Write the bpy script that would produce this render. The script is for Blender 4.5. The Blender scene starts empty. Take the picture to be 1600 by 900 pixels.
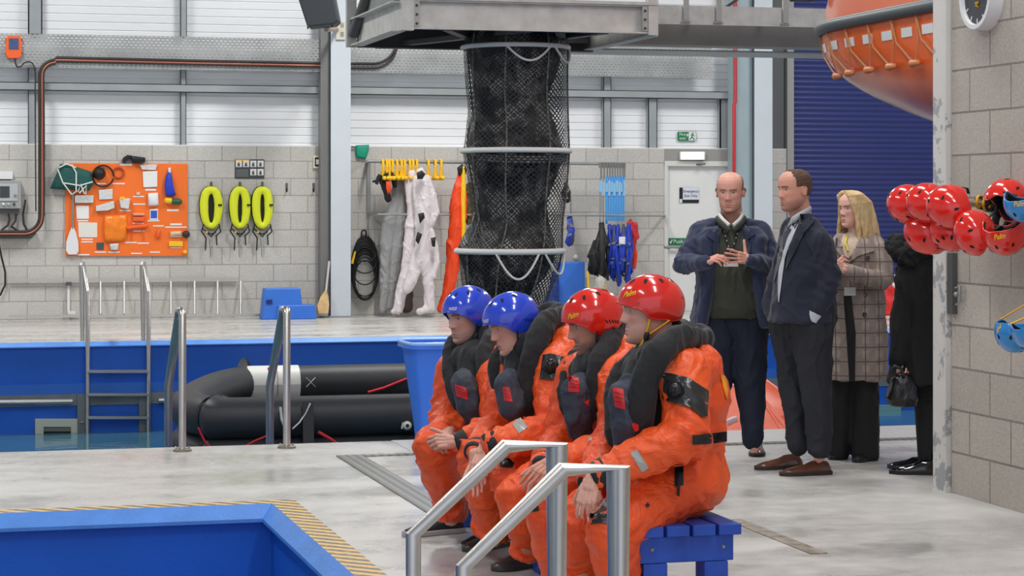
import bpy, bmesh, math, random
from math import sin, cos, pi, radians, sqrt, atan2, exp
from mathutils import Vector as V, Matrix, noise
from mathutils.bvhtree import BVHTree

S = bpy.context.scene
COL = S.collection
# ---------------------------------------------------------------- camera
F = 3400.0; H = 1.5545; HY = 314.0; YAW = radians(15.03)
CY, SY = cos(YAW), sin(YAW)
cam_d = bpy.data.cameras.new('camera'); cam = bpy.data.objects.new('camera', cam_d); COL.objects.link(cam)
cam.location = (0, 0, H); cam.rotation_euler = (pi/2, 0, -YAW)
cam_d.sensor_width = 36; cam_d.lens = 36*F/1600; cam_d.shift_y = (HY-450)/1600
cam_d.clip_end = 200
S.camera = cam
S.view_settings.view_transform = 'Standard'; S.view_settings.look = 'None'
S.view_settings.gamma = 1; S.view_settings.use_curve_mapping = False
S.view_settings.exposure = 0.0
# ---------------------------------------------------------------- world and lights
w = bpy.data.worlds.new('world'); S.world = w; w.use_nodes = True
w.node_tree.nodes['Background'].inputs[0].default_value = (0.80, 0.86, 1, 1)
w.node_tree.nodes['Background'].inputs[1].default_value = 1.05
def area(x, y, z, sx, sy, power, col=(1, .985, .96)):
    l = bpy.data.lights.new('strip_light', 'AREA'); l.shape = 'RECTANGLE'; l.size = sx; l.size_y = sy
    l.energy = power; l.color = col
    o = bpy.data.objects.new('strip_light', l); o.location = (x, y, z); COL.objects.link(o)
for (x, y, pw) in ((-1.5, 4, 130), (3.2, 4, 130), (-2, 12, 190), (4.2, 13, 190), (-1, 24.2, 400), (6, 24.2, 380), (13, 24, 300), (10, 16, 170), (3.4, 8.3, 110)):
    area(x, y, 6.9, .5, 3.2, pw)

# ---------------------------------------------------------------- pixel -> place helpers (1600x900 frame)
def P(px, py, d):                     # point seen at a pixel, at view depth d
    t = (px-800)/F
    return V((d*(t*CY+SY), d*(CY-t*SY), H-(py-HY)*d/F))
def PF(px, py, z=0.0):                # on a horizontal plane
    return P(px, py, (H-z)*F/(py-HY))
def PY(px, py, Y):                    # on the plane y = Y
    return P(px, py, Y/(CY-(px-800)/F*SY))
def PX(px, py, X):                    # on the plane x = X
    return P(px, py, X/((px-800)/F*CY+SY))

# ---------------------------------------------------------------- materials
def lin(c):
    return tuple(((v/255)/12.92 if v/255 <= .04045 else ((v/255+.055)/1.055)**2.4) for v in c)
MATS = {}
def mat(name, rgb, rough=.5, metal=0, bump=0, bscale=40, vary=0, vscale=4, spec=.5, coat=0, rgb2=None, emit=0, trans=0, alpha=1, sheen=0):
    """procedural principled material: base colour varied by noise, fine noise bump"""
    if name in MATS: return MATS[name]
    m = bpy.data.materials.new(name); m.use_nodes = True; nt = m.node_tree; b = nt.nodes['Principled BSDF']
    c = lin(rgb)
    b.inputs['Base Color'].default_value = (*c, 1); b.inputs['Roughness'].default_value = rough
    b.inputs['Metallic'].default_value = metal; b.inputs['Specular IOR Level'].default_value = spec
    b.inputs['Coat Weight'].default_value = coat; b.inputs['Coat Roughness'].default_value = .08
    b.inputs['Transmission Weight'].default_value = trans; b.inputs['Alpha'].default_value = alpha
    if sheen: b.inputs['Sheen Weight'].default_value = sheen
    if emit: b.inputs['Emission Color'].default_value = (*c, 1); b.inputs['Emission Strength'].default_value = emit
    tc = nt.nodes.new('ShaderNodeTexCoord')
    if vary or rgb2:
        n = nt.nodes.new('ShaderNodeTexNoise'); n.inputs['Scale'].default_value = vscale; n.inputs['Detail'].default_value = 5
        nt.links.new(tc.outputs['Object'], n.inputs['Vector'])
        r = nt.nodes.new('ShaderNodeMapRange'); r.inputs[1].default_value = .3; r.inputs[2].default_value = .7
        nt.links.new(n.outputs[0], r.inputs[0])
        mx = nt.nodes.new('ShaderNodeMix'); mx.data_type = 'RGBA'
        c2 = lin(rgb2) if rgb2 else tuple(v*(1-vary) for v in c)
        c1 = c if rgb2 else tuple(min(1, v*(1+vary*.6)) for v in c)
        mx.inputs[6].default_value = (*c2, 1); mx.inputs[7].default_value = (*c1, 1)
        nt.links.new(r.outputs[0], mx.inputs[0]); nt.links.new(mx.outputs[2], b.inputs['Base Color'])
    if bump:
        n = nt.nodes.new('ShaderNodeTexNoise'); n.inputs['Scale'].default_value = bscale; n.inputs['Detail'].default_value = 4
        nt.links.new(tc.outputs['Object'], n.inputs['Vector'])
        bp = nt.nodes.new('ShaderNodeBump'); bp.inputs['Strength'].default_value = bump; bp.inputs['Distance'].default_value = .01
        nt.links.new(n.outputs[0], bp.inputs['Height']); nt.links.new(bp.outputs[0], b.inputs['Normal'])
    MATS[name] = m
    return m
class NT:                              # tiny node helper
    def __init__(s, name):
        s.m = bpy.data.materials.new(name); s.m.use_nodes = True; s.t = s.m.node_tree; s.b = s.t.nodes['Principled BSDF']; MATS[name] = s.m
    def n(s, kind, **kw):
        nd = s.t.nodes.new('ShaderNode'+kind)
        for k, v in kw.items():
            if k.startswith('i_'):
                key = k[2:]; key = int(key) if key.isdigit() else key.replace('_', ' ')
                nd.inputs[key].default_value = v
            else: setattr(nd, k, v)
        return nd
    def l(s, a, b): s.t.links.new(a, b)
    def mix(s, fac, a, b, blend='MIX'):
        m = s.n('Mix', data_type='RGBA', blend_type=blend)
        for sock, v in ((m.inputs[0], fac), (m.inputs[6], a), (m.inputs[7], b)):
            if isinstance(v, bpy.types.NodeSocket): s.l(v, sock)
            elif isinstance(v, (int, float)): sock.default_value = v
            else: sock.default_value = (*v, 1) if len(v) == 3 else v
        return m.outputs[2]
    def math(s, op, a, b=0.0, c=None):
        m = s.n('Math', operation=op)
        for i, v in enumerate((a, b) if c is None else (a, b, c)):
            if isinstance(v, bpy.types.NodeSocket): s.l(v, m.inputs[i])
            else: m.inputs[i].default_value = v
        return m.outputs[0]
    def rng(s, x, a, b, c=0, d=1):
        m = s.n('MapRange', i_1=a, i_2=b, i_3=c, i_4=d); s.l(x, m.inputs[0]); return m.outputs[0]
    def noise(s, vec, scale, detail=4, rough=.5):
        m = s.n('TexNoise', i_Scale=scale, i_Detail=detail, i_Roughness=rough); s.l(vec, m.inputs['Vector']); return m.outputs[0]
    def bump(s, h, strength=.3, dist=.01):
        m = s.n('Bump', i_Strength=strength, i_Distance=dist); s.l(h, m.inputs['Height']); s.l(m.outputs[0], s.b.inputs['Normal'])

def block_mat(name, ax, off_u, off_z, bw, bh, c1, c2, cm, dark=0):
    q = NT(name); g = q.n('NewGeometry'); sp = q.n('SeparateXYZ'); q.l(g.outputs['Position'], sp.inputs[0])
    cb = q.n('CombineXYZ'); q.l(q.math('SUBTRACT', sp.outputs[ax], off_u), cb.inputs[0]); q.l(q.math('SUBTRACT', sp.outputs[2], off_z), cb.inputs[1])
    br = q.n('TexBrick', offset=.5, i_Scale=1.0, i_Mortar_Size=.0065, i_Mortar_Smooth=.3, i_Bias=0.0, i_Brick_Width=bw, i_Row_Height=bh)
    br.inputs['Color1'].default_value = (*lin(c1), 1); br.inputs['Color2'].default_value = (*lin(c2), 1); br.inputs['Mortar'].default_value = (*lin(cm), 1)
    q.l(cb.outputs[0], br.inputs['Vector'])
    n1 = q.noise(g.outputs['Position'], 2.2, 5, .6); n2 = q.noise(g.outputs['Position'], 90, 3)
    c = q.mix(q.rng(n1, .3, .75, 0, .45), br.outputs[0], lin(c2), 'MIX')
    c = q.mix(.16, c, q.mix(q.rng(n2, .3, .7), (.1, .1, .1), (1, 1, 1)), 'OVERLAY')
    q.l(c, q.b.inputs['Base Color']); q.b.inputs['Roughness'].default_value = .85
    h = q.math('ADD', q.math('MULTIPLY', br.outputs[1], -1.0), q.math('MULTIPLY', n2, .25)); q.bump(h, .5, .008)
    return q.m

# ---------------------------------------------------------------- mesh builder
ORG = {}
class MB:
    def __init__(s): s.v = []; s.f = []
    def add(s, vs, fs):
        n = len(s.v); s.v += [V(p) for p in vs]; s.f += [tuple(i+n for i in f) for f in fs]; return s
    def box(s, a, b):
        (x0, y0, z0), (x1, y1, z1) = a, b
        return s.add([(x0,y0,z0),(x1,y0,z0),(x1,y1,z0),(x0,y1,z0),(x0,y0,z1),(x1,y0,z1),(x1,y1,z1),(x0,y1,z1)],
                     [(0,3,2,1),(4,5,6,7),(0,1,5,4),(1,2,6,5),(2,3,7,6),(3,0,4,7)])
    def obox(s, c, ux, uy, uz):        # oriented box: centre and three half vectors
        c, ux, uy, uz = V(c), V(ux), V(uy), V(uz)
        return s.add([c+ux*i+uy*j+uz*k for k in (-1,1) for (i,j) in ((-1,-1),(1,-1),(1,1),(-1,1))],
                     [(0,3,2,1),(4,5,6,7),(0,1,5,4),(1,2,6,5),(2,3,7,6),(3,0,4,7)])
    def beam(s, a, b, w, h, up=(0,0,1)):   # bar from a to b, width w (sideways) height h
        a, b = V(a), V(b); d = (b-a).normalized(); r = d.cross(V(up)).normalized(); u = r.cross(d)
        return s.obox((a+b)/2, (b-a)/2, r*w/2, u*h/2)
    def rings(s, rs, cap=True, closed=False):
        n = len(rs[0]); base = len(s.v)
        vs = [p for r in rs for p in r]; fs = []
        m = len(rs)
        for i in range(m-1 if not closed else m):
            for j in range(n):
                fs.append((i*n+j, i*n+(j+1) % n, ((i+1) % m)*n+(j+1) % n, ((i+1) % m)*n+j))
        if cap and not closed:
            fs.append(tuple(reversed(range(n)))); fs.append(tuple((m-1)*n+j for j in range(n)))
        return s.add(vs, fs)
    def tube(s, pts, r, seg=10, cap=True, flat=1.0, up=None, closed=False):
        pts = [V(p) for p in pts]; n = len(pts); rs = r if isinstance(r, (list, tuple)) else [r]*n
        ref = None; out = []
        for i, p in enumerate(pts):
            a = pts[i-1] if (i or closed) else p; b = pts[(i+1) % n] if (i < n-1 or closed) else p
            d = (b-a).normalized() if (b-a).length > 1e-9 else V((0, 0, 1))
            if up is not None: ref = V(up)
            elif ref is None: ref = V((0, 0, 1)) if abs(d.z) < .9 else V((1, 0, 0))
            u = (ref-d*ref.dot(d))
            if u.length < 1e-6: u = d.orthogonal()
            u.normalize(); w_ = d.cross(u)
            if up is None: ref = u
            k = 1.0
            if 0 < i < n-1 or closed:      # mitre
                d0 = (p-a).normalized(); cs = max(.5, d0.dot(d)); k = 1/cs if cs < .999 else 1
            out.append([p+(u*cos(t)*flat*rs[i]+w_*sin(t)*rs[i])*(k if k < 1.5 else 1.5) for t in (2*pi*j/seg for j in range(seg))])
        return s.rings(out, cap, closed)
    def sph(s, c, r, nu=16, nv=10, R=None):
        c = V(c); r = (r, r, r) if isinstance(r, (int, float)) else r
        vs = []; fs = []
        for i in range(nv+1):
            a = pi*i/nv
            for j in range(nu):
                b = 2*pi*j/nu; p = V((r[0]*sin(a)*cos(b), r[1]*sin(a)*sin(b), r[2]*cos(a)))
                vs.append(c+(R @ p if R else p))
        for i in range(nv):
            for j in range(nu):
                q = (i*nu+j, i*nu+(j+1) % nu, (i+1)*nu+(j+1) % nu, (i+1)*nu+j)
                fs.append(tuple(reversed(q)))
        return s.add(vs, fs)
    def cap(s, a, b, ra, rb, seg=14):      # tapered capsule
        a, b = V(a), V(b); d = b-a; L = d.length
        if L < 1e-6: return s.sph(a, ra, seg, 8)
        d /= L; u = d.orthogonal().normalized(); w_ = d.cross(u); rs = []
        for k in range(1, 5): 
            t = pi/2*k/4.5; rs.append((a-d*ra*cos(t), ra*sin(t)))
        rs.append((a, ra)); rs.append((b, rb))
        for k in range(4, 0, -1):
            t = pi/2*k/4.5; rs.append((b+d*rb*cos(t), rb*sin(t)))
        return s.rings([[c+(u*cos(t)+w_*sin(t))*r for t in (2*pi*j/seg for j in range(seg))] for c, r in rs])
    def prism(s, pts, vec):                # extrude a planar polygon along vec
        n = len(pts); vec = V(vec); pts = [V(p) for p in pts]
        fs = [tuple(range(n)), tuple(n+i for i in reversed(range(n)))]
        fs += [(i, n+i, n+(i+1) % n, (i+1) % n) for i in range(n)]
        return s.add(pts+[p+vec for p in pts], fs)
    def grid(s, fn, nu, nv, thick=0):      # sheet from fn(i/nu, j/nv)
        pts = [[V(fn(i/nu, j/nv)) for j in range(nv+1)] for i in range(nu+1)]
        vs = [p for r in pts for p in r]; k = nv+1
        fs = [(i*k+j, (i+1)*k+j, (i+1)*k+j+1, i*k+j+1) for i in range(nu) for j in range(nv)]
        return s.add(vs, fs)
    def mesh(s, name):
        me = bpy.data.meshes.new(name); me.from_pydata([tuple(p) for p in s.v], [], s.f); me.validate()
        bm = bmesh.new(); bm.from_mesh(me); bmesh.ops.recalc_face_normals(bm, faces=bm.faces); bm.to_mesh(me); bm.free()
        return me
    def build(s, name, m, parent=None, smooth=None, bevel=0, thick=0):
        me = s.mesh(name)
        return link(me, name, m, parent, smooth, bevel, thick)
def link(me, name, m, parent=None, smooth=None, bevel=0, thick=0):
    o = bpy.data.objects.new(name, me)
    if parent is not None: org = ORG[parent.name]
    else:
        xs = [v.co for v in me.vertices]
        org = V(((min(p.x for p in xs)+max(p.x for p in xs))/2, (min(p.y for p in xs)+max(p.y for p in xs))/2, min(p.z for p in xs)))
        o.location = org
    me.transform(Matrix.Translation(-org))
    COL.objects.link(o); ORG[o.name] = org
    if parent is not None: o.parent = parent
    for mm in (m if isinstance(m, (list, tuple)) else [m]): me.materials.append(mm)
    if smooth:
        me.shade_smooth(); me.set_sharp_from_angle(angle=radians(smooth))
    if thick:
        md = o.modifiers.new('solid', 'SOLIDIFY'); md.thickness = thick; md.offset = 0
    if bevel:
        md = o.modifiers.new('bevel', 'BEVEL'); md.width = bevel; md.segments = 2; md.limit_method = 'ANGLE'; md.angle_limit = radians(40)
    return o
def tag(o, label, cat, group=None, kind=None):
    o['label'] = label; o['category'] = cat
    if group: o['group'] = group
    if kind: o['kind'] = kind
    return o
def struct(o): o['kind'] = 'structure'; return o
def thing(name, loc, label, cat, group=None):
    o = bpy.data.objects.new(name, None); o.location = V(loc); COL.objects.link(o); ORG[o.name] = V(loc)
    o.empty_display_size = .1
    return tag(o, label, cat, group)
def adopt(ch, par):
    org = ORG[ch.name]; ch.location = org-ORG[par.name]; ch.parent = par
    for k in ('label', 'category', 'group'):
        if k in ch: del ch[k]
    return ch
def copy_tree(o, parent=None):
    c = o.copy(); COL.objects.link(c); c.parent = parent
    ORG[c.name] = ORG[o.name].copy()
    for ch in list(o.children): copy_tree(ch, c)
    return c
def box_obj(name, a, b, m, parent=None, bevel=0): return MB().box(a, b).build(name, m, parent, bevel=bevel)
def wpoly(name, px, Y, th, m, parent=None, bevel=0, smooth=None):     # outline on the plane y=Y, depth th toward the viewer
    return MB().prism([PY(x, y, Y-th) for x, y in px], (0, th, 0)).build(name, m, parent, smooth, bevel)
def wrect(name, x0, y0, x1, y1, Y, th, m, parent=None, bevel=0):
    return wpoly(name, [(x0,y0),(x1,y0),(x1,y1),(x0,y1)], Y, th, m, parent, bevel)
def text(name, s, loc, size, rot, m, parent, ext=.0008, shear=0, align='CENTER', sx=1):
    cu = bpy.data.curves.new(name, 'FONT'); cu.body = s; cu.size = size; cu.extrude = ext; cu.align_x = align; cu.align_y = 'CENTER'; cu.shear = shear
    cu.resolution_u = 3
    ob = bpy.data.objects.new(name, cu); COL.objects.link(ob)
    dg = bpy.context.evaluated_depsgraph_get(); dg.update()
    me = bpy.data.meshes.new_from_object(ob.evaluated_get(dg)); bpy.data.objects.remove(ob)
    for v in me.vertices: v.co.x *= sx
    me.transform(Matrix.Translation(V(loc)) @ rot)
    return link(me, name, m, parent)
RW = Matrix.Rotation(pi/2, 4, 'X')      # text standing on a wall that faces -y
# ================================================================ structure
YW = 28.95                                             # back wall face
M_blk = block_mat('far_block', 0, .10, .0166, .46, .23, (199,196,190), (187,184,178), (150,147,142))
M_blkR = block_mat('near_block', 1, 9.934, -.005, .45, .225, (188,181,171), (174,167,157), (128,121,114))
def floor_material():
    q = NT('wet_concrete'); g = q.n('NewGeometry'); p = g.outputs['Position']
    mp = q.n('Mapping'); mp.inputs['Scale'].default_value = (.45, 1.3, 1); q.l(p, mp.inputs[0])
    n1 = q.noise(mp.outputs[0], 1.1, 5, .5); n2 = q.noise(p, 7, 4, .5); n3 = q.noise(p, 120, 3)
    c = q.mix(q.rng(n1, .34, .66), lin((176,174,169)), lin((200,198,193)))
    c = q.mix(q.rng(n2, .35, .8, 0, .45), c, lin((210,208,204)))
    c = q.mix(.15, c, q.mix(q.rng(n3, .3, .7), (.15, .15, .15), (.9, .9, .9)), 'OVERLAY')
    q.l(c, q.b.inputs['Base Color'])
    q.l(q.math('ADD', q.rng(n1, .38, .62, .14, .44), q.rng(n2, .3, .7, -.06, .10)), q.b.inputs['Roughness'])
    q.b.inputs['Specular IOR Level'].default_value = .5
    q.bump(q.math('ADD', q.math('MULTIPLY', n3, .4), n2), .22, .006); return q.m
M_floor = floor_material()
M_poolblue = mat('pool_blue_paint', (20,98,208), .45, bump=.12, bscale=60, vary=.10, vscale=2)
M_lip = mat('pool_lip_lit_blue', (84,146,230), .45, bump=.2, bscale=50, vary=.12, vscale=6)  # pool blue with the brightness of the upward-facing lip put into the colour
PX1, PY1 = 1.70, 11.08                                 # near pool inner corner
FY0, FY1 = 13.82, 24.35                                # far pool near and far edge
XL, XR, YB, ZC = -9.0, 19.0, -3.0, 7.6
def slab(a, b): return MB().box(a, b)
fl = MB()
fl.box((PX1, YB, -.3), (XR, FY0, 0)); fl.box((XL, PY1, -.3), (PX1, FY0, 0)); fl.box((XL, FY1, -.3), (XR, YW, 0))
struct(fl.build('floor', M_floor))
# far pool shell: walls and bottom
pw = MB()
pw.box((XL, FY1-.008, -2.6), (XR, FY1+.2, -.045)); pw.box((XL, FY0-.2, -2.6), (XR, FY0-.001, -.301)); pw.box((XL, FY0, -2.7), (XR, FY1, -2.6))
struct(pw.build('trim_1', M_poolblue))
lp = MB()                                              # far pool chamfered lip
lp.prism([V((XL, FY1, -.052)), V((XL, FY1-.05, -.052)), V((XL, FY1-.05, -.04)), V((XL, FY1, .004)), V((XL, FY1+.05, .004)), V((XL, FY1+.05, -.04)), V((XL, FY1, -.04))], (XR-XL, 0, 0))
struct(lp.build('trim_2', M_lip))
# near pool shell
pn = MB()
pn.box((XL, PY1, -2.6), (PX1, PY1+.2, -.301)); pn.box((XL, PY1-.001, -2.6), (PX1, PY1+.02, -.05)); pn.box((PX1-.001, YB, -2.6), (PX1+.02, PY1, -.05)); pn.box((XL, YB, -2.7), (PX1, PY1, -2.6))
pn.box((PX1, YB, -2.6), (PX1+.2, PY1, -.301))
struct(pn.build('trim_3', M_poolblue))
c = MB(); k = .055
c.add([(XL,PY1+.004,.006),(PX1+.004,PY1+.004,.006),(PX1-k,PY1-k,-.062),(XL,PY1-k,-.062),(PX1+.004,YB,.006),(PX1-k,YB,-.062),
       (XL,PY1+.004,-.08),(PX1+.004,PY1+.004,-.08),(PX1-k,PY1-k,-.08),(XL,PY1-k,-.08),(PX1+.004,YB,-.08),(PX1-k,YB,-.08)],
      [(0,1,2,3),(1,4,5,2),(3,2,8,9),(2,5,11,8),(0,1,7,6),(1,4,10,7),(6,7,8,9),(7,10,11,8)])
struct(c.build('trim_4', M_lip))
def hazard():
    q = NT('hazard_stripe_paint'); g = q.n('NewGeometry'); sp = q.n('SeparateXYZ'); q.l(g.outputs['Position'], sp.inputs[0])
    s_ = q.math('ADD', sp.outputs[0], q.math('MULTIPLY', sp.outputs[1], 1.0))
    f = q.math('FRACT', q.math('MULTIPLY', s_, 8.8)); n = q.noise(g.outputs['Position'], 30, 5, .7)
    st = q.math('GREATER_THAN', q.math('ADD', f, q.rng(n, .3, .7, -.08, .08)), .5)
    c = q.mix(st, lin((112,104,92)), lin((226,186,104)))
    c = q.mix(q.rng(n, .54, .60, 0, .55), c, lin((176,172,164)))
    q.l(c, q.b.inputs['Base Color']); q.b.inputs['Roughness'].default_value = .5; return q.m
hz = MB(); hb = .135
hz.box((XL, PY1+.004, .0), (PX1+.004+hb, PY1+.004+hb, .004)); hz.box((PX1+.004, YB, .0), (PX1+.004+hb, PY1+.004, .004))
struct(hz.build('trim_5', hazard()))
# water
def water_mat():
    q = NT('pool_water'); g = q.n('NewGeometry'); b = q.b
    b.inputs['Base Color'].default_value = (.42, .68, .78, 1); b.inputs['Roughness'].default_value = .03
    b.inputs['Transmission Weight'].default_value = .55; b.inputs['IOR'].default_value = 1.33
    b.inputs['Base Color'].default_value = (.10, .30, .42, 1)
    mp = q.n('Mapping'); mp.inputs['Scale'].default_value = (.7, 2.2, 1); q.l(g.outputs['Position'], mp.inputs[0])
    q.bump(q.noise(mp.outputs[0], 3, 3), .25, .02); return q.m
M_water = water_mat()
wt = MB(); wt.box((XL, FY0, -1.5), (XR, FY1, -.99)); struct(wt.build('water_far', M_water))
wt = MB(); wt.box((XL, YB, -2.0), (PX1-.01, PY1-.01, -1.4)); struct(wt.build('water_near', M_water))
# back wall: block plinth, openings for the exit door and the roller door
ZT = 2.286
DX0, DX1 = PY(1038, 400, YW).x, PY(1147, 400, YW).x    # exit door opening
RX0 = PY(1229, 400, YW).x                              # roller door opening
wb = MB()
wb.box((XL, YW, -.3), (DX0, YW+.25, ZT)); wb.box((DX1, YW, -.3), (RX0, YW+.25, ZT)); wb.box((DX0, YW, ZT-.17), (DX1, YW+.25, ZT)); wb.box((DX0, YW+.12, -.3), (DX1, YW+.25, ZT-.17))
struct(wb.build('wall_back', M_blk))
M_clad = mat('white_cladding_panel', (236,238,240), .38, vary=.03, vscale=1)
cl = MB(); z = ZT-.05; r = .105; yf = YW+.14
prof = []
while z < ZC:
    prof += [(yf, z), (yf, z+r-.020), (yf+.012, z+r-.016), (yf+.012, z+r-.004)]; z += r
def clad(x0, x1, nm):
    m = MB(); n = len(prof)
    vs = [(x0, a, b) for a, b in prof]+[(x1, a, b) for a, b in prof]+[(x0, yf+.1, prof[0][1]), (x0, yf+.1, prof[-1][1]), (x1, yf+.1, prof[0][1]), (x1, yf+.1, prof[-1][1])]
    fs = [(i, i+1, n+i+1, n+i) for i in range(n-1)]+[(2*n, 2*n+1, 2*n+3, 2*n+2), (0, 2*n, 2*n+2, n), (n-1, 2*n-1, 2*n+3, 2*n+1)]
    m.add(vs, fs); return struct(m.build(nm, M_clad))
clad(XL, RX0-.25, 'wall_back_upper')
struct(box_obj('floor_ledge', (XL, YW, ZT), (RX0, YW+.14, ZT+.012), mat('ledge_white', (225,225,222), .6)))
bpy.data.objects['floor_ledge'].name = 'trim_6'
# roller door, all across the back right
def rollers():
    m = MB(); x0, x1, y = RX0+.09, XR, YW+.05; rs = []; z = .49; P_ = []
    while z < 4.9:
        for k in range(6):
            a = k/6; P_.append((y-.016*sin(pi*min(1, a*1.35)) if a*1.35 < 1 else y+.004, z+.076*a))
        z += .076
    n = len(P_); m.add([(x0, a, b) for a, b in P_]+[(x1, a, b) for a, b in P_], [(i, i+1, n+i+1, n+i) for i in range(n-1)])
    return m
dr = rollers().build('door_2', mat('navy_roller_slats', (44,54,112), .34, vary=.06, vscale=.6), smooth=50); struct(dr)
M_gal = mat('galvanised_grey', (150,153,152), .5, metal=.35, bump=.08, bscale=30, vary=.14, vscale=3)
M_girt = mat('girt_grey', (158,164,166), .5, metal=.2, vary=.08)
M_dgrey = mat('dark_steel', (92,92,92), .55, metal=.2, vary=.12)
M_white = mat('white_paint', (232,234,236), .45, vary=.04, vscale=2)
fr = MB(); fr.box((RX0, YW-.03, 0), (RX0+.10, YW+.2, ZC)); struct(fr.build('trim_7', mat('frame_grey', (150,150,148), .5)))
fr = MB(); fr.box((RX0-.26, YW+.05, ZT), (RX0-.02, YW+.2, ZC)); struct(fr.build('trim_8', mat('dark_strip_grey', (96,98,100), .6)))  # plain dark grey strip left of the roller door frame
# low wall below the roller door (white band seen between the coats)
fr = MB(); fr.box((RX0+.1, YW-.02, 0), (XR, YW+.2, .49)); struct(fr.build('trim_9', M_white))
# right wall, its column, left wall, ceiling
XW = 5.27
struct(MB().box((XW, YB, -.3), (XW+.3, 10.59, 4.2)).build('wall_right', M_blkR))
def peel():
    q = NT('peeling_white_paint'); g = q.n('NewGeometry'); n = q.noise(g.outputs['Position'], 5, 7, .65); n2 = q.noise(g.outputs['Position'], 24, 5, .6)
    f = q.rng(q.math('ADD', n, q.math('MULTIPLY', n2, .25)), .68, .70)
    q.l(q.mix(f, lin((216,213,208)), lin((165,167,169))), q.b.inputs['Base Color']); q.b.inputs['Roughness'].default_value = .55
    q.bump(f, .5, .004); return q.m
cm = MB(); cm.box((XW-.012, 10.60, 0), (XW+.19, 10.79, ZC)); cm.box((XW-.03, 10.60, 0), (XW-.012, 10.61, 4))
struct(cm.build('trim_10', peel()))
struct(MB().box((XL-.2, YB, -2.7), (XL, YW, ZC)).build('wall_left', M_clad))
struct(MB().box((XR, YB, -2.7), (XR+.2, YW, ZC)).build('wall_far_right', M_clad))
struct(MB().box((XL, YB, ZC), (XR, YW+.3, ZC+.2)).build('ceiling', mat('ceiling_white', (205,208,210), .7)))
# far pool grey band with steel pipe (pool side rail), drains
M_band = mat('grey_pool_band', (122,128,130), .6, bump=.2, vary=.2)
zb0, zb1 = PY(100, 634, FY1-.02).z, PY(100, 616, FY1-.02).z
struct(MB().box((XL, FY1-.03, zb0), (XR, FY1, zb1)).build('trim_11', M_band))
zs = PY(100, 600, FY1).z
struct(MB().box((XL, FY1-.03, zb1), (XR, FY1, zs)).build('trim_12', mat('pool_blue_step', (44,110,208), .5, vary=.1)))
M_ss = mat('brushed_steel', (200,196,190), .33, metal=1, bump=.03, bscale=20, vary=.06, vscale=12)
def grate():
    q = NT('drain_grate'); g = q.n('NewGeometry'); w1 = q.n('TexWave', bands_direction='X', i_Scale=6.0); q.l(g.outputs['Position'], w1.inputs[0])
    w2 = q.n('TexWave', bands_direction='Y', i_Scale=14.0); q.l(g.outputs['Position'], w2.inputs[0])
    n = q.noise(g.outputs['Position'], 14, 4)
    q.l(q.mix(q.rng(q.math('ADD', w1.outputs[1], w2.outputs[1]), .3, 1.3), lin((64,66,66)), lin((138,138,134))), q.b.inputs['Base Color'])
    q.b.inputs['Roughness'].default_value = .4; q.bump(w2.outputs[1], .5, .01); return q.m
M_gr = grate()
struct(MB().box((2.40, 10.1, 0), (2.56, 13.07, .006)).build('trim_13', M_gr))
struct(MB().box((2.56, 13.0, 0), (9, 13.07, .006)).build('trim_14', M_gr))
struct(MB().box((3.75, 8.9, 0), (3.83, 9.95, .005)).build('trim_15', mat('worn_drain', (104,92,76), .5, bump=.6, bscale=40, rgb2=(168,160,148), vscale=12)))
struct(MB().box((2.9, 13.12, 0), (9, FY0, .004)).build('trim_16', mat('pale_coping', (206,205,202), .35, bump=.15, vary=.06)))
# ================================================================ back wall fittings
M_black = mat('black_rubber', (24,24,26), .55, bump=.1)
M_dkcable = mat('dark_cable', (52,44,42), .5)
M_copper = mat('copper_conduit', (176,112,92), .4, metal=.3)
M_orange = mat('orange_board', (246,116,34), .5, vary=.05)
M_ye = mat('yellow_plastic', (246,196,32), .4)
M_red = mat('red_paint', (196,44,52), .45)
M_pl = mat('white_plastic', (226,227,228), .4)
def post(nm, x0, x1, y0, y1, Y, dep, m, label, cat='post', lip=True):
    a, b = PY(x0, y1, Y), PY(x1, y0, Y)
    mb = MB(); w = b.x-a.x; t = max(.008, w*.08)
    # C section: web and two flanges
    mb.box((a.x, Y+dep-t, a.z), (b.x, Y+dep, b.z)); mb.box((a.x, Y, a.z), (a.x+t, Y+dep-t, b.z)); mb.box((b.x-t, Y, a.z), (b.x, Y+dep-t, b.z)); mb.box((a.x, Y, a.z), (b.x, Y+t, b.z)) if lip else 0
    o = mb.build(nm, m); tag(o, label, cat); return o
YG = YW+.02
# tall upright posts of the cladding frame
po = [(44,66,-60,52,'grey steel wall post above the cable tray at far left'), (44,56,104,228,'grey steel wall post below the cable tray at far left'),
      (282,292,-60,58,'grey steel wall post above the cable tray, right of the orange board'), (282,291,108,228,'grey steel wall post under the cable tray, above the right end of orange board'),
      (943,955,120,234,'grey wall post directly right of the black net chute'), (1013,1027,152,234,'grey wall post with dark side, left of the fire exit sign'),
      (1125,1146,152,234,'wide grey wall post right of the fire exit sign')]
for x0, x1, y0, y1, lb in po: post('wall_post', x0, x1, y0, y1, YG, .11, M_girt, lb)
g0, g1 = PY(0, 141, YG), PY(0, 128, YG)
xr_ = PY(1147, 150, YG).x
def gird(x0, x1, z0, z1, nm, lb):
    m = MB(); m.box((x0, YG-.06, z0), (x1, YG-.05, z1)); m.box((x0, YG-.06, z1-.01), (x1, YG+.112, z1)); m.box((x0, YG-.06, z0), (x1, YG+.112, z0+.01))
    tag(m.build(nm, M_girt), lb, 'beam')
XC0, XC1 = PY(503, 300, YW-.3).x, PY(548, 300, YW-.3).x
XD0, XD1 = PY(1148, 300, YW-.3).x, PY(1207, 300, YW-.3).x
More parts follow.
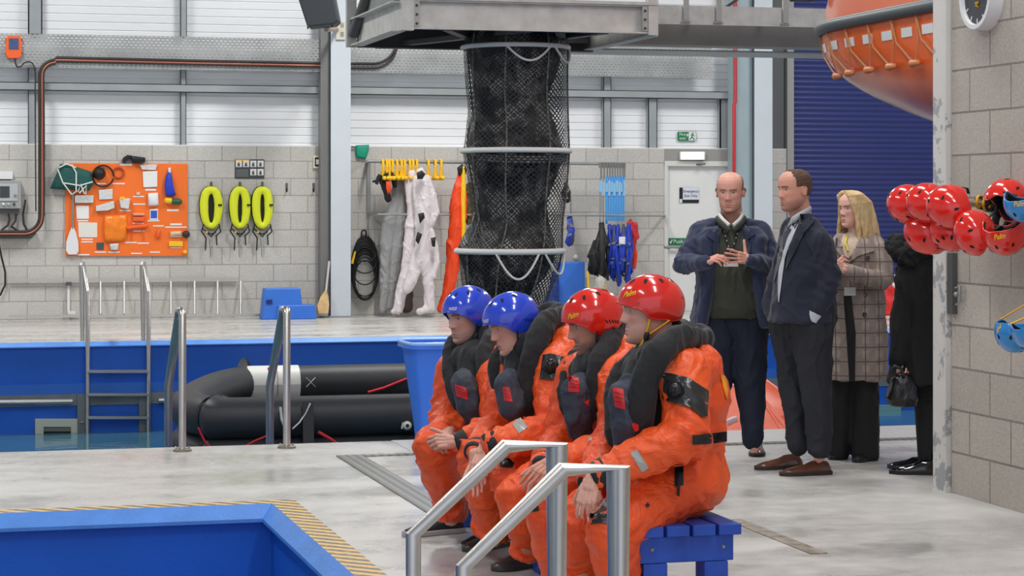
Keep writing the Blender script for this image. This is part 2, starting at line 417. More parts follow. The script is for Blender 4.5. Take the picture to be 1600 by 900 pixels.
gird(XL, XC0, g0.z, g1.z, 'horizontal_girt', 'horizontal grey steel rail below the cable tray, left of the pillar')
gird(XC1, xr_, g0.z, g1.z, 'horizontal_girt', 'horizontal grey steel rail on the white cladding behind the net chute')
# perforated cable trays
def tray_mat():
    q = NT('perforated_tray_metal'); g = q.n('NewGeometry'); sp = q.n('SeparateXYZ'); q.l(g.outputs['Position'], sp.inputs[0])
    zz = q.math('MULTIPLY', sp.outputs[2], 27.0); fz = q.math('FRACT', zz)
    fx = q.math('FRACT', q.math('ADD', q.math('MULTIPLY', sp.outputs[0], 17.0), q.math('MULTIPLY', q.math('FLOOR', zz), .5)))
    hole = q.math('MULTIPLY', q.math('LESS_THAN', fx, .55), q.math('LESS_THAN', fz, .30))
    n = q.noise(g.outputs['Position'], 2.5, 3)
    q.l(q.mix(q.rng(n, .3, .7), lin((150,153,152)), lin((176,178,177))), q.b.inputs['Base Color'])
    q.l(q.math('SUBTRACT', 1.0, hole), q.b.inputs['Alpha']); q.b.inputs['Metallic'].default_value = .35; q.b.inputs['Roughness'].default_value = .5
    return q.m
M_tray = tray_mat(); YT = YW-.14
tz0, tz1 = PY(0, 104, YT).z, PY(0, 52, YT).z
def tray(x0, x1, lb):
    m = MB(); m.box((x0, YT, tz0), (x1, YT+.003, tz1)); m.box((x0, YT, tz0-.003), (x1, YT+.05, tz0)); m.box((x0, YT, tz1), (x1, YT+.05, tz1+.003))
    o = m.build('cable_tray', M_tray); tag(o, lb, 'cable tray')
tray(XL, XC0, 'perforated grey cable tray along the wall left of the pillar'); tray(XC1, PY(1112, 100, YT).x, 'perforated grey cable tray behind the net chute and platform')
# conduits
def pipe(nm, px, Y, r, m, lb, cat='pipe', seg=10, **k):
    o = MB().tube([PY(x, y, Y) if not isinstance(x, tuple) else None for x, y in px], r, seg).build(nm, m, smooth=50); tag(o, lb, cat); return o
def arc(cx, cy, r, a0, a1, n=7): return [(cx+r*cos(radians(a0+(a1-a0)*i/n)), cy-r*sin(radians(a0+(a1-a0)*i/n))) for i in range(n+1)]
for i, (dx, m, nm) in enumerate(((0, M_dkcable, 'dark'), (5, M_copper, 'copper coloured'), (8.5, M_dkcable, 'black'))):
    R = 24-dx*.6
    pts = [(505, 103+dx*.7-4), (300, 99+dx*.7-4), (88, 94+dx*.7-4)]+arc(86, 118, 24-dx*.7, 90, 178)+[(62+dx*.8, 200), (62+dx*.8, 335)]+arc(38, 338, 24+dx*.7, 0, -88)+[(0, 362+dx*.7), (-60, 361+dx*.7)]
    if i == 0: cbn = thing('cable_bundle', PY(62, 362, YT-.03), 'bundle of dark and copper cables along the tray and down beside the orange board', 'cables')
    MB().tube([PY(x, y, YT-.03-.012*(i == 1)) for x, y in pts], .020 if i == 0 else .012, 10).build('cable', m, cbn, smooth=50)
for i, (dx, m) in enumerate(((0, M_dkcable), (7, M_dkcable))):
    pts = [(548, 99+dx), (580, 99+dx)]+arc(584, 99+dx-36, 36+dx*0, -88, -8)+[(620+dx*.2, 40)]
    if i == 0: cb2 = thing('bent_cable_pair', PY(548, 106, YT-.03), 'pair of dark cables curving up behind the platform, right of the pillar', 'cables')
    MB().tube([PY(x, y, YT-.03) for x, y in pts], .016, 10).build('cable', m, cb2, smooth=50)
# pillars (I sections)
def pillar(x0, xm, x1, lb):
    Y = YW-.3
    a, m_, b = PY(x0, 490, Y).x, PY(xm, 490, Y).x, PY(x1, 490, Y).x
    t = thing('steel_pillar', ((a+b)/2, Y+.1, 0), lb, 'pillar')
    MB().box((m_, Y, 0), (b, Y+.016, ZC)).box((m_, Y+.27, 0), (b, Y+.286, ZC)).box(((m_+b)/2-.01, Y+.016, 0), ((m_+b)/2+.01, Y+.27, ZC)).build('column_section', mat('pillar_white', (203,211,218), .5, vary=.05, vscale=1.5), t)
    MB().box((a, Y+.10, 0), (m_-.001, Y+.28, ZC)).build('side_plate', mat('pillar_side_grey' if x0 < 900 else 'pillar_side_shaded', (122,122,121) if x0 < 900 else (158,176,182), .5, vary=.05), t)  # right pillar: shade on its side put into a blue-grey colour
    MB().box((m_-.03, Y-.03, 0), (b+.02, Y+.30, .02)).build('base_plate', M_gal, t)
    return t
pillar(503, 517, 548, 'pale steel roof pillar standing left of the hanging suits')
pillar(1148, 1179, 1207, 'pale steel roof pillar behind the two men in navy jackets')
pipe('sprinkler_pipe', [(1150,-560),(1149,160),(1147,163),(1147,272)], YW-.225, .022, M_red, 'thin red pipe running down beside the exit door', 'pipe')
# handset controller, orange
Yb = YT-.02
def plate(nm, px0, py0, px1, py1, m, par=None, th=.02, Y=None, bev=.003): return wrect(nm, px0, py0, px1, py1, YW if Y is None else Y, th, m, par, bev)
hc = thing('crane_remote', PY(21, 90, Yb), 'orange remote control handset clipped on the cable tray', 'remote control')
M_or2 = mat('orange_plastic', (238,98,34), .4)
wpoly('housing', [(12,56),(32,56),(34,60),(34,86),(30,91),(13,91),(9,86),(9,60)], Yb, .05, M_or2, hc, .006)
wpoly('keypad', [(14,60),(29,60),(29,77),(14,77)], Yb-.05, .008, mat('keypad_blue', (62,84,128), .4, vary=.3, vscale=60), hc, .002)
for x, y in ((9.5,62),(34,62),(9.5,84),(34,83)): MB().cap(PY(x, y, Yb-.02), PY(x, y, Yb-.035), .014, .012, 8).build('clip', mat('dark_red', (90,30,28), .5), hc, smooth=60)
pipe('handset_cable', [(24,91),(24,99),(27,105),(33,104),(38,98),(44,96),(50,98),(53,103),(55,112),(55,150),(56,330)], YT-.06, .009, M_dkcable, 'thin dark cable looping from the orange handset to the conduit', 'cable')
# control panel
cp = thing('control_panel', PY(15, 330, YW), 'grey control cabinet with screen, left of the orange board', 'control panel')
plate('cabinet', -14, 282, 33, 326, mat('panel_grey', (156,158,156), .45, vary=.06), cp, .16, bev=.008)
plate('screen', -4, 287, 28, 314, mat('bezel_silver', (178,182,184), .4), cp, .015, YW-.16)
plate('display', 0, 291, 15, 309, mat('display_dark', (58,62,66), .25), cp, .006, YW-.175)
plate('lower_unit', -14, 326, 30, 334, M_dgrey, cp, .1)
MB().cap(PY(24, 305, YW-.175), PY(24, 305, YW-.19), .02, .018).build('dial', M_gal, cp, smooth=60)
for x, c in ((5,(230,250,240)),(13,(200,204,200)),(22,(60,60,60))):
    MB().cap(PY(x, 319, YW-.16), PY(x, 319, YW-.185), .018, .016).build('push_button', mat('button_%d' % x, c, .3), cp, smooth=60)
plate('top_box', -14, 268, 20, 280, M_pl, cp, .1)
for i, (px, lb) in enumerate((([(12,330),(15,342),(12,352),(2,360)],'left'),([(26,330),(24,345),(18,354),(30,362)],'middle'),([(40,312),(36,335),(37,350),(44,362)],'right'))):
    pipe('panel_cable', px, YW-.07, .013, M_dkcable, '%s short dark cable curving out under the control cabinet' % lb, 'cable')
pipe('hanging_hose', [(-4,370),(2,400),(8,425),(8,445),(0,462)], YW-.05, .012, M_black, 'black hose hanging on the wall at the far left edge', 'hose')
wpoly('conduit_bracket', [(0,364),(50,364),(56,358),(56,366),(48,373),(0,373)], YW, .1, M_dgrey, None, .004); tag(bpy.data.objects['conduit_bracket'], 'dark grey shelf bracket under the bend of the cables', 'bracket')
# ---------------------------------------------------------------- orange equipment board and what hangs on it
YO = YW-.03
ob = wpoly('equipment_board', [(102,255),(293,256),(293,400),(102,400)], YW-.003, .027, M_orange, None, .003); tag(ob, 'large orange board on the block wall carrying survival equipment', 'board')
M_lab = mat('label_white', (232,232,230), .5); M_clear = mat('clear_bag', (214,216,214), .25, vary=.12, vscale=30, bump=.6, bscale=30)
lab = [(187,256,206,259),(147,286,166,288),(176,286,195,288),(227,295,244,298),(121,344,138,346),(208,306,225,308),(208,318,227,320),(187,328,204,330),(261,327,279,330),(127,373,145,375),(127,377,145,379),
       (148,393,166,395),(169,393,187,395),(122,397,140,399),(205,395,222,397),(234,393,250,395),(196,378,214,380),(215,379,233,381),(208,360,226,362),(207,348,225,350),(239,352,256,354),(258,354,292,356),(266,349,284,352),(266,386,284,388),(231,344,249,346),(266,368,284,370)]
LBN = ['at the top edge under the black hand pump', 'under the black round cap', 'under the small dark red ring', 'under the white instruction booklet', 'under the small white paper sheet', 'under the pale match card',
 'second below the pale match card', 'under the clear measuring jug', 'under the hand torch', 'directly below the larger square sheet', 'second below the larger square sheet', 'under the dark mirror square', 'under the fishing kit packet',
 'beside the tip of the white paddle blade', 'at the bottom edge, centre of the board', 'at the bottom edge, right of centre', 'low on the board, right of the orange bag', 'low on the board, second right of the orange bag', 'under the long orange flare',
 'between the orange flares', 'above the small orange pouch', 'long strip above the cream rope bundle', 'block shaped, above the long strip at right', 'under the yellow booklet', 'under the blue card', 'under the cream rope bundle']
for i, (x0, y0, x1, y1) in enumerate(lab):
    o = wrect('printed_label', x0, y0, x1, y1, YO, .004, M_lab); tag(o, 'small white label strip '+LBN[i], 'label', 'label strips on the orange board')
def bitem(nm, px, m, th, lb, cat, bev=.006, Y=YO): o = wpoly(nm, px, Y, th, m, None, bev); tag(o, lb, cat); return o
def lump(nm, px, m, th, lb, cat, Y=YO, amp=.012, par=None, fr=18):   # soft pillow-like object with its own thickness
    cx = sum(p[0] for p in px)/len(px); cy = sum(p[1] for p in px)/len(px)
    rs = []
    for k, (s_, dz) in enumerate(((.96,0),(1,.35),(.93,.8),(.72,1),(.4,1.08),(.08,1.1))):
        r_ = []
        for i in range(len(px)):
            for u in (0, .5):
                x = px[i][0]*(1-u)+px[(i+1) % len(px)][0]*u; y = px[i][1]*(1-u)+px[(i+1) % len(px)][1]*u
                p = PY(cx+(x-cx)*s_, cy+(y-cy)*s_, Y-th*dz); p.y += amp*noise.noise(p*fr) if 0 < dz else 0
                r_.append(p)
        rs.append(r_)
    o = MB().rings(rs).build(nm, m, par, smooth=60)
    if par is None: tag(o, lb, cat)
    return o
M_teal = mat('dark_green_fabric', (20,84,78), .7, bump=.5, bscale=18, vary=.2)
lump('folded_green_drogue', [(94,256),(112,258),(142,268),(147,285),(140,298),(112,297),(78,295),(88,272)], M_teal, .12, 'dark green fabric sea anchor on the upper left corner of the orange board', 'sea anchor')
o = MB(); 
for px in ([(90,264),(98,285),(112,304),(118,300)],[(112,257),(119,270),(119,300)],[(92,262),(104,256),(119,262)],[(100,286),(125,290),(145,284)],[(124,302),(135,290),(134,304)],[(122,300),(126,288),(132,303)]): o.tube([PY(x, y, YO-.135) for x, y in px], .009, 8)
adopt(o.build('white_cord', mat('cord_white', (222,222,216), .7), smooth=50), bpy.data.objects['folded_green_drogue'])
tr = MB(); tr.tube([PY(x, y, YO-.03) for x, y in arc(161, 275, 16.5, 0, 345, 26)], .011, 8); 
o = tr.build('rubber_loop', M_black, smooth=60); tag(o, 'large black rubber hose loop on the orange board', 'hose')
o = MB().cap(PY(155, 271, YO), PY(155, 271, YO-.07), .085, .07, 24).build('black_disc_cap', M_black, smooth=50); tag(o, 'black round rubber cap hanging inside the hose loop', 'cap')
o = MB().tube([PY(x, y, YO-.02) for x, y in arc(185, 270, 8.2, 0, 350, 20)], .012, 8).build('ring_quoit', mat('brick_red_rubber', (176,66,36), .5), smooth=60); tag(o, 'small dark red rubber ring right of the hose loop', 'ring')
tor = thing('hand_bellows', PY(209, 253, YW-.06), 'black hand pump sitting on the top edge of the orange board', 'pump')
lump('body', [(203,243),(227,246),(227,254),(206,254)], M_black, .10, '', '', YW-.02, par=tor); wpoly('grip', [(192,247),(199,242),(206,243),(206,248),(198,250),(196,255),(191,254)], YW-.02, .06, M_black, tor, .006)
bitem('paper_sheet', [(117,308),(117,317),(146,317),(146,305),(119,305)], M_clear, .05, 'white folded plastic pack below the green sea anchor', 'packet')
bitem('clear_packet', [(154,297),(176,295),(176,311),(155,312)], M_clear, .02, 'clear plastic pouch below the black hose loop', 'packet')
bitem('rolled_white_packet', [(150,322),(178,314),(179,325),(168,329),(150,330)], M_clear, .06, 'bundled white packet tied with string above the orange bag', 'packet')
bitem('document_sheet', [(119,321),(139,321),(139,342),(120,342)], M_lab, .006, 'small white paper sheet above the larger one on the orange board', 'paper')
bitem('document_sheet', [(122,347),(152,348),(152,371),(123,371)], mat('paper_cream', (226,224,214), .6), .006, 'larger square paper sheet beside the white paddle', 'paper')
bitem('plastic_jug', [(186,310),(189,325),(201,327),(204,310)], M_clear, .09, 'clear measuring jug in the middle of the orange board', 'jug', .012)
bitem('yellow_tool', [(187,308),(194,307),(196,312),(188,313)], M_ye, .09, 'small yellow tool in the clear jug', 'tool')
bitem('instruction_booklet', [(223,268),(246,267),(246,292),(224,293)], M_lab, .02, 'white instruction booklet under a clear hanger on the board', 'booklet')
bitem('hanger_bag', [(218,257),(246,257),(243,266),(222,265)], M_clear, .03, 'clear plastic bag top above the white booklet', 'bag')
lump('foil_pack', [(231,302),(247,301),(248,320),(244,322),(232,322)], M_pl, .06, 'crumpled white foil pack above the blue card', 'packet')
pc = bitem('blue_card', [(234,327),(247,326),(247,344),(234,344)], M_lab, .012, 'small card with a blue printed panel on the orange board', 'card')
wrect('blue_print', 235.5, 329, 245.5, 341, YO-.012, .003, mat('print_blue', (40,92,190), .5), pc)
lump('blue_water_bag', [(263,268),(268,272),(271,290),(275,304),(268,307),(258,306),(257,290),(259,274)], mat('blue_nylon', (34,62,190), .5, bump=.5, bscale=16), .08, 'blue nylon drawstring bag at the upper right of the board', 'bag')
bitem('white_hook_clip', [(263,262),(267,262),(267,270),(263,270)], M_pl, .04, 'small white clip holding the blue nylon bag', 'clip')
o = MB().cap(PY(261,313.5,YO-.045), PY(266,314,YO-.045), .04, .04).build('torch_head', M_ye, smooth=60)
o2 = MB().cap(PY(266,314,YO-.045), PY(280,315,YO-.045), .035, .04).build('torch_body', mat('green_torch', (28,92,72), .4), smooth=60)
tt = thing('hand_torch', PY(270, 318, YO-.045), 'green and yellow hand torch below the blue bag', 'torch')
for q_ in (o, o2): org = ORG[q_.name]; q_.location = org-ORG[tt.name]; q_.parent = tt
lump('orange_bag', [(163,337),(197,335),(200,350),(197,373),(190,377),(163,378),(162,355)], mat('orange_polythene', (246,132,26), .25, bump=.8, bscale=22, vary=.12, vscale=12), .05, 'shiny orange polythene bag in the lower middle of the board', 'bag', amp=.02)
bitem('red_flare', [(208,333),(226,333),(226,337),(208,337)], mat('flare_pale', (226,160,130), .4), .05, 'topmost of the three short flares clipped on the board', 'flare', .01)
bitem('red_flare', [(208,339),(226,339),(226,346),(208,346)], M_or2, .05, 'middle orange short flare under the pale one', 'flare', .01)
o = MB().cap(PY(200,356,YO-.04), PY(228,353,YO-.04), .026, .03).build('red_flare', M_or2, smooth=60); tag(o, 'long orange flare tube lowest of the three flares', 'flare')
for px, lb in (([(206,360),(205,377)],'left'),([(222,358),(225,376)],'right')): pipe('thin_line', px, YO-.02, .006, M_or2, lb+' short orange line hanging below the flares', 'line')
lump('whistle_pouch', [(246,358),(251,360),(250,372),(245,374),(243,366)], M_or2, .04, 'small orange pouch right of the long flare', 'pouch')
lump('rope_bundle', [(266,362),(284,361),(284,367),(266,368)], mat('cream_rope', (226,206,170), .7, bump=.8, bscale=60), .05, 'small bundle of cream rope at the lower right of the board', 'rope')
bitem('yellow_booklet', [(264,377),(286,377),(286,385),(264,385)], M_ye, .03, 'yellow booklet at the lower right of the board', 'booklet')
o = MB().cap(PY(291,366,YO-.02), PY(291,366,YO-.05), .05, .045).build('dark_reel', M_dkcable, smooth=60); tag(o, 'dark line reel at the right edge of the board', 'reel')
o = MB().cap(PY(289,394,YO), PY(289,394,YO-.03), .03, .028).build('yellow_button', M_ye, smooth=60); tag(o, 'round yellow disc in the bottom right corner of the board', 'disc')
bitem('mirror_square', [(151,379),(162,379),(162,390),(151,390)], mat('mirror_grey', (88,104,110), .2, metal=.6), .012, 'small dark signalling mirror square at the lower board edge', 'mirror')
lump('hook_packet', [(171,381),(186,380),(184,391),(173,391)], M_clear, .04, 'small clear fishing kit packet at the lower board edge', 'packet')
bitem('match_card', [(213,300),(219,300),(219,305),(213,305)], mat('pale_pink', (232,186,160), .5), .02, 'tiny pale card above the middle of the board', 'card')
pd = thing('white_paddle', PY(113, 398, YO-.03), 'white bladed paddle hanging on the left side of the orange board', 'paddle')
MB().tube([PY(114,302,YO-.04), PY(113.5,358,YO-.04)], .013, 10).build('shaft', M_gal, pd, smooth=60)
wpoly('blade', [(112,355),(115,355),(119,364),(122.5,378),(123,392),(120,398),(107,398),(103,392),(103.5,378),(108,364)], YO-.02, .03, M_pl, pd, .008)
# safety sign, switch box, hooks, inflated life vests
sg = thing('instruction_sign', PY(390, 279, YW), 'small black and white pictogram sign above the second life vest', 'sign')
plate('sign_panel', 367, 249, 413, 279, mat('sign_dark', (66,70,72), .5), sg, .012)
for i in range(4):
    for j in range(2):
        if (i, j) in ((0,1),(1,1)): continue
        plate('pictogram', 368.5+i*11.3, 251+j*13, 378+i*11.3, 261+j*13, M_lab, sg, .003, YW-.012, 0)
        o = MB().cap(PY(373+i*11.3, 255+j*13, YW-.015), PY(373+i*11.3, 258+j*13, YW-.015), .012, .018, 8); o.build('figure', M_dgrey, sg)
plate('yellow_band', 368, 249.5, 390, 251, M_ye, sg, .004, YW-.012, 0)
for j in range(5): plate('text_line', 369, 265+j*2.4, 388, 265.9+j*2.4, M_gal, sg, .003, YW-.012, 0)
sw = thing('switch_box', PY(497, 263, YW), 'cream switch box with black centre on the wall left of the pillar', 'switch')
plate('backing', 490, 243, 504, 263, mat('cream_plastic', (222,216,190), .5), sw, .04); plate('rim', 492, 246, 501, 260, M_black, sw, .006, YW-.04); plate('button', 494, 249, 499, 257, M_pl, sw, .012, YW-.046)
def remesh(mb, name, vox, smooth_it=2, m=None, parent=None, disp=None, col=None):
    """one continuous skin over the shapes in mb"""
    me = bpy.data.meshes.new('tmp'); me.from_pydata([tuple(p) for p in mb.v], [], mb.f)
    bm = bmesh.new(); bm.from_mesh(me); bmesh.ops.recalc_face_normals(bm, faces=bm.faces); bm.to_mesh(me); bm.free()
    o = bpy.data.objects.new('tmp', me); COL.objects.link(o)
    r = o.modifiers.new('r', 'REMESH'); r.mode = 'VOXEL'; r.voxel_size = vox; r.adaptivity = 0
    if smooth_it: s_ = o.modifiers.new('s', 'SMOOTH'); s_.iterations = smooth_it; s_.factor = .5
    dg = bpy.context.evaluated_depsgraph_get(); dg.update()
    me2 = bpy.data.meshes.new_from_object(o.evaluated_get(dg)); bpy.data.objects.remove(o); bpy.data.meshes.remove(me)
    if disp:
        nr = [v.normal.copy() for v in me2.vertices]
        for v, n in zip(me2.vertices, nr): v.co += n*disp(v.co, n)
    me2.shade_smooth()
    if m is None: return me2
    me2.name = name
    if col: paint(me2, col)
    return link(me2, name, m, parent)
def paint(me, fn):
    a = me.color_attributes.new('Col', 'FLOAT_COLOR', 'POINT')
    for i, v in enumerate(me.vertices): a.data[i].color = (*fn(v.co), 1)
def folds(amp, fr, stretch=(1,1,1), seed=0, ridge=1.0):
    s3 = V(stretch); off = V((seed*3.1, seed*1.7, -seed*2.3))
    def f(p, n):
        q = V((p.x*s3.x, p.y*s3.y, p.z*s3.z))*fr+off
        q += V((noise.noise(q*.7), noise.noise(q*.7+V((9,2,1))), noise.noise(q*.7+V((3,7,5)))))*.8
        a = noise.noise(q); b = noise.noise(q*2.1+V((4,4,4)))
        return amp*((1-abs(a)*3.0)*ridge*.6+a*(1-ridge)+b*.45)
    return f
def sharp(v, w=.22):                        # sharp crest, broad trough
    v = abs(v)/w
    return (1-v)**1.6 if v < 1 else 0
def hang(seed, amp=.026):
    off = V((seed*3.3, seed*5.1, seed*1.9))
    def f(p, n):
        q = V((p.x*1.3, p.y, p.z*.45+p.x*.5))*5.0+off; wv = V((noise.noise(q*.6), noise.noise(q*.6+V((5,1,9))), noise.noise(q*.6+V((2,8,4)))))*1.6
        q2 = V((p.x, p.y, p.z*1.1-p.x*.9))*6.5+off
        return amp*(sharp(noise.noise(q+wv), .32)*1.1+sharp(noise.noise(q2+wv), .25)*.55-.35)
    return f
M_hv = mat('hi_vis_yellow', (222,232,40), .55, bump=.35, bscale=25, vary=.05)
def vest(dx):
    lbs = {0: 'leftmost of the three yellow life vests hanging on the wall', 45: 'middle one of the three yellow life vests hanging on the wall', 80: 'rightmost of the three yellow life vests on the wall, nearest the pillar'}
    t = thing('life_vest', PY(330+dx, 365, YW-.06), lbs[dx], 'life vest', 'yellow life vests on wall hooks')
    hw = 18 if dx == 0 else 16.5
    c = MB(); n = 30; pts = []; rr = []
    for i in range(n):
        a = 2*pi*i/n
        x = 330+dx+(hw-6.5)*math.copysign(abs(sin(a))**.7, sin(a))*(1.0-.16*max(0, -cos(a))); y = 325-28*math.copysign(abs(cos(a))**.8, cos(a))
        pts.append(PY(x, y, YW-.08)); rr.append(.052+.006*abs(sin(a))-.012*max(0, -cos(a)))
    c.tube(pts, rr, 14, closed=True, up=(0,1,0), flat=.8); remesh(c, 'bladder', .008, 1, M_hv, t, hang(dx+3, .0035))
    MB().prism([PY(330+dx+9*cos(a), 328+24*sin(a), YW-.05) for a in (2*pi*i/16 for i in range(16))], (0,.02,0)).build('black_back', M_black, t)
    MB().tube([p+V((0, .045, 0)) for p in pts], [r*1.12 for r in rr], 10, closed=True, up=(0,1,0), flat=.5).build('black_cover', M_black, t, smooth=60)
    wrect('label_patch', 341+dx, 319, 347+dx, 322, YW-.135, .008, M_black, t)
    for k, px in enumerate(([(318,350),(315,362),(322,372),(321,391)],[(342,350),(345,362),(338,368),(339,383)],[(322,362),(330,366),(338,362)],[(316,356),(330,370),(344,352)],[(327,372),(328,386),(329,402)])):
        MB().tube([PY(x+dx, y, YW-.10-.01*k) for x, y in px], .014 if k < 4 else .005, 8, flat=.6).build('strap', M_black, t, smooth=60)
    MB().sph(PY(323+dx, 363, YW-.14), .014).build('buckle', M_ye, t)
    h = thing('wall_hook', PY(330+dx, 292, YW), 'grey steel coat hook above the %s life vest' % {0:'left',45:'middle',80:'right'}[dx], 'hook'); hook(h, 330+dx, 288)
def hook(h, x, y):
    plate('back_plate', x-1.6, y-4, x+1.6, y+8, M_dgrey, h, .012); MB().tube([PY(x, y+5, YW-.01), PY(x, y+9, YW-.05), PY(x, y+5, YW-.09)], .009, 8).build('prong', M_black, h, smooth=60)
for dx in (0, 45, 80): vest(dx)
for x, lb in ((448,'bare'), (490,'bare wall hook below the cream switch box')):
    h = thing('wall_hook', PY(x, 300, YW), 'empty grey wall hook right of the three life vests' if x == 448 else 'empty grey wall hook below the cream switch box', 'hook'); hook(h, x, 290)
# green cloth
lump('green_cloth', [(556,227),(577,226),(576,236),(571,249),(557,246),(555,236)], mat('green_bag_fabric', (20,156,124), .6, bump=.5, bscale=20), .06, 'small turquoise green fabric pouch high on the wall right of the pillar', 'pouch', YW)
pipe('wall_peg', [(549,229),(553,230),(556,229)], YW-.04, .01, M_dgrey, 'dark peg holding the turquoise pouch', 'peg')
# blue step stool
def quadbox(nm, front, dep, m, par, bev=.01, taper=.9):   # outline in front plane, extruded away
    return None
M_bl = mat('blue_moulded_plastic', (54,116,214), .42, bump=.05, vary=.05)
bs = thing('step_stool', PF(450, 499), 'blue two step plastic stool on the far deck', 'step stool')
d0 = PF(450, 499).y
A = lambda x, y, dy=0: PY(x, y, d0+dy)
m = MB()
def frust(m, x0, x1, yb, yt, dy0, dy1, ins):
    p = [A(x0, yb, dy0), A(x1, yb, dy0)]; w_ = p[1].x-p[0].x; zt = A(x0, yt, dy0).z
    x0w, x1w = p[0].x, p[1].x; z0 = 0.0
    m.add([(x0w,d0+dy0,z0),(x1w,d0+dy0,z0),(x1w,d0+dy1,z0),(x0w,d0+dy1,z0),(x0w+ins,d0+dy0+ins,zt),(x1w-ins,d0+dy0+ins,zt),(x1w-ins,d0+dy1-ins,zt),(x0w+ins,d0+dy1-ins,zt)],
          [(0,3,2,1),(4,5,6,7),(0,1,5,4),(1,2,6,5),(2,3,7,6),(3,0,4,7)])
frust(m, 410, 475, 500, 451, 0, .30, .04); m.build('upper_step', M_bl, bs, bevel=.012)
m = MB(); frust(m, 432, 495, 501, 477, -.03, .28, .02); m.build('lower_step', M_bl, bs, bevel=.012)
wpoly('hand_hole', [(416,469),(425,468),(426,474),(417,475)], d0+.015, .012, mat('hole_navy', (20,40,110), .6), bs)
# wooden paddle leaning
wp = thing('wooden_paddle', PY(506, 490, YW-.25), 'pale wooden paddle leaning on the wall left of the pillar', 'paddle')
M_wood = mat('pale_ply', (222,190,140), .5, rgb2=(200,160,104), vscale=9)
MB().tube([PY(514.5,408,YW-.30), PY(509,458,YW-.35)], .015, 10).build('shaft', mat('silver_shaft', (206,202,194), .4), wp, smooth=60)
mm = MB(); pts = [(509,452),(513,462),(514.5,476),(513,490),(498,490),(495.5,478),(501,464)]
mm.prism([PY(x, y, YW-.42+(490-y)*.0016) for x, y in pts], (0, .02, 0)); mm.build('blade', M_wood, wp, bevel=.004)
# aluminium ladder lying along the wall
ld = thing('aluminium_ladder', PY(200, 495, YW-.12), 'long aluminium ladder lying on its side along the far wall', 'ladder')
M_al = mat('aluminium', (190,188,184), .4, metal=.5)
for yy, dy in ((438,.06),(494,.25)): MB().beam(PY(14, yy, YW-dy), PY(512 if yy > 450 else 372, yy-2.2, YW-dy), .03, .035).build('rail', M_al, ld)
for x in (157, 194, 267, 304, 340, 376): MB().tube([PY(x, 439.5, YW-.06), PY(x, 491, YW-.25)], .017, 10).build('rung', M_al, ld, smooth=60)
br = thing('wall_bracket', PY(107, 490, YW-.05), 'thin white wall bracket standing behind the lying ladder', 'bracket')
MB().beam(PY(107,441,YW-.03), PY(107,488,YW-.03), .03, .03, (0,1,0)).build('upright', M_pl, br); wrect('foot', 106, 486, 118, 491, YW-.03, .06, M_pl, br); wrect('clamp', 104, 441, 112, 446, YW, .09, M_dgrey, br)
# coiled hose
ch = thing('coiled_hose', PY(570, 470, YW-.05), 'coil of black hose hanging on the wall beside the pillar', 'hose'); m = MB(); random.seed(3)
for k in range(16):
    ry = 51-k*1.4 if k % 2 else 50-k*.8; rx = 21-k*.30; cy = 418+(51-ry)*.9
    m.tube([PY(570+rx*sin(a)+random.uniform(-.8,.8), cy+ry*cos(a), YW-.03-.012*(k % 9)) for a in (2*pi*i/26 for i in range(26))], .0115, 7, closed=True, up=(0,1,0))
for k in range(4): m.tube([PY(570-18*cos(pi*i/12), 395+k*14+ (14+k*4)*sin(pi*i/12), YW-.14) for i in range(13)], .009, 7)
m.build('hose_coil', M_black, ch, smooth=60)
MB().tube([PY(x, y, YW-.06) for x, y in ((565,378),(565,362),(567,360),(571,360),(572,363),(572,378))], .012, 8).build('hook_bracket', M_black, ch, smooth=60)
MB().tube([PY(555,393,YW-.15), PY(550,412,YW-.15)], [.014,.02], 8).build('yellow_nozzle', M_ye, ch, smooth=60)
# ---------------------------------------------------------------- clothes rack with hanging suits
YR = YW-.45
rk = thing('clothes_rail', PY(770, 338, YR), 'steel clothes rail fixed along the wall behind the suits', 'clothes rail')
MB().tube([PY(574,252,YR), PY(962,256,YR)], .022, 12).build('upper_rail', M_gal, rk, smooth=60)
MB().tube([PY(590,335,YR-.1), PY(1040,337,YR-.1)], .014, 12).build('lower_rail', M_gal, rk, smooth=60)
m = MB(); m.beam(PY(574,252,YR), PY(574,252,YW), .04, .04); m.beam(PY(576,252,YW-.03), PY(576,336,YW-.03), .05, .03, (0,1,0)); m.beam(PY(576,335,YW-.03), PY(592,335,YR-.1), .03, .03); m.beam(PY(830,254,YR), PY(830,254,YW), .03, .03); m.beam(PY(1038,337,YR-.1), PY(1038,337,YW), .03, .03)
m.build('bracket', M_gal, rk)
M_whs = mat('white_suit_fabric', (226,216,218), .65, bump=.4, bscale=40, vary=.05)
M_gys = mat('grey_suit_fabric', (150,150,150), .6, bump=.4, bscale=40, vary=.1)
M_ors = mat('orange_suit_fabric', (244,74,22), .5, bump=.35, bscale=45, vary=.07, vscale=5)
M_tp = mat('taupe_fabric', (96,80,78), .8, vary=.2)
def hsuit(nm, shapes, m, lb, seed, Y=None, vox=.0115, cat='suit'):     # shapes: chains of (px,py,r_px[,dY])
    Y = Y or YR; mb = MB()
    for ch_ in shapes:
        for a, b in zip(ch_, ch_[1:]):
            mb.cap(PY(a[0], a[1], Y+(a[3] if len(a) > 3 else 0)), PY(b[0], b[1], Y+(b[3] if len(b) > 3 else 0)), a[2]*.0085, b[2]*.0085, 12)
    o = remesh(mb, nm, vox, 1, m, None, hang(seed, .013 if vox > .011 else .005)); tag(o, lb, cat); return o
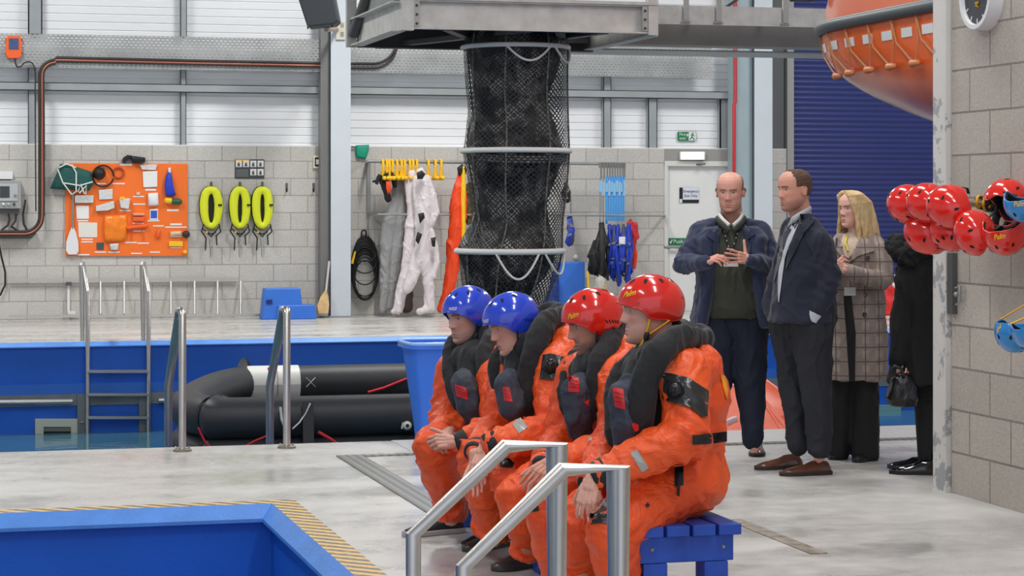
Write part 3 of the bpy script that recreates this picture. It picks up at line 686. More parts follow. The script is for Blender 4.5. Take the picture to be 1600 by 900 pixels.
hsuit('grey_suit', [[(626,272,5),(622,290,8),(614,330,11),(608,370,12),(604,410,10),(602,450,9),(599,484,6)],[(630,290,7),(624,340,12),(618,390,12),(613,430,9),(609,480,5)],[(634,278,5),(642,310,6),(642,350,7),(636,378,6)],[(618,310,9),(606,350,10),(603,380,9)]], M_gys, 'grey immersion suit hanging leftmost on the rail', 1, YR+.12)
hsuit('white_suit', [[(643,272,6),(646,300,9),(646,332,11),(641,380,11),(637,420,10),(630,450,10),(624,470,8),(621,484,8),(615,487,5)],[(636,285,5),(640,310,6),(644,338,7)],[(650,320,8),(652,370,9),(648,420,8)]], M_whs, 'white immersion suit hanging just right of the grey one', 2, YR-.08)
hsuit('white_suit', [[(657,268,6),(660,285,11),(662,320,13),(660,360,12),(660,395,12),(668,430,9),(671,460,8),(671,482,8),(656,487,5)],[(668,280,6),(675,305,7),(680,332,7),(672,350,7),(663,356,5)],[(650,280,5),(651,310,6),(655,340,6),(652,352,5)],[(656,395,11),(646,425,10),(642,440,9),(636,452,7)],[(672,360,6),(678,385,6),(681,410,6),(675,430,7)]], M_whs, 'white immersion suit at the front with black cuffs', 3, YR-.26)
for i, px in enumerate(([(652,362),(660,366),(654,382),(649,376)],[(653,334),(662,332),(664,340),(656,350)],[(673,372),(681,370),(680,386),(675,385)],[(651,270),(659,266),(665,272),(660,280),(652,280)])):
    o = lump('suit_cuff', px, M_black, .07, '', '', YR-.42)
    adopt(o, bpy.data.objects['white_suit.001'])
hsuit('dark_suit', [[(640,345,8),(640,400,10),(636,440,9)],[(636,440,8),(636,480,10)]], M_tp, 'dark brown garment hanging behind the white suits', 4, YR+.24)
hsuit('black_orange_jacket', [[(604,270,5),(602,285,7),(606,310,5)],[(612,268,4),(616,290,3)]], M_black, 'black garment under the yellow hangers at the left end of the rail', 5, YR-.02)
lump('orange_panel', [(603,283),(610,282),(611,300),(606,304),(603,294)], M_ors, .06, 'small orange cloth panel showing beside the black garment', 'cloth', YR-.09); adopt(bpy.data.objects['orange_panel'], bpy.data.objects['black_orange_jacket'])
hsuit('orange_suit', [[(721,270,4),(716,290,7),(713,320,10),(712,355,11),(708,400,9),(702,440,8),(696,466,7),(689,484,5)],[(718,285,6),(724,312,7),(722,340,7)],[(716,350,8),(716,385,7),(718,398,6)],[(707,380,10),(708,420,9),(704,450,8),(698,470,6)]], M_ors, 'bright orange immersion suit hanging left of the black net chute', 6, YR-.1)
lump('black_hood', [(714,262),(722,256),(729,262),(728,272),(716,274)], M_black, .08, 'black hood on top of the orange hanging suit', 'hood', YR-.1)
hsuit('yellow_jacket', [[(724,262,3),(724,300,4),(724,390,3),(722,410,3)]], M_ye, 'narrow yellow garment between orange suit and net chute', 7, YR-.16, .01, 'jacket')
hsuit('mixed_jacket', [[(733,290,4),(734,320,7),(732,345,6)]], mat('dark_yellow_fabric', (120,112,60), .7, rgb2=(40,40,44), vscale=30), 'dark and yellow patterned garment seen beside the net chute', 8, YR-.02, .012, 'jacket')
for i, x in enumerate((598,604,608,613,620,627,632,640,645,651,669,680,689)):
    Yh = YR-.02; t = thing('coat_hanger', PY(x, 279, Yh), 'yellow plastic hanger on the upper rail', 'hanger', 'yellow hangers on the upper rail')
    if x >= 669: t['label'] = {669:'leftmost of three empty yellow hangers on the bare rail stretch', 680:'middle one of three empty yellow hangers on the bare rail stretch', 689:'rightmost of three empty yellow hangers on the bare rail stretch'}[x]
    else: t['label'] = 'yellow hanger above the grey and white suits, %s from the left in the crowded group' % ('first','second','third','fourth','fifth','sixth','seventh','eighth','ninth','tenth')[i]
    MB().tube([PY(x, 262, Yh)+V((0, -.03, 0)), PY(x, 251, Yh)+V((0, -.03, 0)), PY(x, 250, Yh)+V((0, .02, 0)), PY(x, 258, Yh)+V((0, .03, 0))], .017, 8).build('hook', M_ye, t, smooth=60)
    MB().cap(PY(x, 260, Yh)+V((0, -.03, 0)), PY(x, 276, Yh), .015, .034, 10).cap(PY(x, 276, Yh)+V((0, -.12, -.02)), PY(x, 276, Yh)+V((0, .12, -.02)), .03, .03, 10).build('shoulder_bar', M_ye, t, smooth=60)
gl = thing('black_gloves', PY(596, 290, YR-.1), 'pair of black gloves dangling at the left end of the rail', 'gloves')
for k, px in enumerate(([(594,273),(590,282),(582,284)],[(597,275),(595,288)],[(602,272),(604,284),(608,292)],[(592,276),(588,288)])): MB().tube([PY(x, y, YR-.08-.02*k) for x, y in px], [.03,.022,.014][:len(px)], 8).build('finger', M_black, gl, smooth=60)
# harnesses
M_hb = mat('harness_blue', (34,66,186), .5, vary=.2); M_lb = mat('lanyard_blue', (70,160,232), .5); M_chr = mat('chrome_hook', (176,176,174), .3, metal=.8)
lx = [938,943,948,952,956,960,964,968,972,975]
for i, x in enumerate(lx):
    t = thing('lifting_lanyard', PY(x, 385, YR), 'light blue webbing lanyard on the rail, %s from the left of ten' % ('first','second','third','fourth','fifth','sixth','seventh','eighth','ninth','tenth')[i], 'lanyard', 'light blue lanyards at the right rail end')
    MB().tube([PY(x-1.2, 262, YR), PY(x-1, 254, YR-.03), PY(x+1, 254, YR-.03), PY(x+1.2, 278, YR)], .010, 7).build('steel_hook', M_chr, t, smooth=60)
    MB().beam(PY(x, 276, YR-.02), PY(x-.4, 345 if i > 2 else 350, YR-.02), .028 if 1 < i < 9 else .012, .018, (0,1,0)).build('webbing', M_lb if i > 1 else M_gal, t)
    MB().beam(PY(x, 282+(i % 3)*2, YR-.035), PY(x, 300+(i % 2)*6, YR-.035), .034, .012, (0,1,0)).build('sleeve', mat('sleeve_pale', (140,190,226), .5), t)
random.seed(8)
def harness(x, y0, y1, m1, lb, nm='body_harness', sp=6, dy=0, n=6):
    t = thing(nm, PY(x, y1, YR-.05+dy), lb, 'harness')
    for k in range(n):
        xa = x+random.uniform(-sp, sp); xb = x+random.uniform(-sp, sp); yb = y1-random.uniform(0, (y1-y0)*.3)
        pts = [PY(x+random.uniform(-2,2), y0+random.uniform(0,6), YR-.05+dy), PY(xa, (y0+yb)*.5, YR-.07+dy-.02*k), PY(xb, yb-5, YR-.06+dy-.015*k), PY((xa+xb)/2, yb, YR-.05+dy)]
        MB().tube(pts, [.028,.042,.042,.03], 8, flat=.6).build('webbing', m1 if k % 4 else M_dgrey if m1 is M_hb else m1, t, smooth=60)
    for k in range(2): MB().tube([PY(x+random.uniform(-sp, sp)+q[0], y0+(y1-y0)*(.3+.3*k)+q[1], YR-.2+dy) for q in ((0,0),(2,0),(2,4),(0,4),(0,0))], .007, 6).build('buckle', M_chr, t, smooth=60)
for x, lb, m1 in ((930,'black webbing harness hanging leftmost under the blue lanyards',M_black),(940,'black harness with steel buckles between the other harnesses',M_black)): harness(x, 348 if x > 935 else 375, 432, m1, lb, sp=8, n=12)
for i, x in enumerate((952,959,966,974,982)): harness(x, 350, 448-(i % 2)*8, M_hb, 'dark and royal blue webbing harness, '+['leftmost','second from the left','middle one','second from the right','rightmost'][i]+' of the blue ones', n=7, sp=5, dy=-.03*i)
lump('harness_label', [(967,370),(977,370),(977,382),(967,382)], M_pl, .02, 'white label on the middle blue harness', 'label', YR-.33)
hsuit('red_vest', [[(985,348,5),(990,372,6),(987,400,4)],[(993,350,4),(996,372,3)]], M_red, 'red buoyancy vest hanging right of the blue harnesses', 9, YR-.05, .012, 'vest')
hsuit('orange_strap_bag', [[(990,380,4),(993,400,4),(991,418,4)]], M_ors, 'orange strap bag below the red vest', 10, YR-.05, .012, 'bag')
harness(890, 335, 385, M_hb, 'single blue harness hanging just right of the net chute', sp=5, n=6)
pipe('steel_chain', [(886,285),(891,300),(893,334)], YR-.05, .012, M_chr, 'steel chain above the single blue harness', 'chain')
harness(884, 285, 320, M_black, 'thin black strap hanging above the single blue harness', 'black_strap', sp=4, n=3)
# blue net and blue mat behind the chute
o = wpoly('blue_foam_mat', [(873,410),(914,409),(915,493),(872,494)], YW-.35, .14, M_bl, None, .015); tag(o, 'upright blue plastic block behind the helmets, right of the chute', 'mat')
o = lump('blue_net_bag', [(864,420),(873,418),(874,480),(866,497),(850,498),(846,480),(858,450)], mat('blue_net', (30,76,176), .7, bump=1, bscale=60, rgb2=(14,30,70), vscale=50), .25, 'blue rope net bag between chute and blue block', 'net', YW-.6)
o = MB().cap(PY(900,402,YW), PY(900,402,YW-.05), .04, .035).build('round_peg', M_pl, smooth=60); tag(o, 'white round wall peg above the blue block', 'peg')
hsuit('grey_bag', [[(938,440,9),(938,478,11)],[(933,436,3),(935,455,3)]], mat('bag_grey', (190,188,176), .6), 'pale grey sack on the deck below the black harness', 11, YR-.3, .014, 'bag')
hsuit('yellow_black_strap', [[(918,425,2),(920,455,2.4)],[(946,445,2),(948,460,2)]], M_ye, 'yellow straps beside the pale sack', 12, YR-.2, .01, 'strap')
# ---------------------------------------------------------------- exit door
DY = YW+.05
dr = MB().box((DX0+.05, DY, 0), (DX1-.05, DY+.05, ZT-.24)).build('door_1', mat('door_white', (228,229,226), .45, vary=.03)); struct(dr)
f = MB(); f.box((DX0, YW-.01, 0), (DX0+.05, YW+.12, ZT-.17)).box((DX1-.05, YW-.01, 0), (DX1, YW+.12, ZT-.17)).box((DX0, YW-.012, ZT-.24), (DX1, YW+.12, ZT-.17)); struct(f.build('trim_17', mat('door_frame_white', (214,214,208), .5)))
pb = MB().tube([PY(1038,386,DY-.06), PY(1150,388,DY-.06)], .018, 10).box(PY(1038,390,DY-.05), PY(1044,382,DY)).build('push_bar', M_gal); tag(pb, 'grey push bar across the white exit door', 'door bar')
cb = MB().beam(PY(1086,257,DY-.04), PY(1102,256,DY-.12), .03, .02); cb.box(PY(1096,259,DY-.03), PY(1112,255,DY)); tag(cb.build('door_closer', M_dgrey), 'dark grey door closer at the top of the exit door', 'door closer')
es = thing('exit_notice', PY(1077, 317, DY), 'white notice reading Emergency Exit Only on the door', 'sign')
wrect('notice_backing', 1062, 293, 1092, 317, DY, .012, M_black, es); wrect('notice_face', 1067, 293, 1092, 312, DY-.012, .004, mat('notice_pale', (214,220,232), .5), es)
wrect('notice_corner', 1062, 311, 1066, 317, DY-.012, .004, M_pl, es)
for k, s_ in enumerate(('Emergency', 'Exit Only')): text('lettering', s_, PY(1079.5, 299+7*k, DY-.0175), .052, RW, M_black, es)
ps = thing('push_bar_sign', PY(1065, 384, DY), 'green strip sign reading Push bar on the exit door', 'sign')
M_gn = mat('sign_green', (22,120,70), .5)
wrect('sign_face', 1045, 372, 1092, 383, DY, .012, M_gn, ps); text('lettering', 'Push bar to open', PY(1052, 377.5, DY-.0135), .078, RW, M_pl, ps, align='LEFT')
MB().tube([PY(x, y, DY-.014) for x, y in ((1046.3,377.5),(1047.5,380.5),(1050.5,374.5))], .006, 6).build('tick', M_pl, ps)
fs = thing('fire_exit_sign', PY(1073, 220, YW+.1), 'green and white fire exit sign on the cladding above the door', 'sign')
YS = YW+.12
wrect('sign_face', 1059, 206, 1088, 220, YS, .012, M_gn, fs); wrect('pictogram_panel', 1076, 206.5, 1087.5, 219.5, YS-.012, .002, M_pl, fs)
for k, s_ in enumerate(('Fire', 'exit')): text('lettering', s_, PY(1066.5, 210+6*k, YS-.0135), .062, RW, M_pl, fs)
m = MB(); Z_ = YS-.016
m.sph(PY(1082.5,208.8,Z_), .011, 8, 6); m.tube([PY(x,y,Z_) for x, y in ((1082,210),(1081,214),(1083.5,216),(1085,218.5))], .007, 6); m.tube([PY(x,y,Z_) for x, y in ((1081,214),(1079.5,216.5),(1077.5,217))], .006, 6); m.tube([PY(x,y,Z_) for x, y in ((1079,211),(1082,210.6),(1085,212.5))], .005, 6)
m.build('running_figure', M_gn, fs); MB().prism([PY(x,y,YS-.0145) for x, y in ((1073,208),(1076,211),(1073,214))], (0,.001,0)).build('arrow', M_pl, fs)
el = thing('emergency_light', PY(1083, 250, YW-.05), 'white emergency light on the lintel above the exit door', 'light')
wrect('base', 1063, 237, 1102, 250, YW-.005, .05, M_pl, el, .006); wrect('diffuser', 1065, 238, 1100, 249, YW-.055, .03, mat('light_diffuser', (250,250,248), .3, emit=1.2), el, .01)
struct(MB().box((DX0, YW-.006, ZT-.17), (DX1, YW, ZT)).build('trim_18', mat('lintel_grey', (150,148,144), .7)))
# loudspeaker and bracket on the pillar
sp = thing('loudspeaker', P(497, 42, 27.6), 'black loudspeaker mounted high on the pillar', 'loudspeaker')
m = MB(); m.prism([P(x, y, 27.4) for x, y in ((462,-14),(515,-40),(529,32),(522,38),(480,42))], tuple(V((SY*.45, CY*.45, 0)))); m.build('cabinet', mat('speaker_black', (44,48,54), .55, bump=.2, bscale=90), sp, bevel=.02)
for x, y in ((481,43),(519,40)): MB().cap(P(x, y, 27.5), P(x, y+1, 27.5), .012, .012, 8).build('foot', M_black, sp)
bk = thing('speaker_bracket', PY(530, 60, YW-.32), 'cream steel wall bracket for the loudspeaker', 'bracket')
wrect('mount_plate', 525, 33, 540, 62, YW-.3, .03, mat('cream_steel', (206,202,188), .5), bk, .003); MB().tube([P(510,46,27.7), PY(526,46,YW-.32)], .03, 10).build('arm', mat('arm_copper', (170,150,136), .4, metal=.4), bk, smooth=60)
for k in (39, 53): wrect('slot', 532, k-3, 537, k+4, YW-.33, .004, mat('slot_grey', (150,146,136), .5), bk)
# ================================================================ pool hall: platform, chute, raft, rails
RV = V((CY, -SY, 0)); VV = V((SY, CY, 0)); UZ = V((0, 0, 1))
M_gal2 = mat('weathered_galvanised', (184,183,178), .5, metal=.12, bump=.15, bscale=25, rgb2=(176,175,171), vscale=4)
M_galf = mat('platform_galvanised', (196,194,188), .5, metal=.12, bump=.2, bscale=12, rgb2=(220,218,212), vscale=7)
YP = 20.0
pf = thing('jump_platform', PY(830, 60, 21), 'galvanised steel platform hanging above the pool, top centre', 'platform')
FX0, FX1 = PY(628, 30, YP).x, PY(1028, 30, YP).x
zb = PY(800, 48, YP).z; zt = PY(800, 3, YP).z; YE = YP+2.15
def channel(m, x0, x1, y, z0, z1, dep=.07, t=.008, face=1):      # channel with its open side toward -y
    m.box((x0, y+dep-t, z0), (x1, y+dep, z1)); m.box((x0, y, z1-.014), (x1, y+dep-t, z1)); m.box((x0, y, z0), (x1, y+dep-t, z0+.014))
m = MB(); channel(m, FX0+.11, FX1-.09, YP, zb, zt); m.build('front_beam', M_galf, pf)
m = MB(); m.box((FX0, YP-.01, zb-.015), (FX0+.115, YP+.09, zb+1.2)); m.build('corner_post', M_galf, pf)
m = MB(); m.box((FX1-.1, YP-.01, zb-.015), (FX1, YP+.09, zb+1.2)); m.build('corner_post', M_galf, pf)
m = MB(); m.box((FX0-.0, YP-.02, zt), (FX1, YP+.1, zt+.03)); m.box((FX0+.3, YP, zt+.06), (FX1-.3, YP+.02, zt+.3)); m.build('toe_board', M_galf, pf)
m = MB()
for xx in (FX0+.115, FX1-.16): m.box((xx, YP-.004, zb+.02), (xx+.055, YP+.004, zt-.015))
m.build('end_plate', M_gal2, pf)
for xx in (FX0+.142, FX1-.132):
    for k in range(3): MB().cap((xx, YP-.004, zb+.05+.085*k), (xx, YP-.018, zb+.05+.085*k), .013, .011, 8).build('bolt', M_dgrey, pf, smooth=60)
# left side beam (open channel facing left), back corner, brace tube
m = MB(); m.box((FX0, YP+.09, zb-.01), (FX0+.008, YE, zb+.26)); m.box((FX0-.09, YP+.09, zb-.02), (FX0+.05, YE, zb-.008)); m.box((FX0-.09, YP+.09, zb+.25), (FX0, YE, zb+.262)); m.build('side_beam', M_galf, pf)
m = MB(); m.box((FX0-.12, YE-.02, zb-.03), (FX0-.02, YE+.06, zb+1.2)); m.build('back_post', M_gal2, pf)
m = MB(); m.box((FX1-.1, YP+.09, zb-.02), (FX1+.03, YE, zb-.005)); m.box((FX1-.05, YP+.09, zb-.02), (FX1-.04, YE, zb+.25)); m.build('side_beam', M_galf, pf)
m = MB(); m.tube([(FX0-.06, YE-.05, zb+.1), (FX0+.02, YE-.7, zb+.62)], .055, 12); m.build('brace_tube', M_dgrey, pf, smooth=50)
m = MB(); m.box((FX0+.1, YE-1.0, zb+.27), (FX0+.42, YE-.98, zb+1.1)); m.box((FX0+.02, YP+.4, zb+.3), (FX0+.03, YE, zb+1.1)); m.build('side_panel', M_gal, pf)
m = MB(); channel(m, FX0, FX1, YE, zb-.03, zb+.22); m.box((FX0+.2, YE-.03, zb-.035), (FX1, YE+.1, zb-.02)); m.build('rear_beam', M_dgrey, pf)
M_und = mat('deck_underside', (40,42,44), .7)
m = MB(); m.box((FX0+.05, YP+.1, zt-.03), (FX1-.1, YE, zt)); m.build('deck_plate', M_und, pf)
for f0, f1 in ((.18, .55), (.5, .2), (.62, .88), (.8, .6)):
    MB().beam((FX0+(FX1-FX0)*f0, YP+.1, zb+.02), (FX0+(FX1-FX0)*f1, YE, zb+.02), .09, .05).build('under_brace', M_dgrey, pf)
# walkway running off to the right
wk = thing('steel_walkway', PY(1150, 80, YE+.05), 'galvanised walkway beam running right from the platform to behind the lifeboat', 'walkway')
wx1 = PY(1420, 60, YE).x
y_ = YE-.5; za, zc = PY(1150, 40, y_).z, PY(1150, 12, y_).z
m = MB(); m.box((FX1, y_, za), (wx1, y_+.012, zc)); m.box((FX1, y_, zc), (wx1, y_+.08, zc+.012)); m.build('kick_plate', M_galf, wk)
zd = PY(1150, 71, YE).z
m = MB(); m.box((FX1-.55, YE-.03, zd), (wx1, YE, za+.16)); m.box((FX1-.55, YE-.05, zd-.012), (wx1, YE+.3, zd)); m.build('lower_girder', mat('walkway_grey', (140,136,132), .55, metal=.15, vary=.12), wk)
m = MB(); m.box((FX1-.2, YE+.3, zd-.05), (wx1, YE+1.1, zd-.035)); m.build('lower_flange', M_gal2, wk)
for px in (1122, 1226, 1071): 
    x_ = PY(px, 20, y_).x; MB().box((x_-.03, y_-.03, za+.03), (x_+.03, y_-.005, zc+1.2)).box((x_-.05, y_-.03, za+.02), (x_+.05, y_, za+.035)).build('guard_post', M_gal2, wk)
MB().beam(PY(1130,14,YE+.5), PY(1180,-20,YE+.5), .03, .03).build('diagonal_rod', M_dgrey, wk)
# --- escape chute -------------------------------------------------------------
CYc = 20.95
ct = thing('escape_chute', PY(805, 560, CYc), 'tall black net escape chute with white hoops hanging from the platform', 'net chute')
def chx(y, side):     # outline of the net by pixel row
    T = {-1: [(40,733),(75,727),(120,729),(180,734),(237,726),(300,735),(345,740),(392,718),(430,722),(470,728),(520,735)],
          1: [(40,880),(75,884),(120,883),(180,884),(237,886),(300,882),(345,876),(392,875),(430,868),(470,852),(520,846)]}[side]
    for (a, xa), (b, xb) in zip(T, T[1:]):
        if y <= b: return xa+(xb-xa)*max(0, (y-a))/(b-a)
    return T[-1][1]
def chs(y, a, k=1.0, dx=0):
    x0, x1 = chx(y, -1), chx(y, 1); c = PY((x0+x1)/2+dx, y, CYc); r = (PY(x1, y, CYc)-PY(x0, y, CYc)).x/2*k
    return V((c.x+r*cos(a), c.y+r*sin(a), c.z))
def netmat(nm, thread, fill_alpha, sc, c=(26,26,28)):
    q = NT(nm); u = q.n('UVMap'); 
    mp = q.n('Mapping'); mp.inputs['Scale'].default_value = sc; q.l(u.outputs[0], mp.inputs[0]); sp = q.n('SeparateXYZ'); q.l(mp.outputs[0], sp.inputs[0])
    a = q.math('FRACT', q.math('ADD', sp.outputs[0], sp.outputs[1])); b = q.math('FRACT', q.math('SUBTRACT', sp.outputs[0], sp.outputs[1]))
    k = q.math('MAXIMUM', q.math('LESS_THAN', a, thread), q.math('LESS_THAN', b, thread))
    return q, k
m = MB(); nz = 150; na = 64
me_pts = []; 
for j in range(nz+1):
    y = 44+(520-44)*j/nz; me_pts.append([chs(y, 2*pi*i/na) + V((.012*noise.noise(V((i*.4, j*.1, 0))),)*2+(0,)) for i in range(na)])
m.rings(me_pts, cap=False)
def with_uv(mb, name, mt, parent, nu, su, sv):
    me = bpy.data.meshes.new(name); me.from_pydata([tuple(p) for p in mb.v], [], mb.f); uv = me.uv_layers.new(name='UVMap')
    for p in me.polygons:
        for li, vi in zip(p.loop_indices, p.vertices):
            a, b = vi % nu, vi//nu
            if a == 0 and any(v % nu == nu-1 for v in p.vertices): a = nu
            uv.data[li].uv = (a/nu*su, b*sv)
    return link(me, name, mt, parent, 60)
q, k = netmat('black_net_outer', .26, 0, (1, 1, 1))
q.b.inputs['Base Color'].default_value = (.018,.018,.02,1); q.b.inputs['Roughness'].default_value = .6; q.l(k, q.b.inputs['Alpha'])
with_uv(m, 'outer_net', q.m, ct, na, 54, .40)
# inner sleeve: woven tube hanging inside, gathered into folds
q, k = netmat('black_woven_sleeve', .35, 0, (1, 1, 1)); g = q.n('NewGeometry'); n = q.noise(g.outputs['Position'], 5, 4, .6)
q.l(q.mix(q.math('MULTIPLY', k, q.rng(n, .46, .60, 0, .9)), (.008,.008,.010), (.50,.50,.46)), q.b.inputs['Base Color']); q.b.inputs['Roughness'].default_value = .55
q.bump(k, .4, .005)
m = MB(); rs = []
for j in range(nz+1):
    y = 44+(520-44)*j/nz
    kk = .70+.20*abs(cos((y-75)/157*pi))**1.5; dx = -7+4*sin((y-60)/157*pi*2)
    rs.append([chs(y, 2*pi*i/na, kk*(1+.05*sin(5*2*pi*i/na+y*.012)+.035*sin(9*2*pi*i/na-y*.02)+.05*noise.noise(V((cos(2*pi*i/na)*1.3, sin(2*pi*i/na)*1.3, y*.015)))), dx) for i in range(na)])
m.rings(rs, cap=False); with_uv(m, 'inner_sleeve', q.m, ct, na, 64, .55)
M_rope = mat('white_rope', (244,242,236), .7, bump=.3, bscale=120)
def hoop(y, lb, r=.030):
    MB().tube([chs(y, 2*pi*i/48, 1.02) for i in range(48)], r, 10, closed=True, up=(0,0,1)).build('hoop', M_rope if y < 100 else mat('white_hoop', (246,244,238), .5), ct, smooth=60)
hoop(75, '', .024); hoop(236, '', .027); hoop(392, '', .030)
def swag(y, a0, a1, drop, r=.012):
    MB().tube([chs(y, radians(a0+(a1-a0)*i/14), 1.04)-V((0, 0, drop*sin(pi*i/14))) for i in range(15)], r, 8).build('rope_loop', M_rope, ct, smooth=60)
swag(76, 245, 295, .15); swag(76, 300, 350, .15); swag(393, 240, 288, .26); swag(393, 294, 348, .22)
for a in (243, 292, 345, 200, 90, 140): MB().tube([chs(44+(520-44)*i/40, radians(a)+.03*sin(i*.5), 1.01) for i in range(41)], .009, 6).build('hanging_cord', mat('speckled_cord', (140,138,130), .7, rgb2=(30,30,30), vscale=40), ct, smooth=60)
for k in range(3): MB().tube([chs(242+4*k, radians(200+i*140/12), .97)-V((0,0,.03*sin(pi*i/12))) for i in range(13)], .012, 6).build('lacing', mat('grey_lacing', (160,158,150), .7, rgb2=(40,40,40), vscale=50), ct, smooth=60)
# --- life raft ------------------------------------------------------------------
lr = thing('life_raft', PY(470, 697, 21.5), 'black inflatable life raft floating in the far pool behind the handrails', 'life raft')
M_raft = mat('raft_black_rubber', (46,48,52), .5, bump=.12, bscale=8, vary=.12, vscale=3)
R_ = .19; zt_ = -.245-R_
def rp(px, py, z): return PF(px, py, z)
A0 = PF(318, 640, zt_); A1 = PF(900, 652, zt_); B0 = PF(405, 592, zt_+.03); B1 = PF(900, 592, zt_+.03)
A0.y = A1.y = 19.9; A1.x = 6.4; A0.x = PY(322, 640, 19.9).x
B0 = V((PY(384, 590, 23.6).x, 23.6, zt_)); B1 = V((7.2, 23.6, zt_)); A2 = V((PY(300, 620, 21.2).x, 21.3, zt_)) 
path = [A1, A0+V((.5,0,0)), A0+V((.1,.12,0)), A0.lerp(A2, .5)+V((-.05,.0,0)), A2, A2.lerp(B0, .55)+V((-.10, .1, 0)), B0+V((-.05,-.03,0)), B0+V((.4,0,0)), B1]
def rnd(path, n=6):
    out = []
    for i in range(len(path)-1):
        p0 = path[max(0, i-1)]; p1 = path[i]; p2 = path[i+1]; p3 = path[min(len(path)-1, i+2)]
        for k in range(n):
            t = k/n; out.append(.5*((2*p1)+(-p0+p2)*t+(2*p0-5*p1+4*p2-p3)*t*t+(-p0+3*p1-3*p2+p3)*t**3))
    return out+[path[-1]]
pp = rnd(path)
MB().tube(pp, R_, 24, up=(0,0,1)).build('upper_tube', M_raft, lr, smooth=60)
MB().tube([p-V((0,-.02,.36)) for p in pp], R_, 20, up=(0,0,1)).build('lower_tube', M_raft, lr, smooth=60)
m = MB(); m.prism([p-V((0,0,.4)) for p in pp[::2]], (0,0,.02)); m.build('raft_floor', M_raft, lr)
def band(mtl, c, ax, half, r, nm, a0=0, a1=360, th=.006):   # strip wrapped round a horizontal tube
    c = V(c); ax = V(ax).normalized(); s_ = ax.cross(UZ).normalized(); m = MB(); n = 18; rs = []
    for o_ in (-half, half):
        for rr in ((r+th, r-.002) if o_ < 0 else (r-.002, r+th)):
            rs.append([c+ax*o_+(s_*cos(radians(a0+(a1-a0)*i/n))+UZ*sin(radians(a0+(a1-a0)*i/n)))*rr for i in range(n+1)])
    order = [rs[0], rs[3], rs[2], rs[1]]; N = n+1; vs = [p for r_ in order for p in r_]; fs = [((a % 4)*N+i, (a % 4)*N+i+1, ((a+1) % 4)*N+i+1, ((a+1) % 4)*N+i) for a in range(4) for i in range(n)]
    fs += [(0, N, 2*N, 3*N), (n, 3*N+n, 2*N+n, N+n)]
    m.add(vs, fs); return m.build(nm, mtl, lr, smooth=50)
M_tapew = mat('retro_tape', (222,222,216), .4)
Yb_ = 23.6
band(M_tapew, (PY(401,595,Yb_).x+.05, Yb_, zt_), (1,0,0), .16, R_, 'white_tape', 0, 360)
band(M_tapew, (PY(447,595,Yb_).x, Yb_, zt_), (1,0,0), .13, R_, 'white_tape', 0, 360)
xx = PY(481,598,Yb_).x
for k in (-1, 1): MB().beam((xx-.05, Yb_-R_-.004, zt_+.05*k+.02), (xx+.05, Yb_-R_-.004, zt_-.05*k+.02), .006, .02, (0,1,0)).build('x_mark', M_tapew, lr)
M_rr = mat('red_line', (206,34,52), .5)
def rl(px, Y, r=.010):
    MB().tube([PY(x, y, Y) for x, y in px], r, 8).build('red_line', M_rr, lr, smooth=60)
rl([(575,613),(600,606),(645,588)], 23.36, .014); rl([(310,668),(313,676),(320,690),(330,700)], 19.66); rl([(385,696),(400,688),(425,678)], 19.66); rl([(497,675),(515,685),(530,696)], 19.66, .016); rl([(418,577),(425,580),(448,578)], 23.5)
MB().cap(PY(422,577,23.5), PY(426,578,23.5), .03, .025, 8).build('red_toggle', M_rr, lr, smooth=60)
MB().tube([PY(x, y, 19.66) for x, y in ((485,630),(478,645),(468,660),(457,670))], .022, 8, flat=.3, up=(1,0,0)).build('white_webbing', M_tapew, lr, smooth=60)
MB().tube([PY(x, y, 19.66) for x, y in ((438,636),(440,655),(445,668))], .012, 8).build('white_webbing', M_tapew, lr, smooth=60)
MB().beam(PY(481,628,19.69), PY(482,697,19.60), .10, .02, (0,1,0)).build('patch_strip', mat('rubber_patch', (38,39,42), .6), lr)
o = MB().cap(PY(636,665,19.72), PY(636,665,19.66), .045, .04, 20); o.build('valve_ring', M_tapew, lr, smooth=50); MB().cap(PY(636.5,665,19.67), PY(636.5,665,19.63), .02, .018, 12).build('valve_centre', M_black, lr, smooth=50)
MB().tube([PY(x, y, 19.65) for x, y in ((630,660),(628,668),(628,670))], .008, 6).build('valve_cord', M_tapew, lr)
# --- orange raft canopy --------------------------------------------------------
cn = thing('orange_canopy', PF(1230, 690, -.9), 'bright orange life raft canopy with silver strips behind the standing men', 'raft canopy')
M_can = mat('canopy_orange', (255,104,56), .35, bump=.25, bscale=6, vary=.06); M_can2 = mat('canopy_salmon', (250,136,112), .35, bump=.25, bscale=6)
Yc = 15.6
ap = PY(1128, 545, Yc+.9)
def tri(px, nm, mt, Y0, apx=True, off=0):
    pts = [PY(x, y, Y0)+V((0, off, 0)) for x, y in px]; return pts
bl = PY(1040, 730, Yc); br_ = PY(1352, 700, Yc); bm_ = PY(1215, 730, Yc-.55)
def panel(a, b, c, nm, mt, sag=.05):
    def fn(u, v):
        p = a.lerp(b, u).lerp(c, v); p = V(a)*(1-u)*(1-v)+V(b)*u*(1-v)+V(c)*v
        return p+V((0, .25*sag*sin(pi*u)*(1-v)*3+.02*noise.noise(p*3), -sag*sin(pi*u)*(1-v)*.6))
    return MB().grid(fn, 16, 16).build(nm, mt, cn, smooth=80, thick=.01)
a_ = ap
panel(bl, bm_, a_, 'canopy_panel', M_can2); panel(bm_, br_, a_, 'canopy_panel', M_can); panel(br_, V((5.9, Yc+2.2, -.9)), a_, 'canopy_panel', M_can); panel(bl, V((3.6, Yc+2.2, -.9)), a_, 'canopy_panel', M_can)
def cstrip(pts, w_=.03, mt=None, nm='silver_strip'):
    MB().tube(pts, w_, 8, flat=.25, up=(0,1,0)).build(nm, mt or mat('silver_tape', (208,212,214), .3, metal=.3), cn, smooth=60)
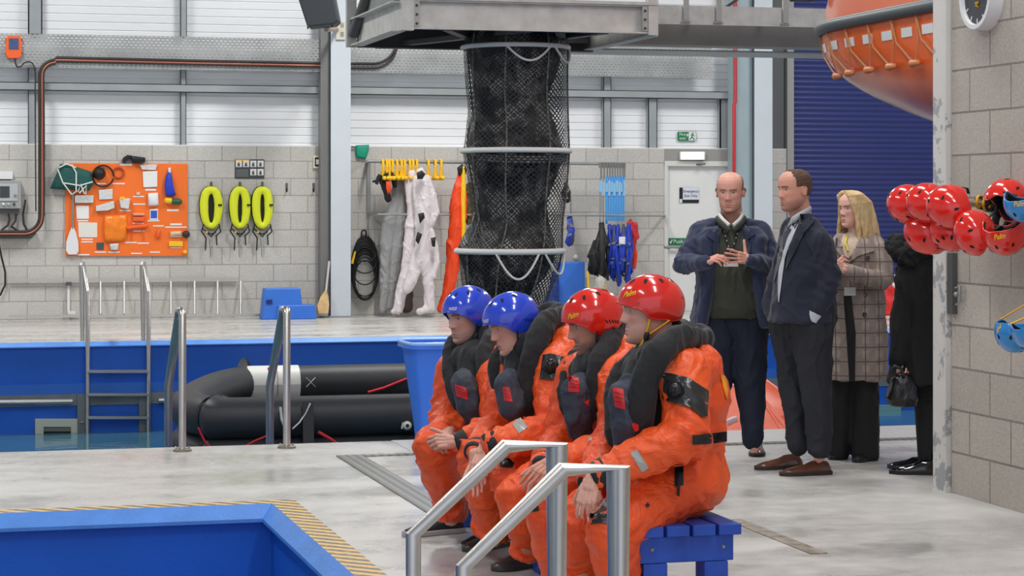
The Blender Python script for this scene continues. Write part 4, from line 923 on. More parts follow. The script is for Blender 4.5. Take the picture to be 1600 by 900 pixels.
def onp(px, py):
    ro = V((0,0,H)); d = (P(px, py, 1)-ro)
    for (A_, B_, C_) in ((bl,bm_,a_),(bm_,br_,a_)):
        n = (B_-A_).cross(C_-A_); t = (A_-ro).dot(n)/d.dot(n); p = ro+d*t
        if min((B_-A_).cross(p-A_).dot(n), (C_-B_).cross(p-B_).dot(n), (A_-C_).cross(p-C_).dot(n)) > 0: return p-d*.02
    return PY(px, py, Yc)
cstrip([onp(1138,590), onp(1146,597), onp(1150,601)], .022); cstrip([onp(1136,660), onp(1145,656), onp(1152,654)], .022)
MB().prism([onp(x, y) for x, y in ((1226,638),(1237,630),(1237,643))], (0,-.006,0)).build('silver_mark', mat('silver_tape', (208,212,214)), cn)
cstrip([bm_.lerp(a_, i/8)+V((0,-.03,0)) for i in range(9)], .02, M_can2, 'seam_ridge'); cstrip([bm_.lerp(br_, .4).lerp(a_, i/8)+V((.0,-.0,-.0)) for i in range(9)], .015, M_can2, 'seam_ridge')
# --- far ladder -----------------------------------------------------------------
YL = FY1-.12
pl = thing('pool_ladder', PY(182, 700, YL), 'stainless steel ladder on the far side of the big pool', 'pool ladder')
for xf, xb in ((137, 129), (232, 224)):
    MB().tube([PY(xf, 705, YL), PY(xf, 455, YL), PY(xb+1, 411, YL+.55), PY(xb-1, 415, FY1+.35), PF(xb, 532.5, 0)], .024, 12, up=(1,0,0)).build('side_rail', M_ss, pl, smooth=50)
for y in (580, 616, 652): MB().beam(PY(135, y, YL-.01), PY(233, y, YL-.01), .09, .03).build('tread', M_ss, pl)
for x0 in (121, 217): MB().box(tuple(PY(x0, 705, YL+.05)), tuple(PY(x0+14, 617, YL+.07))).build('side_plate', M_band, pl)
for x, y in ((128,660),(229,660),(133,680),(226,680),(224,697)): MB().cap(PY(x,y,YL+.05), PY(x,y,YL+.02), .014,.012,8).build('bolt', M_ss, pl)
for x0, x1, yy, lb in ((-80, 113, 628, 'left of'), (248, 300, 624, 'right of')):
    o = MB().tube([PY(x0, yy+2, FY1-.12), PY(x1, yy-1.0, FY1-.12)], .03, 10).build('pool_grab_rail', M_ss, smooth=60); tag(o, 'steel grab rail along the far pool wall, '+lb+' the ladder', 'rail')
sk = thing('wall_skimmer', PY(90, 702, FY1-.15), 'off-white skimmer box half under water on the far pool wall', 'pool skimmer')
m = MB(); Ys = FY1-.06
for a, b, c_, d_ in ((55,702,122,686),(55,667,122,655),(55,686,68,667),(111,686,122,667)): m.prism([PY(a,b,Ys), PY(c_,b,Ys), PY(c_,d_,Ys), PY(a,d_,Ys)], (0,.05,0))
m.build('surround', mat('skimmer_ivory', (206,208,190), .5), sk); MB().prism([PY(68,686,Ys+.03), PY(111,686,Ys+.03), PY(111,667,Ys+.03), PY(68,667,Ys+.03)], (0,.02,0)).build('opening', M_black, sk); wrect('flap', 68, 667, 111, 674, Ys+.04, .02, mat('flap_grey', (120,122,112), .5), sk)
sk2 = wrect('pool_light', 1367, 633, 1408, 668, FY1-.01, .05, mat('underwater_panel', (120,170,170), .4)); tag(sk2, 'pale square panel in the far pool wall beyond the women', 'panel')
# --- near-side handrails of far pool and front stair rails ---------------------
def hrail(lb, back, front, top, r=.0215, nm='pool_handrail'):
    t = thing(nm, back, lb, 'handrail')
    return t
for xb, xf, y0, yt, dxx, dd, lb in ((285, 275, 705, 489, -5, 0, 'stainless steel handrail at the pool edge left of the black raft'), (448, 434, 700, 487, -12, 0, 'stainless steel handrail at the pool edge in front of the black raft')):
    b = PF(xb, y0, 0); top = b+V((0,0,.865)); t = thing('pool_handrail', b, lb, 'handrail')
    top2 = P(xb-4, yt+1, 0) if 0 else None
    dirv = V((-.035 if xb < 300 else -.02, 1, 0)).normalized()
    f = b+dirv*.62
    pts = [b, top-V((0,0,.02)), top+dirv*.02, b+dirv*.10+V((0,0,.865)), f+V((0,0,.36 if xb < 400 else .34)), f-V((0,0,.7))]
    MB().tube(pts, .024, 14, up=(1,0,0)).build('bent_tube', M_ss, t, smooth=50)
    MB().tube([b+V((0,0,.0)), b+V((0,0,.012)), b+V((0,0,.016))], [.058,.058,.04], 20).build('floor_flange', mat('old_steel', (150,140,124), .4, metal=.7, vary=.2), t, smooth=40)
    for k in range(3):
        a = 2*pi*k/3+.4; MB().cap(b+V((cos(a)*.045, sin(a)*.045, .012)), b+V((cos(a)*.045, sin(a)*.045, .02)), .009,.008,8).build('bolt', M_ss, t)
for pts, dR, lb in (([(646,2),(646,835),(791,695),(870,695)], 6.19, 'polished steel stair handrail nearest the seated men, farther of the front pair'), ([(725,2),(725,885),(880,731),(966,731)], 5.76, 'polished steel stair handrail in the foreground, nearer of the front pair')):
    g = [P(x, y, dR) for x, y in pts[1:]]; g = [V((p.x, g[2].y, p.z)) for p in g]
    g[1].x = PY(pts[2][0], pts[2][1], g[2].y).x; g[0] = PY(pts[1][0], pts[1][1], g[2].y); g[2] = PY(pts[3][0], pts[3][1], g[2].y); g[2].z = g[1].z
    t = thing('stair_handrail', (g[2].x, g[2].y, 0), lb, 'handrail')
    MB().tube([V((g[0].x, g[0].y, -.6)), g[0], g[1], g[2], V((g[2].x, g[2].y, 0.0))], .0215, 20, up=(0,1,0)).build('bent_tube', M_ss, t, smooth=30)
    MB().tube([V((g[2].x, g[2].y, .0)), V((g[2].x, g[2].y, .012)), V((g[2].x, g[2].y, .016))], [.055,.055,.04],18).build('floor_flange', M_ss, t, smooth=40)
    MB().box((PX1-.03, g[0].y-.03, -.45), (PX1-.0, g[0].y+.03, -.39)).tube([(g[0].x, g[0].y, -.42), (PX1-.002, g[0].y, -.42)], .015, 10).build('wall_stay', M_ss, t)
# --- blue bin ---------------------------------------------------------------------
bn = thing('plastic_bin', PF(690, 688, 0), 'blue plastic bin standing at the pool edge behind the leftmost seated man', 'bin')
c0 = ORG[bn.name]; M_bin = mat('blue_bin_plastic', (58,122,236), .35, vary=.04); zb_ = H-(532-HY)*c0.length/F
dB = (V((c0.x, c0.y, 0))).dot(VV)
hb_ = H-(533-HY)*dB/F; w1 = 74/F*dB; w0 = 48/F*dB
cB = PF(701, 690, 0); m = MB(); rs = []
def sq(hw, hd, z, n=32, e=.35):
    return [V((cB.x+hw*math.copysign(abs(cos(a))**e, cos(a)), cB.y+hd*math.copysign(abs(sin(a))**e, sin(a)), z)) for a in (2*pi*i/n+.001 for i in range(n))]
for z, k in ((.005,.92),(.0,1),(.10,1.05),(hb_-.1,1.0+.42*(1-.1/hb_)),(hb_,1.42),(hb_,1.42+.11),(hb_-.03,1.42+.12),(hb_-.03,1.44),(hb_-.012,1.39),(.02,.96)):
    rs.append(sq(w0*k, w0*.8*k, z))
m.rings(rs); m.build('bin_body', M_bin, bn, smooth=40)
MB().tube(sq(w0*1.5, w0*.8*1.5, hb_+.002), .012, 8, closed=True, up=(0,0,1)).build('rim', mat('bin_rim_pale', (150,190,248), .3), bn, smooth=60)
# --- bench -------------------------------------------------------------------------
bx1 = 2.815; by0 = 7.31; bz = .40
be = thing('wooden_bench', (2.63, 8.6, 0), 'blue painted slatted wooden bench under the four seated men', 'bench')
M_bench = mat('bench_blue_paint', (38,84,190), .45, bump=.25, bscale=30, rgb2=(28,66,160), vscale=7)
for k in range(4):
    x1 = bx1-k*.098; MB().box((x1-.086, by0, bz-.040), (x1, by0+2.85, bz)).build('seat_slat', M_bench, be, bevel=.005)
for yy in (by0+.03, by0+1.4, by0+2.75):
    MB().box((bx1-.375, yy, bz-.135), (bx1-.02, yy+.045, bz-.041)).build('cross_rail', M_bench, be, bevel=.004)
    for xx in (bx1-.36, bx1-.13): MB().box((xx, yy+.046, 0), (xx+.09, yy+.10, bz-.042)).box((xx, yy+.0, 0), (xx+.09, yy+.046, bz-.136)).build('leg', M_bench, be, bevel=.004)
    for xx in (bx1-.33, bx1-.06): MB().cap((xx, yy+.001, bz-.085), (xx, yy-.004, bz-.085), .008, .007, 8).build('bolt', M_gal, be)
# --- lifeboat ----------------------------------------------------------------------
bt = thing('lifeboat', (8.6, 15, 2.0), 'orange rigid lifeboat hanging high behind the white column', 'lifeboat')
M_boat = mat('lifeboat_orange', (250,120,60), .28, coat=.3, rgb2=(244,104,48), vscale=1.2)
q = NT('hull_orange_graded'); g = q.n('NewGeometry'); sp = q.n('SeparateXYZ'); q.l(g.outputs['Position'], sp.inputs[0]); n = q.noise(g.outputs['Position'], 2.2, 6, .65)
f_ = q.rng(q.math('ADD', sp.outputs[2], q.math('MULTIPLY', n, .5)), 2.55, 2.95)  # orange turns browner towards the keel, boundary broken by noise
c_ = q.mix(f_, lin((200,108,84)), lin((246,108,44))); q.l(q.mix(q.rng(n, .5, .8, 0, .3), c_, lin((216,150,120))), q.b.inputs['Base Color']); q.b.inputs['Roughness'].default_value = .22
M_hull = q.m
GZ = 3.05; XB = 8.5; YB1 = 18.6; L_ = 5.2; HW = 1.06
def hw(s):      # half width at distance s from the far tip
    return HW*(1-(1-min(1, s/1.7))**2.3)**.62 if s > 0 else 0
def bz_(s):     # keel height
    t = min(1, s/4.2); return GZ-.14-.86*(1-(1-t)**1.8)**.8-.16*t
m = MB(); rs = []; SS = [.003,.02,.06,.12,.2,.3,.42,.56,.72,.9,1.1,1.35,1.6,2,2.5,3,3.6,4.3,5.2]
for s in SS:
    w_, kz = hw(s), bz_(s); r_ = []
    for i in range(33):
        a = pi*i/32; cx = -cos(a); r_.append(V((XB+w_*math.copysign(abs(cx)**.75, cx), YB1-s, GZ-(GZ-kz)*sin(a)**.8)))
    rs.append(r_)
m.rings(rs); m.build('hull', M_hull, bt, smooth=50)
m = MB(); rs = []
for s in SS:
    w_ = hw(s)*.98; tz = .95*(1-(1-min(1, s/1.9))**2)**.6+.1; r_ = []
    for i in range(33):
        a = pi*i/32; cx = cos(a); r_.append(V((XB+w_*math.copysign(abs(cx)**.7, cx)*(1-.18*sin(a)), YB1-s, GZ+tz*sin(a)**.7)))
    rs.append(r_)
m.rings(rs); m.build('canopy', M_boat, bt, smooth=50)
fp = [V((XB-hw(s)-.02, YB1-s, GZ)) for s in reversed(SS)]+[V((XB+hw(s)+.02, YB1-s, GZ)) for s in SS]
MB().tube(fp, .052, 12, up=(0,0,1)).build('fender', mat('fender_grey', (84,92,94), .5), bt, smooth=60)
MB().tube([p+V((-.02,0,.035)) for p in fp], .018, 8, up=(0,0,1)).build('fender_piping', mat('fender_pale', (130,138,140), .5), bt, smooth=60)
def hs(s, dz):   # hull side surface left of the centreline, dz below the gunwale
    kz = bz_(s); q_ = min(1, dz/(GZ-kz)); a = math.asin(q_**(1/.8)); return V((XB-hw(s)*cos(a)**.75, YB1-s, GZ-dz))
for i in range(9):
    s0 = .55+i*.37
    m = MB()
    def fn(u, v): 
        p = hs(s0+u*.19, .13+v*.075); return p+V((-.004, 0, 0))
    m.grid(fn, 6, 2); m.build('reflective_tape', mat('tape_white', (236,238,236), .4), bt, thick=.004)
M_bcord = mat('tan_cord', (206,140,92), .6)
for i in range(7):
    s0 = .82+i*.45
    p0 = hs(s0, .05)+V((-.02,0,0)); p1 = hs(s0+.42, .42)+V((-.05,0,0)); p2 = hs(s0+.45, .05)+V((-.02,0,0))
    MB().tube([p0, hs(s0+.08, .24)+V((-.02,0,0)), p1-V((0,-.1,-.04)), p1], .008, 6).build('grab_line', M_bcord, bt)
    MB().tube([p1, hs(s0+.47,.25)+V((-.02,0,0)), p2], .006, 6).build('grab_line', M_bcord, bt)
    MB().cap(p1+V((0,.055,.0)), p1-V((0,.045,0)), .032, .024, 12).build('float', mat('tan_float', (226,140,82), .5), bt, smooth=60)
MB().box((XB-1.0, YB1-.5, GZ+.30), (XB-.80, YB1-.3, GZ+.42)).build('deck_fitting', M_black, bt, bevel=.01)
# --- clock on right wall ---------------------------------------------------------------
cc = PX(1529, -6, XW-.05); ck = thing('wall_clock', V((XW, cc.y, cc.z-.19)), 'round white rimmed clock with black face on the near block wall', 'clock')
def disc(nm, r0, x0, x1, mt, r1=None, hole=0):
    m = MB(); n = 48; r1 = r1 or r0
    A_ = [V((x0, cc.y+r0*cos(a), cc.z+r0*sin(a))) for a in (2*pi*i/n for i in range(n))]; B_ = [V((x1, cc.y+r1*cos(a), cc.z+r1*sin(a))) for a in (2*pi*i/n for i in range(n))]
    if hole:
        C_ = [V((x1, cc.y+hole*cos(a), cc.z+hole*sin(a))) for a in (2*pi*i/n for i in range(n))]; D_ = [V((x1+.02, cc.y+hole*cos(a)*.97, cc.z+hole*sin(a)*.97)) for a in (2*pi*i/n for i in range(n))]
        m.rings([A_, B_, C_, D_], cap=False)
    else: m.rings([A_, B_])
    return m.build(nm, mt, ck, smooth=35)
disc('rim', .178, XW, XW-.075, M_pl, .17, .148); disc('face', .15, XW-.03, XW-.056, mat('clock_face', (52,54,60), .35))
for h_ in range(12):
    a = h_*pi/6; u = V((0, -sin(a), cos(a))); s_ = V((0, cos(a), sin(a)))
    MB().obox(V((XW-.058, cc.y, cc.z))+u*.128, u*.012, s_*.004, V((.001,0,0))).build('hour_mark', M_pl, ck)
for a, l_, w_ in ((radians(100), .08, .006), (radians(20), .11, .004)):
    u = V((0, -sin(a), cos(a))); s_ = V((0, cos(a), sin(a))); MB().obox(V((XW-.062, cc.y, cc.z))+u*l_/2, u*l_/2, s_*w_, V((.001,0,0))).build('hand', M_pl, ck)
MB().tube([V((XW-.060, cc.y+y, cc.z+z)) for y, z in ((.02,-.035),(-.02,-.03),(.012,-.05),(-.015,-.055))], .003, 6).build('yellow_mark', M_ye, ck)
# ================================================================ people: building blocks
def lerp_t(T, z):
    if z <= T[0][0]: return T[0][1:]
    for a, b in zip(T, T[1:]):
        if z <= b[0]:
            t = (z-a[0])/(b[0]-a[0]); return tuple(x+(y-x)*t for x, y in zip(a[1:], b[1:]))
    return T[-1][1:]
HT = [(-.120,.050,.020,.004),(-.116,.074,.012,.026),(-.108,.087,.0,.038),(-.095,.092,-.022,.049),(-.078,.091,-.045,.057),(-.060,.089,-.062,.062),(-.04,.089,-.078,.066),(-.02,.090,-.088,.070),
      (.0,.091,-.095,.072),(.02,.094,-.099,.075),(.04,.095,-.100,.077),(.062,.091,-.097,.076),(.080,.082,-.090,.070),(.096,.066,-.076,.058),(.108,.045,-.056,.042),(.115,.024,-.034,.025),(.118,.004,-.010,.004)]
def g_(x, s): return exp(-(x/s)**2)
def head_pt(phi, z, k=1.0, nose=1.0, jaw=1.0):
    f, b, w_ = lerp_t(HT, z); x0 = (f+b)*.5*.25
    if z < -.04: w_ *= 1+(jaw-1)*min(1, (-.04-z)/.05)
    c, s = cos(phi), sin(phi); e = .86
    cx = math.copysign(abs(c)**e, c); sy = math.copysign(abs(s)**e, s)
    x = x0+(f-x0 if c > 0 else x0-b)*cx; y = w_*sy
    if c > 0:
        ay = abs(y)
        if z > -.055:
            zz = min(1, max(0, (.016-z)/.044)); h_ = (.003+.021*zz**1.1)*(1 if z > -.030 else max(0, 1-(-.030-z)/.012))
            x += nose*h_*g_(y, .0085+.007*zz)
        x += nose*.006*g_(ay-.012, .006)*g_(z+.033, .006)
        x -= .011*g_(ay-.031, .016)*g_(z-.006, .012)
        x += .004*g_(ay-.028, .022)*g_(z-.026, .008)
        x += .0035*g_(ay-.045, .018)*g_(z+.020, .018)
        x += .0048*g_(y, .020)*(g_(z+.063, .0045)+1.1*g_(z+.075, .005))-.0045*g_(y, .022)*g_(z+.0690, .0018)
        x -= .004*g_(y, .022)*g_(z+.086, .006); x += .006*g_(y, .018)*g_(z+.101, .012)
        x -= .0022*g_(ay-.028, .006)*g_(z+.052, .016)
    return V((x*k, y*k, z*k))
def head_mb(m, neck=.055, nose=1.0, jaw=1.0, neckback=.0):
    nz, na = 96, 100; rs = []
    for i in range(nz+1):
        z = -.120+.238*(i/nz); 
        rs.append([head_pt(2*pi*j/na+.0 - .55*sin(2*pi*j/na)*.5, z, 1, nose, jaw) for j in range(na)])
    m.rings(rs)
    for sd in (-1, 1):
        R = Matrix.Rotation(radians(-22*sd), 3, 'Z') @ Matrix.Rotation(radians(12), 3, 'Y')
        m.sph((-.012, sd*.078, -.006), (.017, .007, .030), 14, 10, R)
        m.tube([V((-.012, sd*.082, -.006))+R @ V((.016*cos(a), sd*.003, .028*sin(a))) for a in (radians(-60+i*24) for i in range(11))], .0042, 8)
    m.cap((-.022, 0, -.05), (-.045-neckback, 0, -.23), neck, neck*1.1, 24); m.cap((.02, 0, -.085), (-.03-neckback, 0, -.2), neck*.66, neck*.8, 20)
    return m
def skin_fn(base, lips, brow, beard=None, ruddy=.25, hairmask=None, haircol=None):
    b = V(lin(base)); lp = V(lin(lips)); br = V(lin(brow)); bd = V(lin(beard)) if beard else None; rd = V(lin((214,120,104)))
    hc = V(lin(haircol)) if haircol else None
    ss = lambda v, a, c_: max(0, min(1, (v-a)/(c_-a)))
    def f(p):
        x, y, z = p; ay = abs(y); c = b.copy()
        c = c.lerp(rd, ruddy*(g_(ay-.042, .018)*g_(z+.022, .02)+.8*g_(y, .014)*g_(z+.030, .012)+.5*g_(ay-.08,.01)) if x > -.03 else 0)
        if bd:
            low = ss(-z, min(.060, .040+.012*ss(x, .02, .08)), .068)
            mst = g_(z+.053, .007)*ss(-ay, -.034, -.022)*ss(x, .07, .085)
            t = max(low, mst)*ss(x, -.035, .0)*(1-.95*g_(y, .020)*g_(z+.0685, .009))*ss(z, -.16, -.12)
            c = c.lerp(bd, .72*t*(.85+.3*noise.noise(p*180)))
        if x > .05:
            c = c.lerp(lp, .85*g_(y, .019)*max(g_(z+.0635, .0045), g_(z+.074, .0052)))
            c = c.lerp(V((.05,.02,.02)), .75*g_(y, .021)*g_(z+.069, .0018))
            c = c.lerp(br*.7, .95*(1 if .012 < ay < .048 else g_(abs(ay-.03)-.018, .003))*g_(z-.0255+abs(ay-.03)*.12, .0046))
            c = c.lerp(V(lin((120,60,50))), .5*g_(ay-.0085, .004)*g_(z+.040, .003)*(x > .085))
            c = c.lerp(b*.62, .45*g_(ay-.031, .02)*g_(z-.015, .006))
        if hairmask and hairmask(p): c = c.lerp(hc, .9)
        return tuple(c)
    return f
def vcol_mat(nm, rough, sss=0, bump=0, bs=120, **k):
    q = NT(nm); a = q.n('VertexColor', layer_name='Col'); g = q.n('TexCoord')
    q.l(a.outputs[0], q.b.inputs['Base Color']); q.b.inputs['Roughness'].default_value = rough
    if sss: q.b.inputs['Subsurface Weight'].default_value = sss; q.b.inputs['Subsurface Radius'].default_value = (.012,.005,.003); q.b.inputs['Subsurface Scale'].default_value = .5
    if bump: q.bump(q.noise(g.outputs['Object'], bs, 3), bump, .002)
    return q.m
M_skin = vcol_mat('painted_skin', .5, .10, .25, 260)
M_eye = vcol_mat('painted_eye', .15)
def frame(o, psi, pitch=0, roll=0):
    a, p, r = radians(psi), radians(pitch), radians(roll)
    f0 = -RV*cos(a)-VV*sin(a); l0 = UZ.cross(f0); f = f0*cos(p)-UZ*sin(p); u = UZ*cos(p)+f0*sin(p)
    l, u = l0*cos(r)+u*sin(r), u*cos(r)-l0*sin(r)
    return Matrix(((f.x, l.x, u.x, o.x), (f.y, l.y, u.y, o.y), (f.z, l.z, u.z, o.z), (0,0,0,1)))
class Acc:                                   # gathers painted pieces of one body mesh
    def __init__(s): s.v = []; s.f = []; s.c = []
    def me(s, me, M=None, cf=None, col=(1,1,1)):
        n = len(s.v)
        for v in me.vertices:
            s.c.append(cf(v.co) if cf else col); s.v.append((M @ v.co) if M else v.co.copy())
        s.f += [tuple(i+n for i in p.vertices) for p in me.polygons]; bpy.data.meshes.remove(me)
    def build(s, name, m, parent):
        me = bpy.data.meshes.new(name); me.from_pydata([tuple(p) for p in s.v], [], s.f)
        a = me.color_attributes.new('Col', 'FLOAT_COLOR', 'POINT'); a.data.foreach_set('color', [x for c in s.c for x in (*c, 1)])
        me.shade_smooth(); return link(me, name, m, parent)
def eyes(parent, M, skin, iris=(70,60,50), look=(0,0), open_=.0046, lid=(150,90,76)):
    sk, ir, ld = V(lin(skin))*.9, V(lin(iris)), V(lin(lid))
    for sd in (-1, 1):
        m = MB(); m.sph((0,0,0), .0128, 40, 30, Matrix.Rotation(pi/2, 3, 'Y')); me = m.mesh('eye')
        gx = V((1, look[0], look[1])).normalized()
        def cf(p):
            d = p.normalized(); ang = d.angle(gx); z = p.z+.0010+abs(p.y)*.12
            if p.z > open_*.95-abs(p.y)*.18: return tuple(sk if p.z > open_*.95-abs(p.y)*.18+.0022 else V((.02,.01,.008)))
            if p.z < -open_*.75+abs(p.y)*.12: return tuple(sk if p.z < -open_*.75+abs(p.y)*.12-.0008 else ld)
            if ang < .18: return (.008,.008,.008)
            if ang < .42: return tuple(ir)
            return lin((206,196,190))
        me.transform(Matrix.Translation((.0665, sd*.0305, .0065)))
        A_ = Acc(); c0 = V((.0665, sd*.0305, .0065)); A_.me(me, M, lambda p: cf(p-c0)); A_.build('eye', M_eye, parent)
def hand_mesh(side, curl=(20,20,20,20), pip=None, spread=4, thumb=(35, 30, 10), tcurl=20, L=1.0):
    """wrist at origin, fingers +x, back of hand +z, thumb on +y*side"""
    m = MB(); pip = pip or [c*1.3 for c in curl]
    ys = [.030, .010, -.010, -.028]; lens = [(.040,.024,.019),(.045,.027,.020),(.041,.025,.019),(.031,.019,.017)]; rr = [.0088,.0090,.0086,.0076]; kx = [.088,.092,.087,.078]
    m.cap((-.03,.006,0), (.03,.010,0), .021, .022, 14); m.cap((-.03,-.006,0), (.03,-.010,0), .021, .022, 14)
    for i in range(4):
        y = ys[i]*side; m.cap((.012, y*.62, -.002), (kx[i], y, 0), .017, .0125, 12); m.cap((.02, y*.7, -.010), (kx[i]*.8, y, -.009), .013, .010, 10)
        p = V((kx[i], y, 0)); a = radians(curl[i]); sp = radians(spread*(1.5-i))*side
        d = [0, radians(pip[i]), radians(pip[i]*.6)]; r = rr[i]
        for k in range(3):
            a += d[k]; n = p+V((cos(a)*cos(sp), cos(a)*sin(sp), -sin(a)))*lens[i][k]*L
            m.cap(p, n, r, r*.91, 12); p = n; r *= .91
    m.cap((.02, .018*side, -.006), (.045, .030*side, -.010), .017, .014, 12)
    p = V((.028, .030*side, -.010)); a, b = radians(thumb[0]), radians(thumb[1])
    d = V((cos(a)*cos(b), sin(a)*cos(b)*side, -sin(b))); ax = V((0,0,1)).cross(d).normalized()
    for k, (l_, r0) in enumerate(((.038,.0130),(.032,.0105),(.025,.0095))):
        n = p+d*l_; m.cap(p, n, r0, r0*.88, 12); p = n; d = Matrix.Rotation(radians(-tcurl*side*(.6 if k else .3)), 3, 'Z') @ d
    return remesh(m, 'h', .0026, 1)
def basis(o, x, z):          # matrix from origin, finger direction, back-of-hand direction
    x = V(x).normalized(); z = (V(z)-x*V(z).dot(x)).normalized(); y = z.cross(x)
    return Matrix(((x.x,y.x,z.x,o.x),(x.y,y.y,z.y,o.y),(x.z,y.z,z.z,o.z),(0,0,0,1))) @ Matrix.Diagonal((.93,.88,.93,1))
def hand_col(base, red=(206,120,104)):
    b, r = V(lin(base)), V(lin(red))
    return lambda p: tuple(b.lerp(r, .45*min(1, max(0, (p.x-.07)/.10))+.15*(noise.noise(p*60) > .1)))
CO = V((0, 0, H))
def bvh_of(*obs):
    vs = []; fs = []
    for o in obs:
        n = len(vs); off = ORG[o.name]
        vs += [v.co+off for v in o.data.vertices]; fs += [tuple(i+n for i in p.vertices) for p in o.data.polygons]
    return BVHTree.FromPolygons(vs, fs)
def decal(bv, px, nm, m, parent, off=.004, th=.003, rings=4, sub=3, bevel=0, flat=0, rot=None):
    """thin patch laid on a surface, outline given in photo pixels"""
    cx = sum(p[0] for p in px)/len(px); cy = sum(p[1] for p in px)/len(px); n = len(px)
    ol = [(px[i][0]*(1-u/sub)+px[(i+1) % n][0]*u/sub, px[i][1]*(1-u/sub)+px[(i+1) % n][1]*u/sub) for i in range(n) for u in range(sub)]
    pts = []; N = len(ol)
    def ray(x, y):
        d = (P(x, y, 1)-CO).normalized(); h = bv.ray_cast(CO, d)
        return (h[0]-d*off, d, h[3]) if h[0] else None
    c = ray(cx, cy); 
    if c is None: return None
    dist = c[2]; allp = [c[0]]
    for k in range(1, rings+1):
        for (x, y) in ol:
            r = ray(cx+(x-cx)*k/rings, cy+(y-cy)*k/rings)
            if r is None or abs(r[2]-dist) > .25: d = (P(cx+(x-cx)*k/rings, cy+(y-cy)*k/rings, 1)-CO).normalized(); r = (CO+d*((allp[0]-CO).length if k == 1 else (allp[-1]-CO).length), d, 0)
            allp.append(r[0])
    fs = [(0, 1+i, 1+(i+1) % N) for i in range(N)]
    for k in range(rings-1):
        fs += [(1+k*N+i, 1+(k+1)*N+i, 1+(k+1)*N+(i+1) % N, 1+k*N+(i+1) % N) for i in range(N)]
    nv = len(allp); back = []
    for p in allp: d = (p-CO).normalized(); back.append(p+d*(th+off*.8))
    fs2 = [tuple(nv+i for i in reversed(f)) for f in fs]; o0 = 1+(rings-1)*N
    fs3 = [(o0+i, nv+o0+i, nv+o0+(i+1) % N, o0+(i+1) % N) for i in range(N)]
    mb = MB().add(allp+back, fs+fs2+fs3); return mb.build(nm, m, parent, smooth=50)
def rect_px(cx, cy, w_, h_, ang=0):
    a = radians(ang); return [(cx+x*cos(a)-y*sin(a), cy+x*sin(a)+y*cos(a)) for x, y in ((-w_/2,-h_/2),(w_/2,-h_/2),(w_/2,h_/2),(-w_/2,h_/2))]
def ray_path(bv, px, off=.006):
    out = []
    for (x0, y0), (x1, y1) in zip(px, px[1:]):
        for k in range(5):
            x, y = x0+(x1-x0)*k/5, y0+(y1-y0)*k/5; d = (P(x, y, 1)-CO).normalized(); h = bv.ray_cast(CO, d)
            if h[0]: out.append(h[0]-d*off)
    d = (P(px[-1][0], px[-1][1], 1)-CO).normalized(); h = bv.ray_cast(CO, d)
    if h[0]: out.append(h[0]-d*off)
    return out
def shoe(parent, heel, d, m_up, m_sole, L=.29, boot=0, wd=1.0, pointed=0, high=.0, z0=0.0):
    d = V((d[0], d[1], 0)).normalized(); l = UZ.cross(d); heel = V((heel[0], heel[1], z0))
    T = [(0,.022,.05),(.06,.033,.075),(.2,.036,.085+high),(.38,.036,.080+high),(.52,.041,.062),(.68,.047,.052),(.84,.044,.042),(.95,.030 if not pointed else .014,.032),(1.0,.010 if not pointed else .003,.022)]
    rs = []; so = []
    for t, w_, h_ in T:
        w_ *= wd; c = heel+d*(t*L)
        rs.append([c+l*(w_*cos(a))*(1-.25*max(0, sin(a)))+UZ*(.018+max(0, sin(a))**.8*(h_-.018) if sin(a) > 0 else .018+sin(a)*.012) for a in (2*pi*i/20 for i in range(20))])
        w2 = w_+.005; so.append([c+d*((-.006 if t == 0 else .006 if t == 1 else 0))+l*x+UZ*z for x, z in ((-w2,.0),(w2,.0),(w2,.024),(-w2,.024))])
    up = MB().rings(rs).build('upper', m_up, parent, smooth=60, bevel=0)
    MB().rings(so).build('sole', m_sole, up, smooth=50, bevel=.004)
    if boot: MB().cap(heel+d*.09+UZ*.07, heel+d*.07+UZ*(.07+boot), .052, .06, 16).build('boot_shaft', m_up, up, smooth=60)
    return up
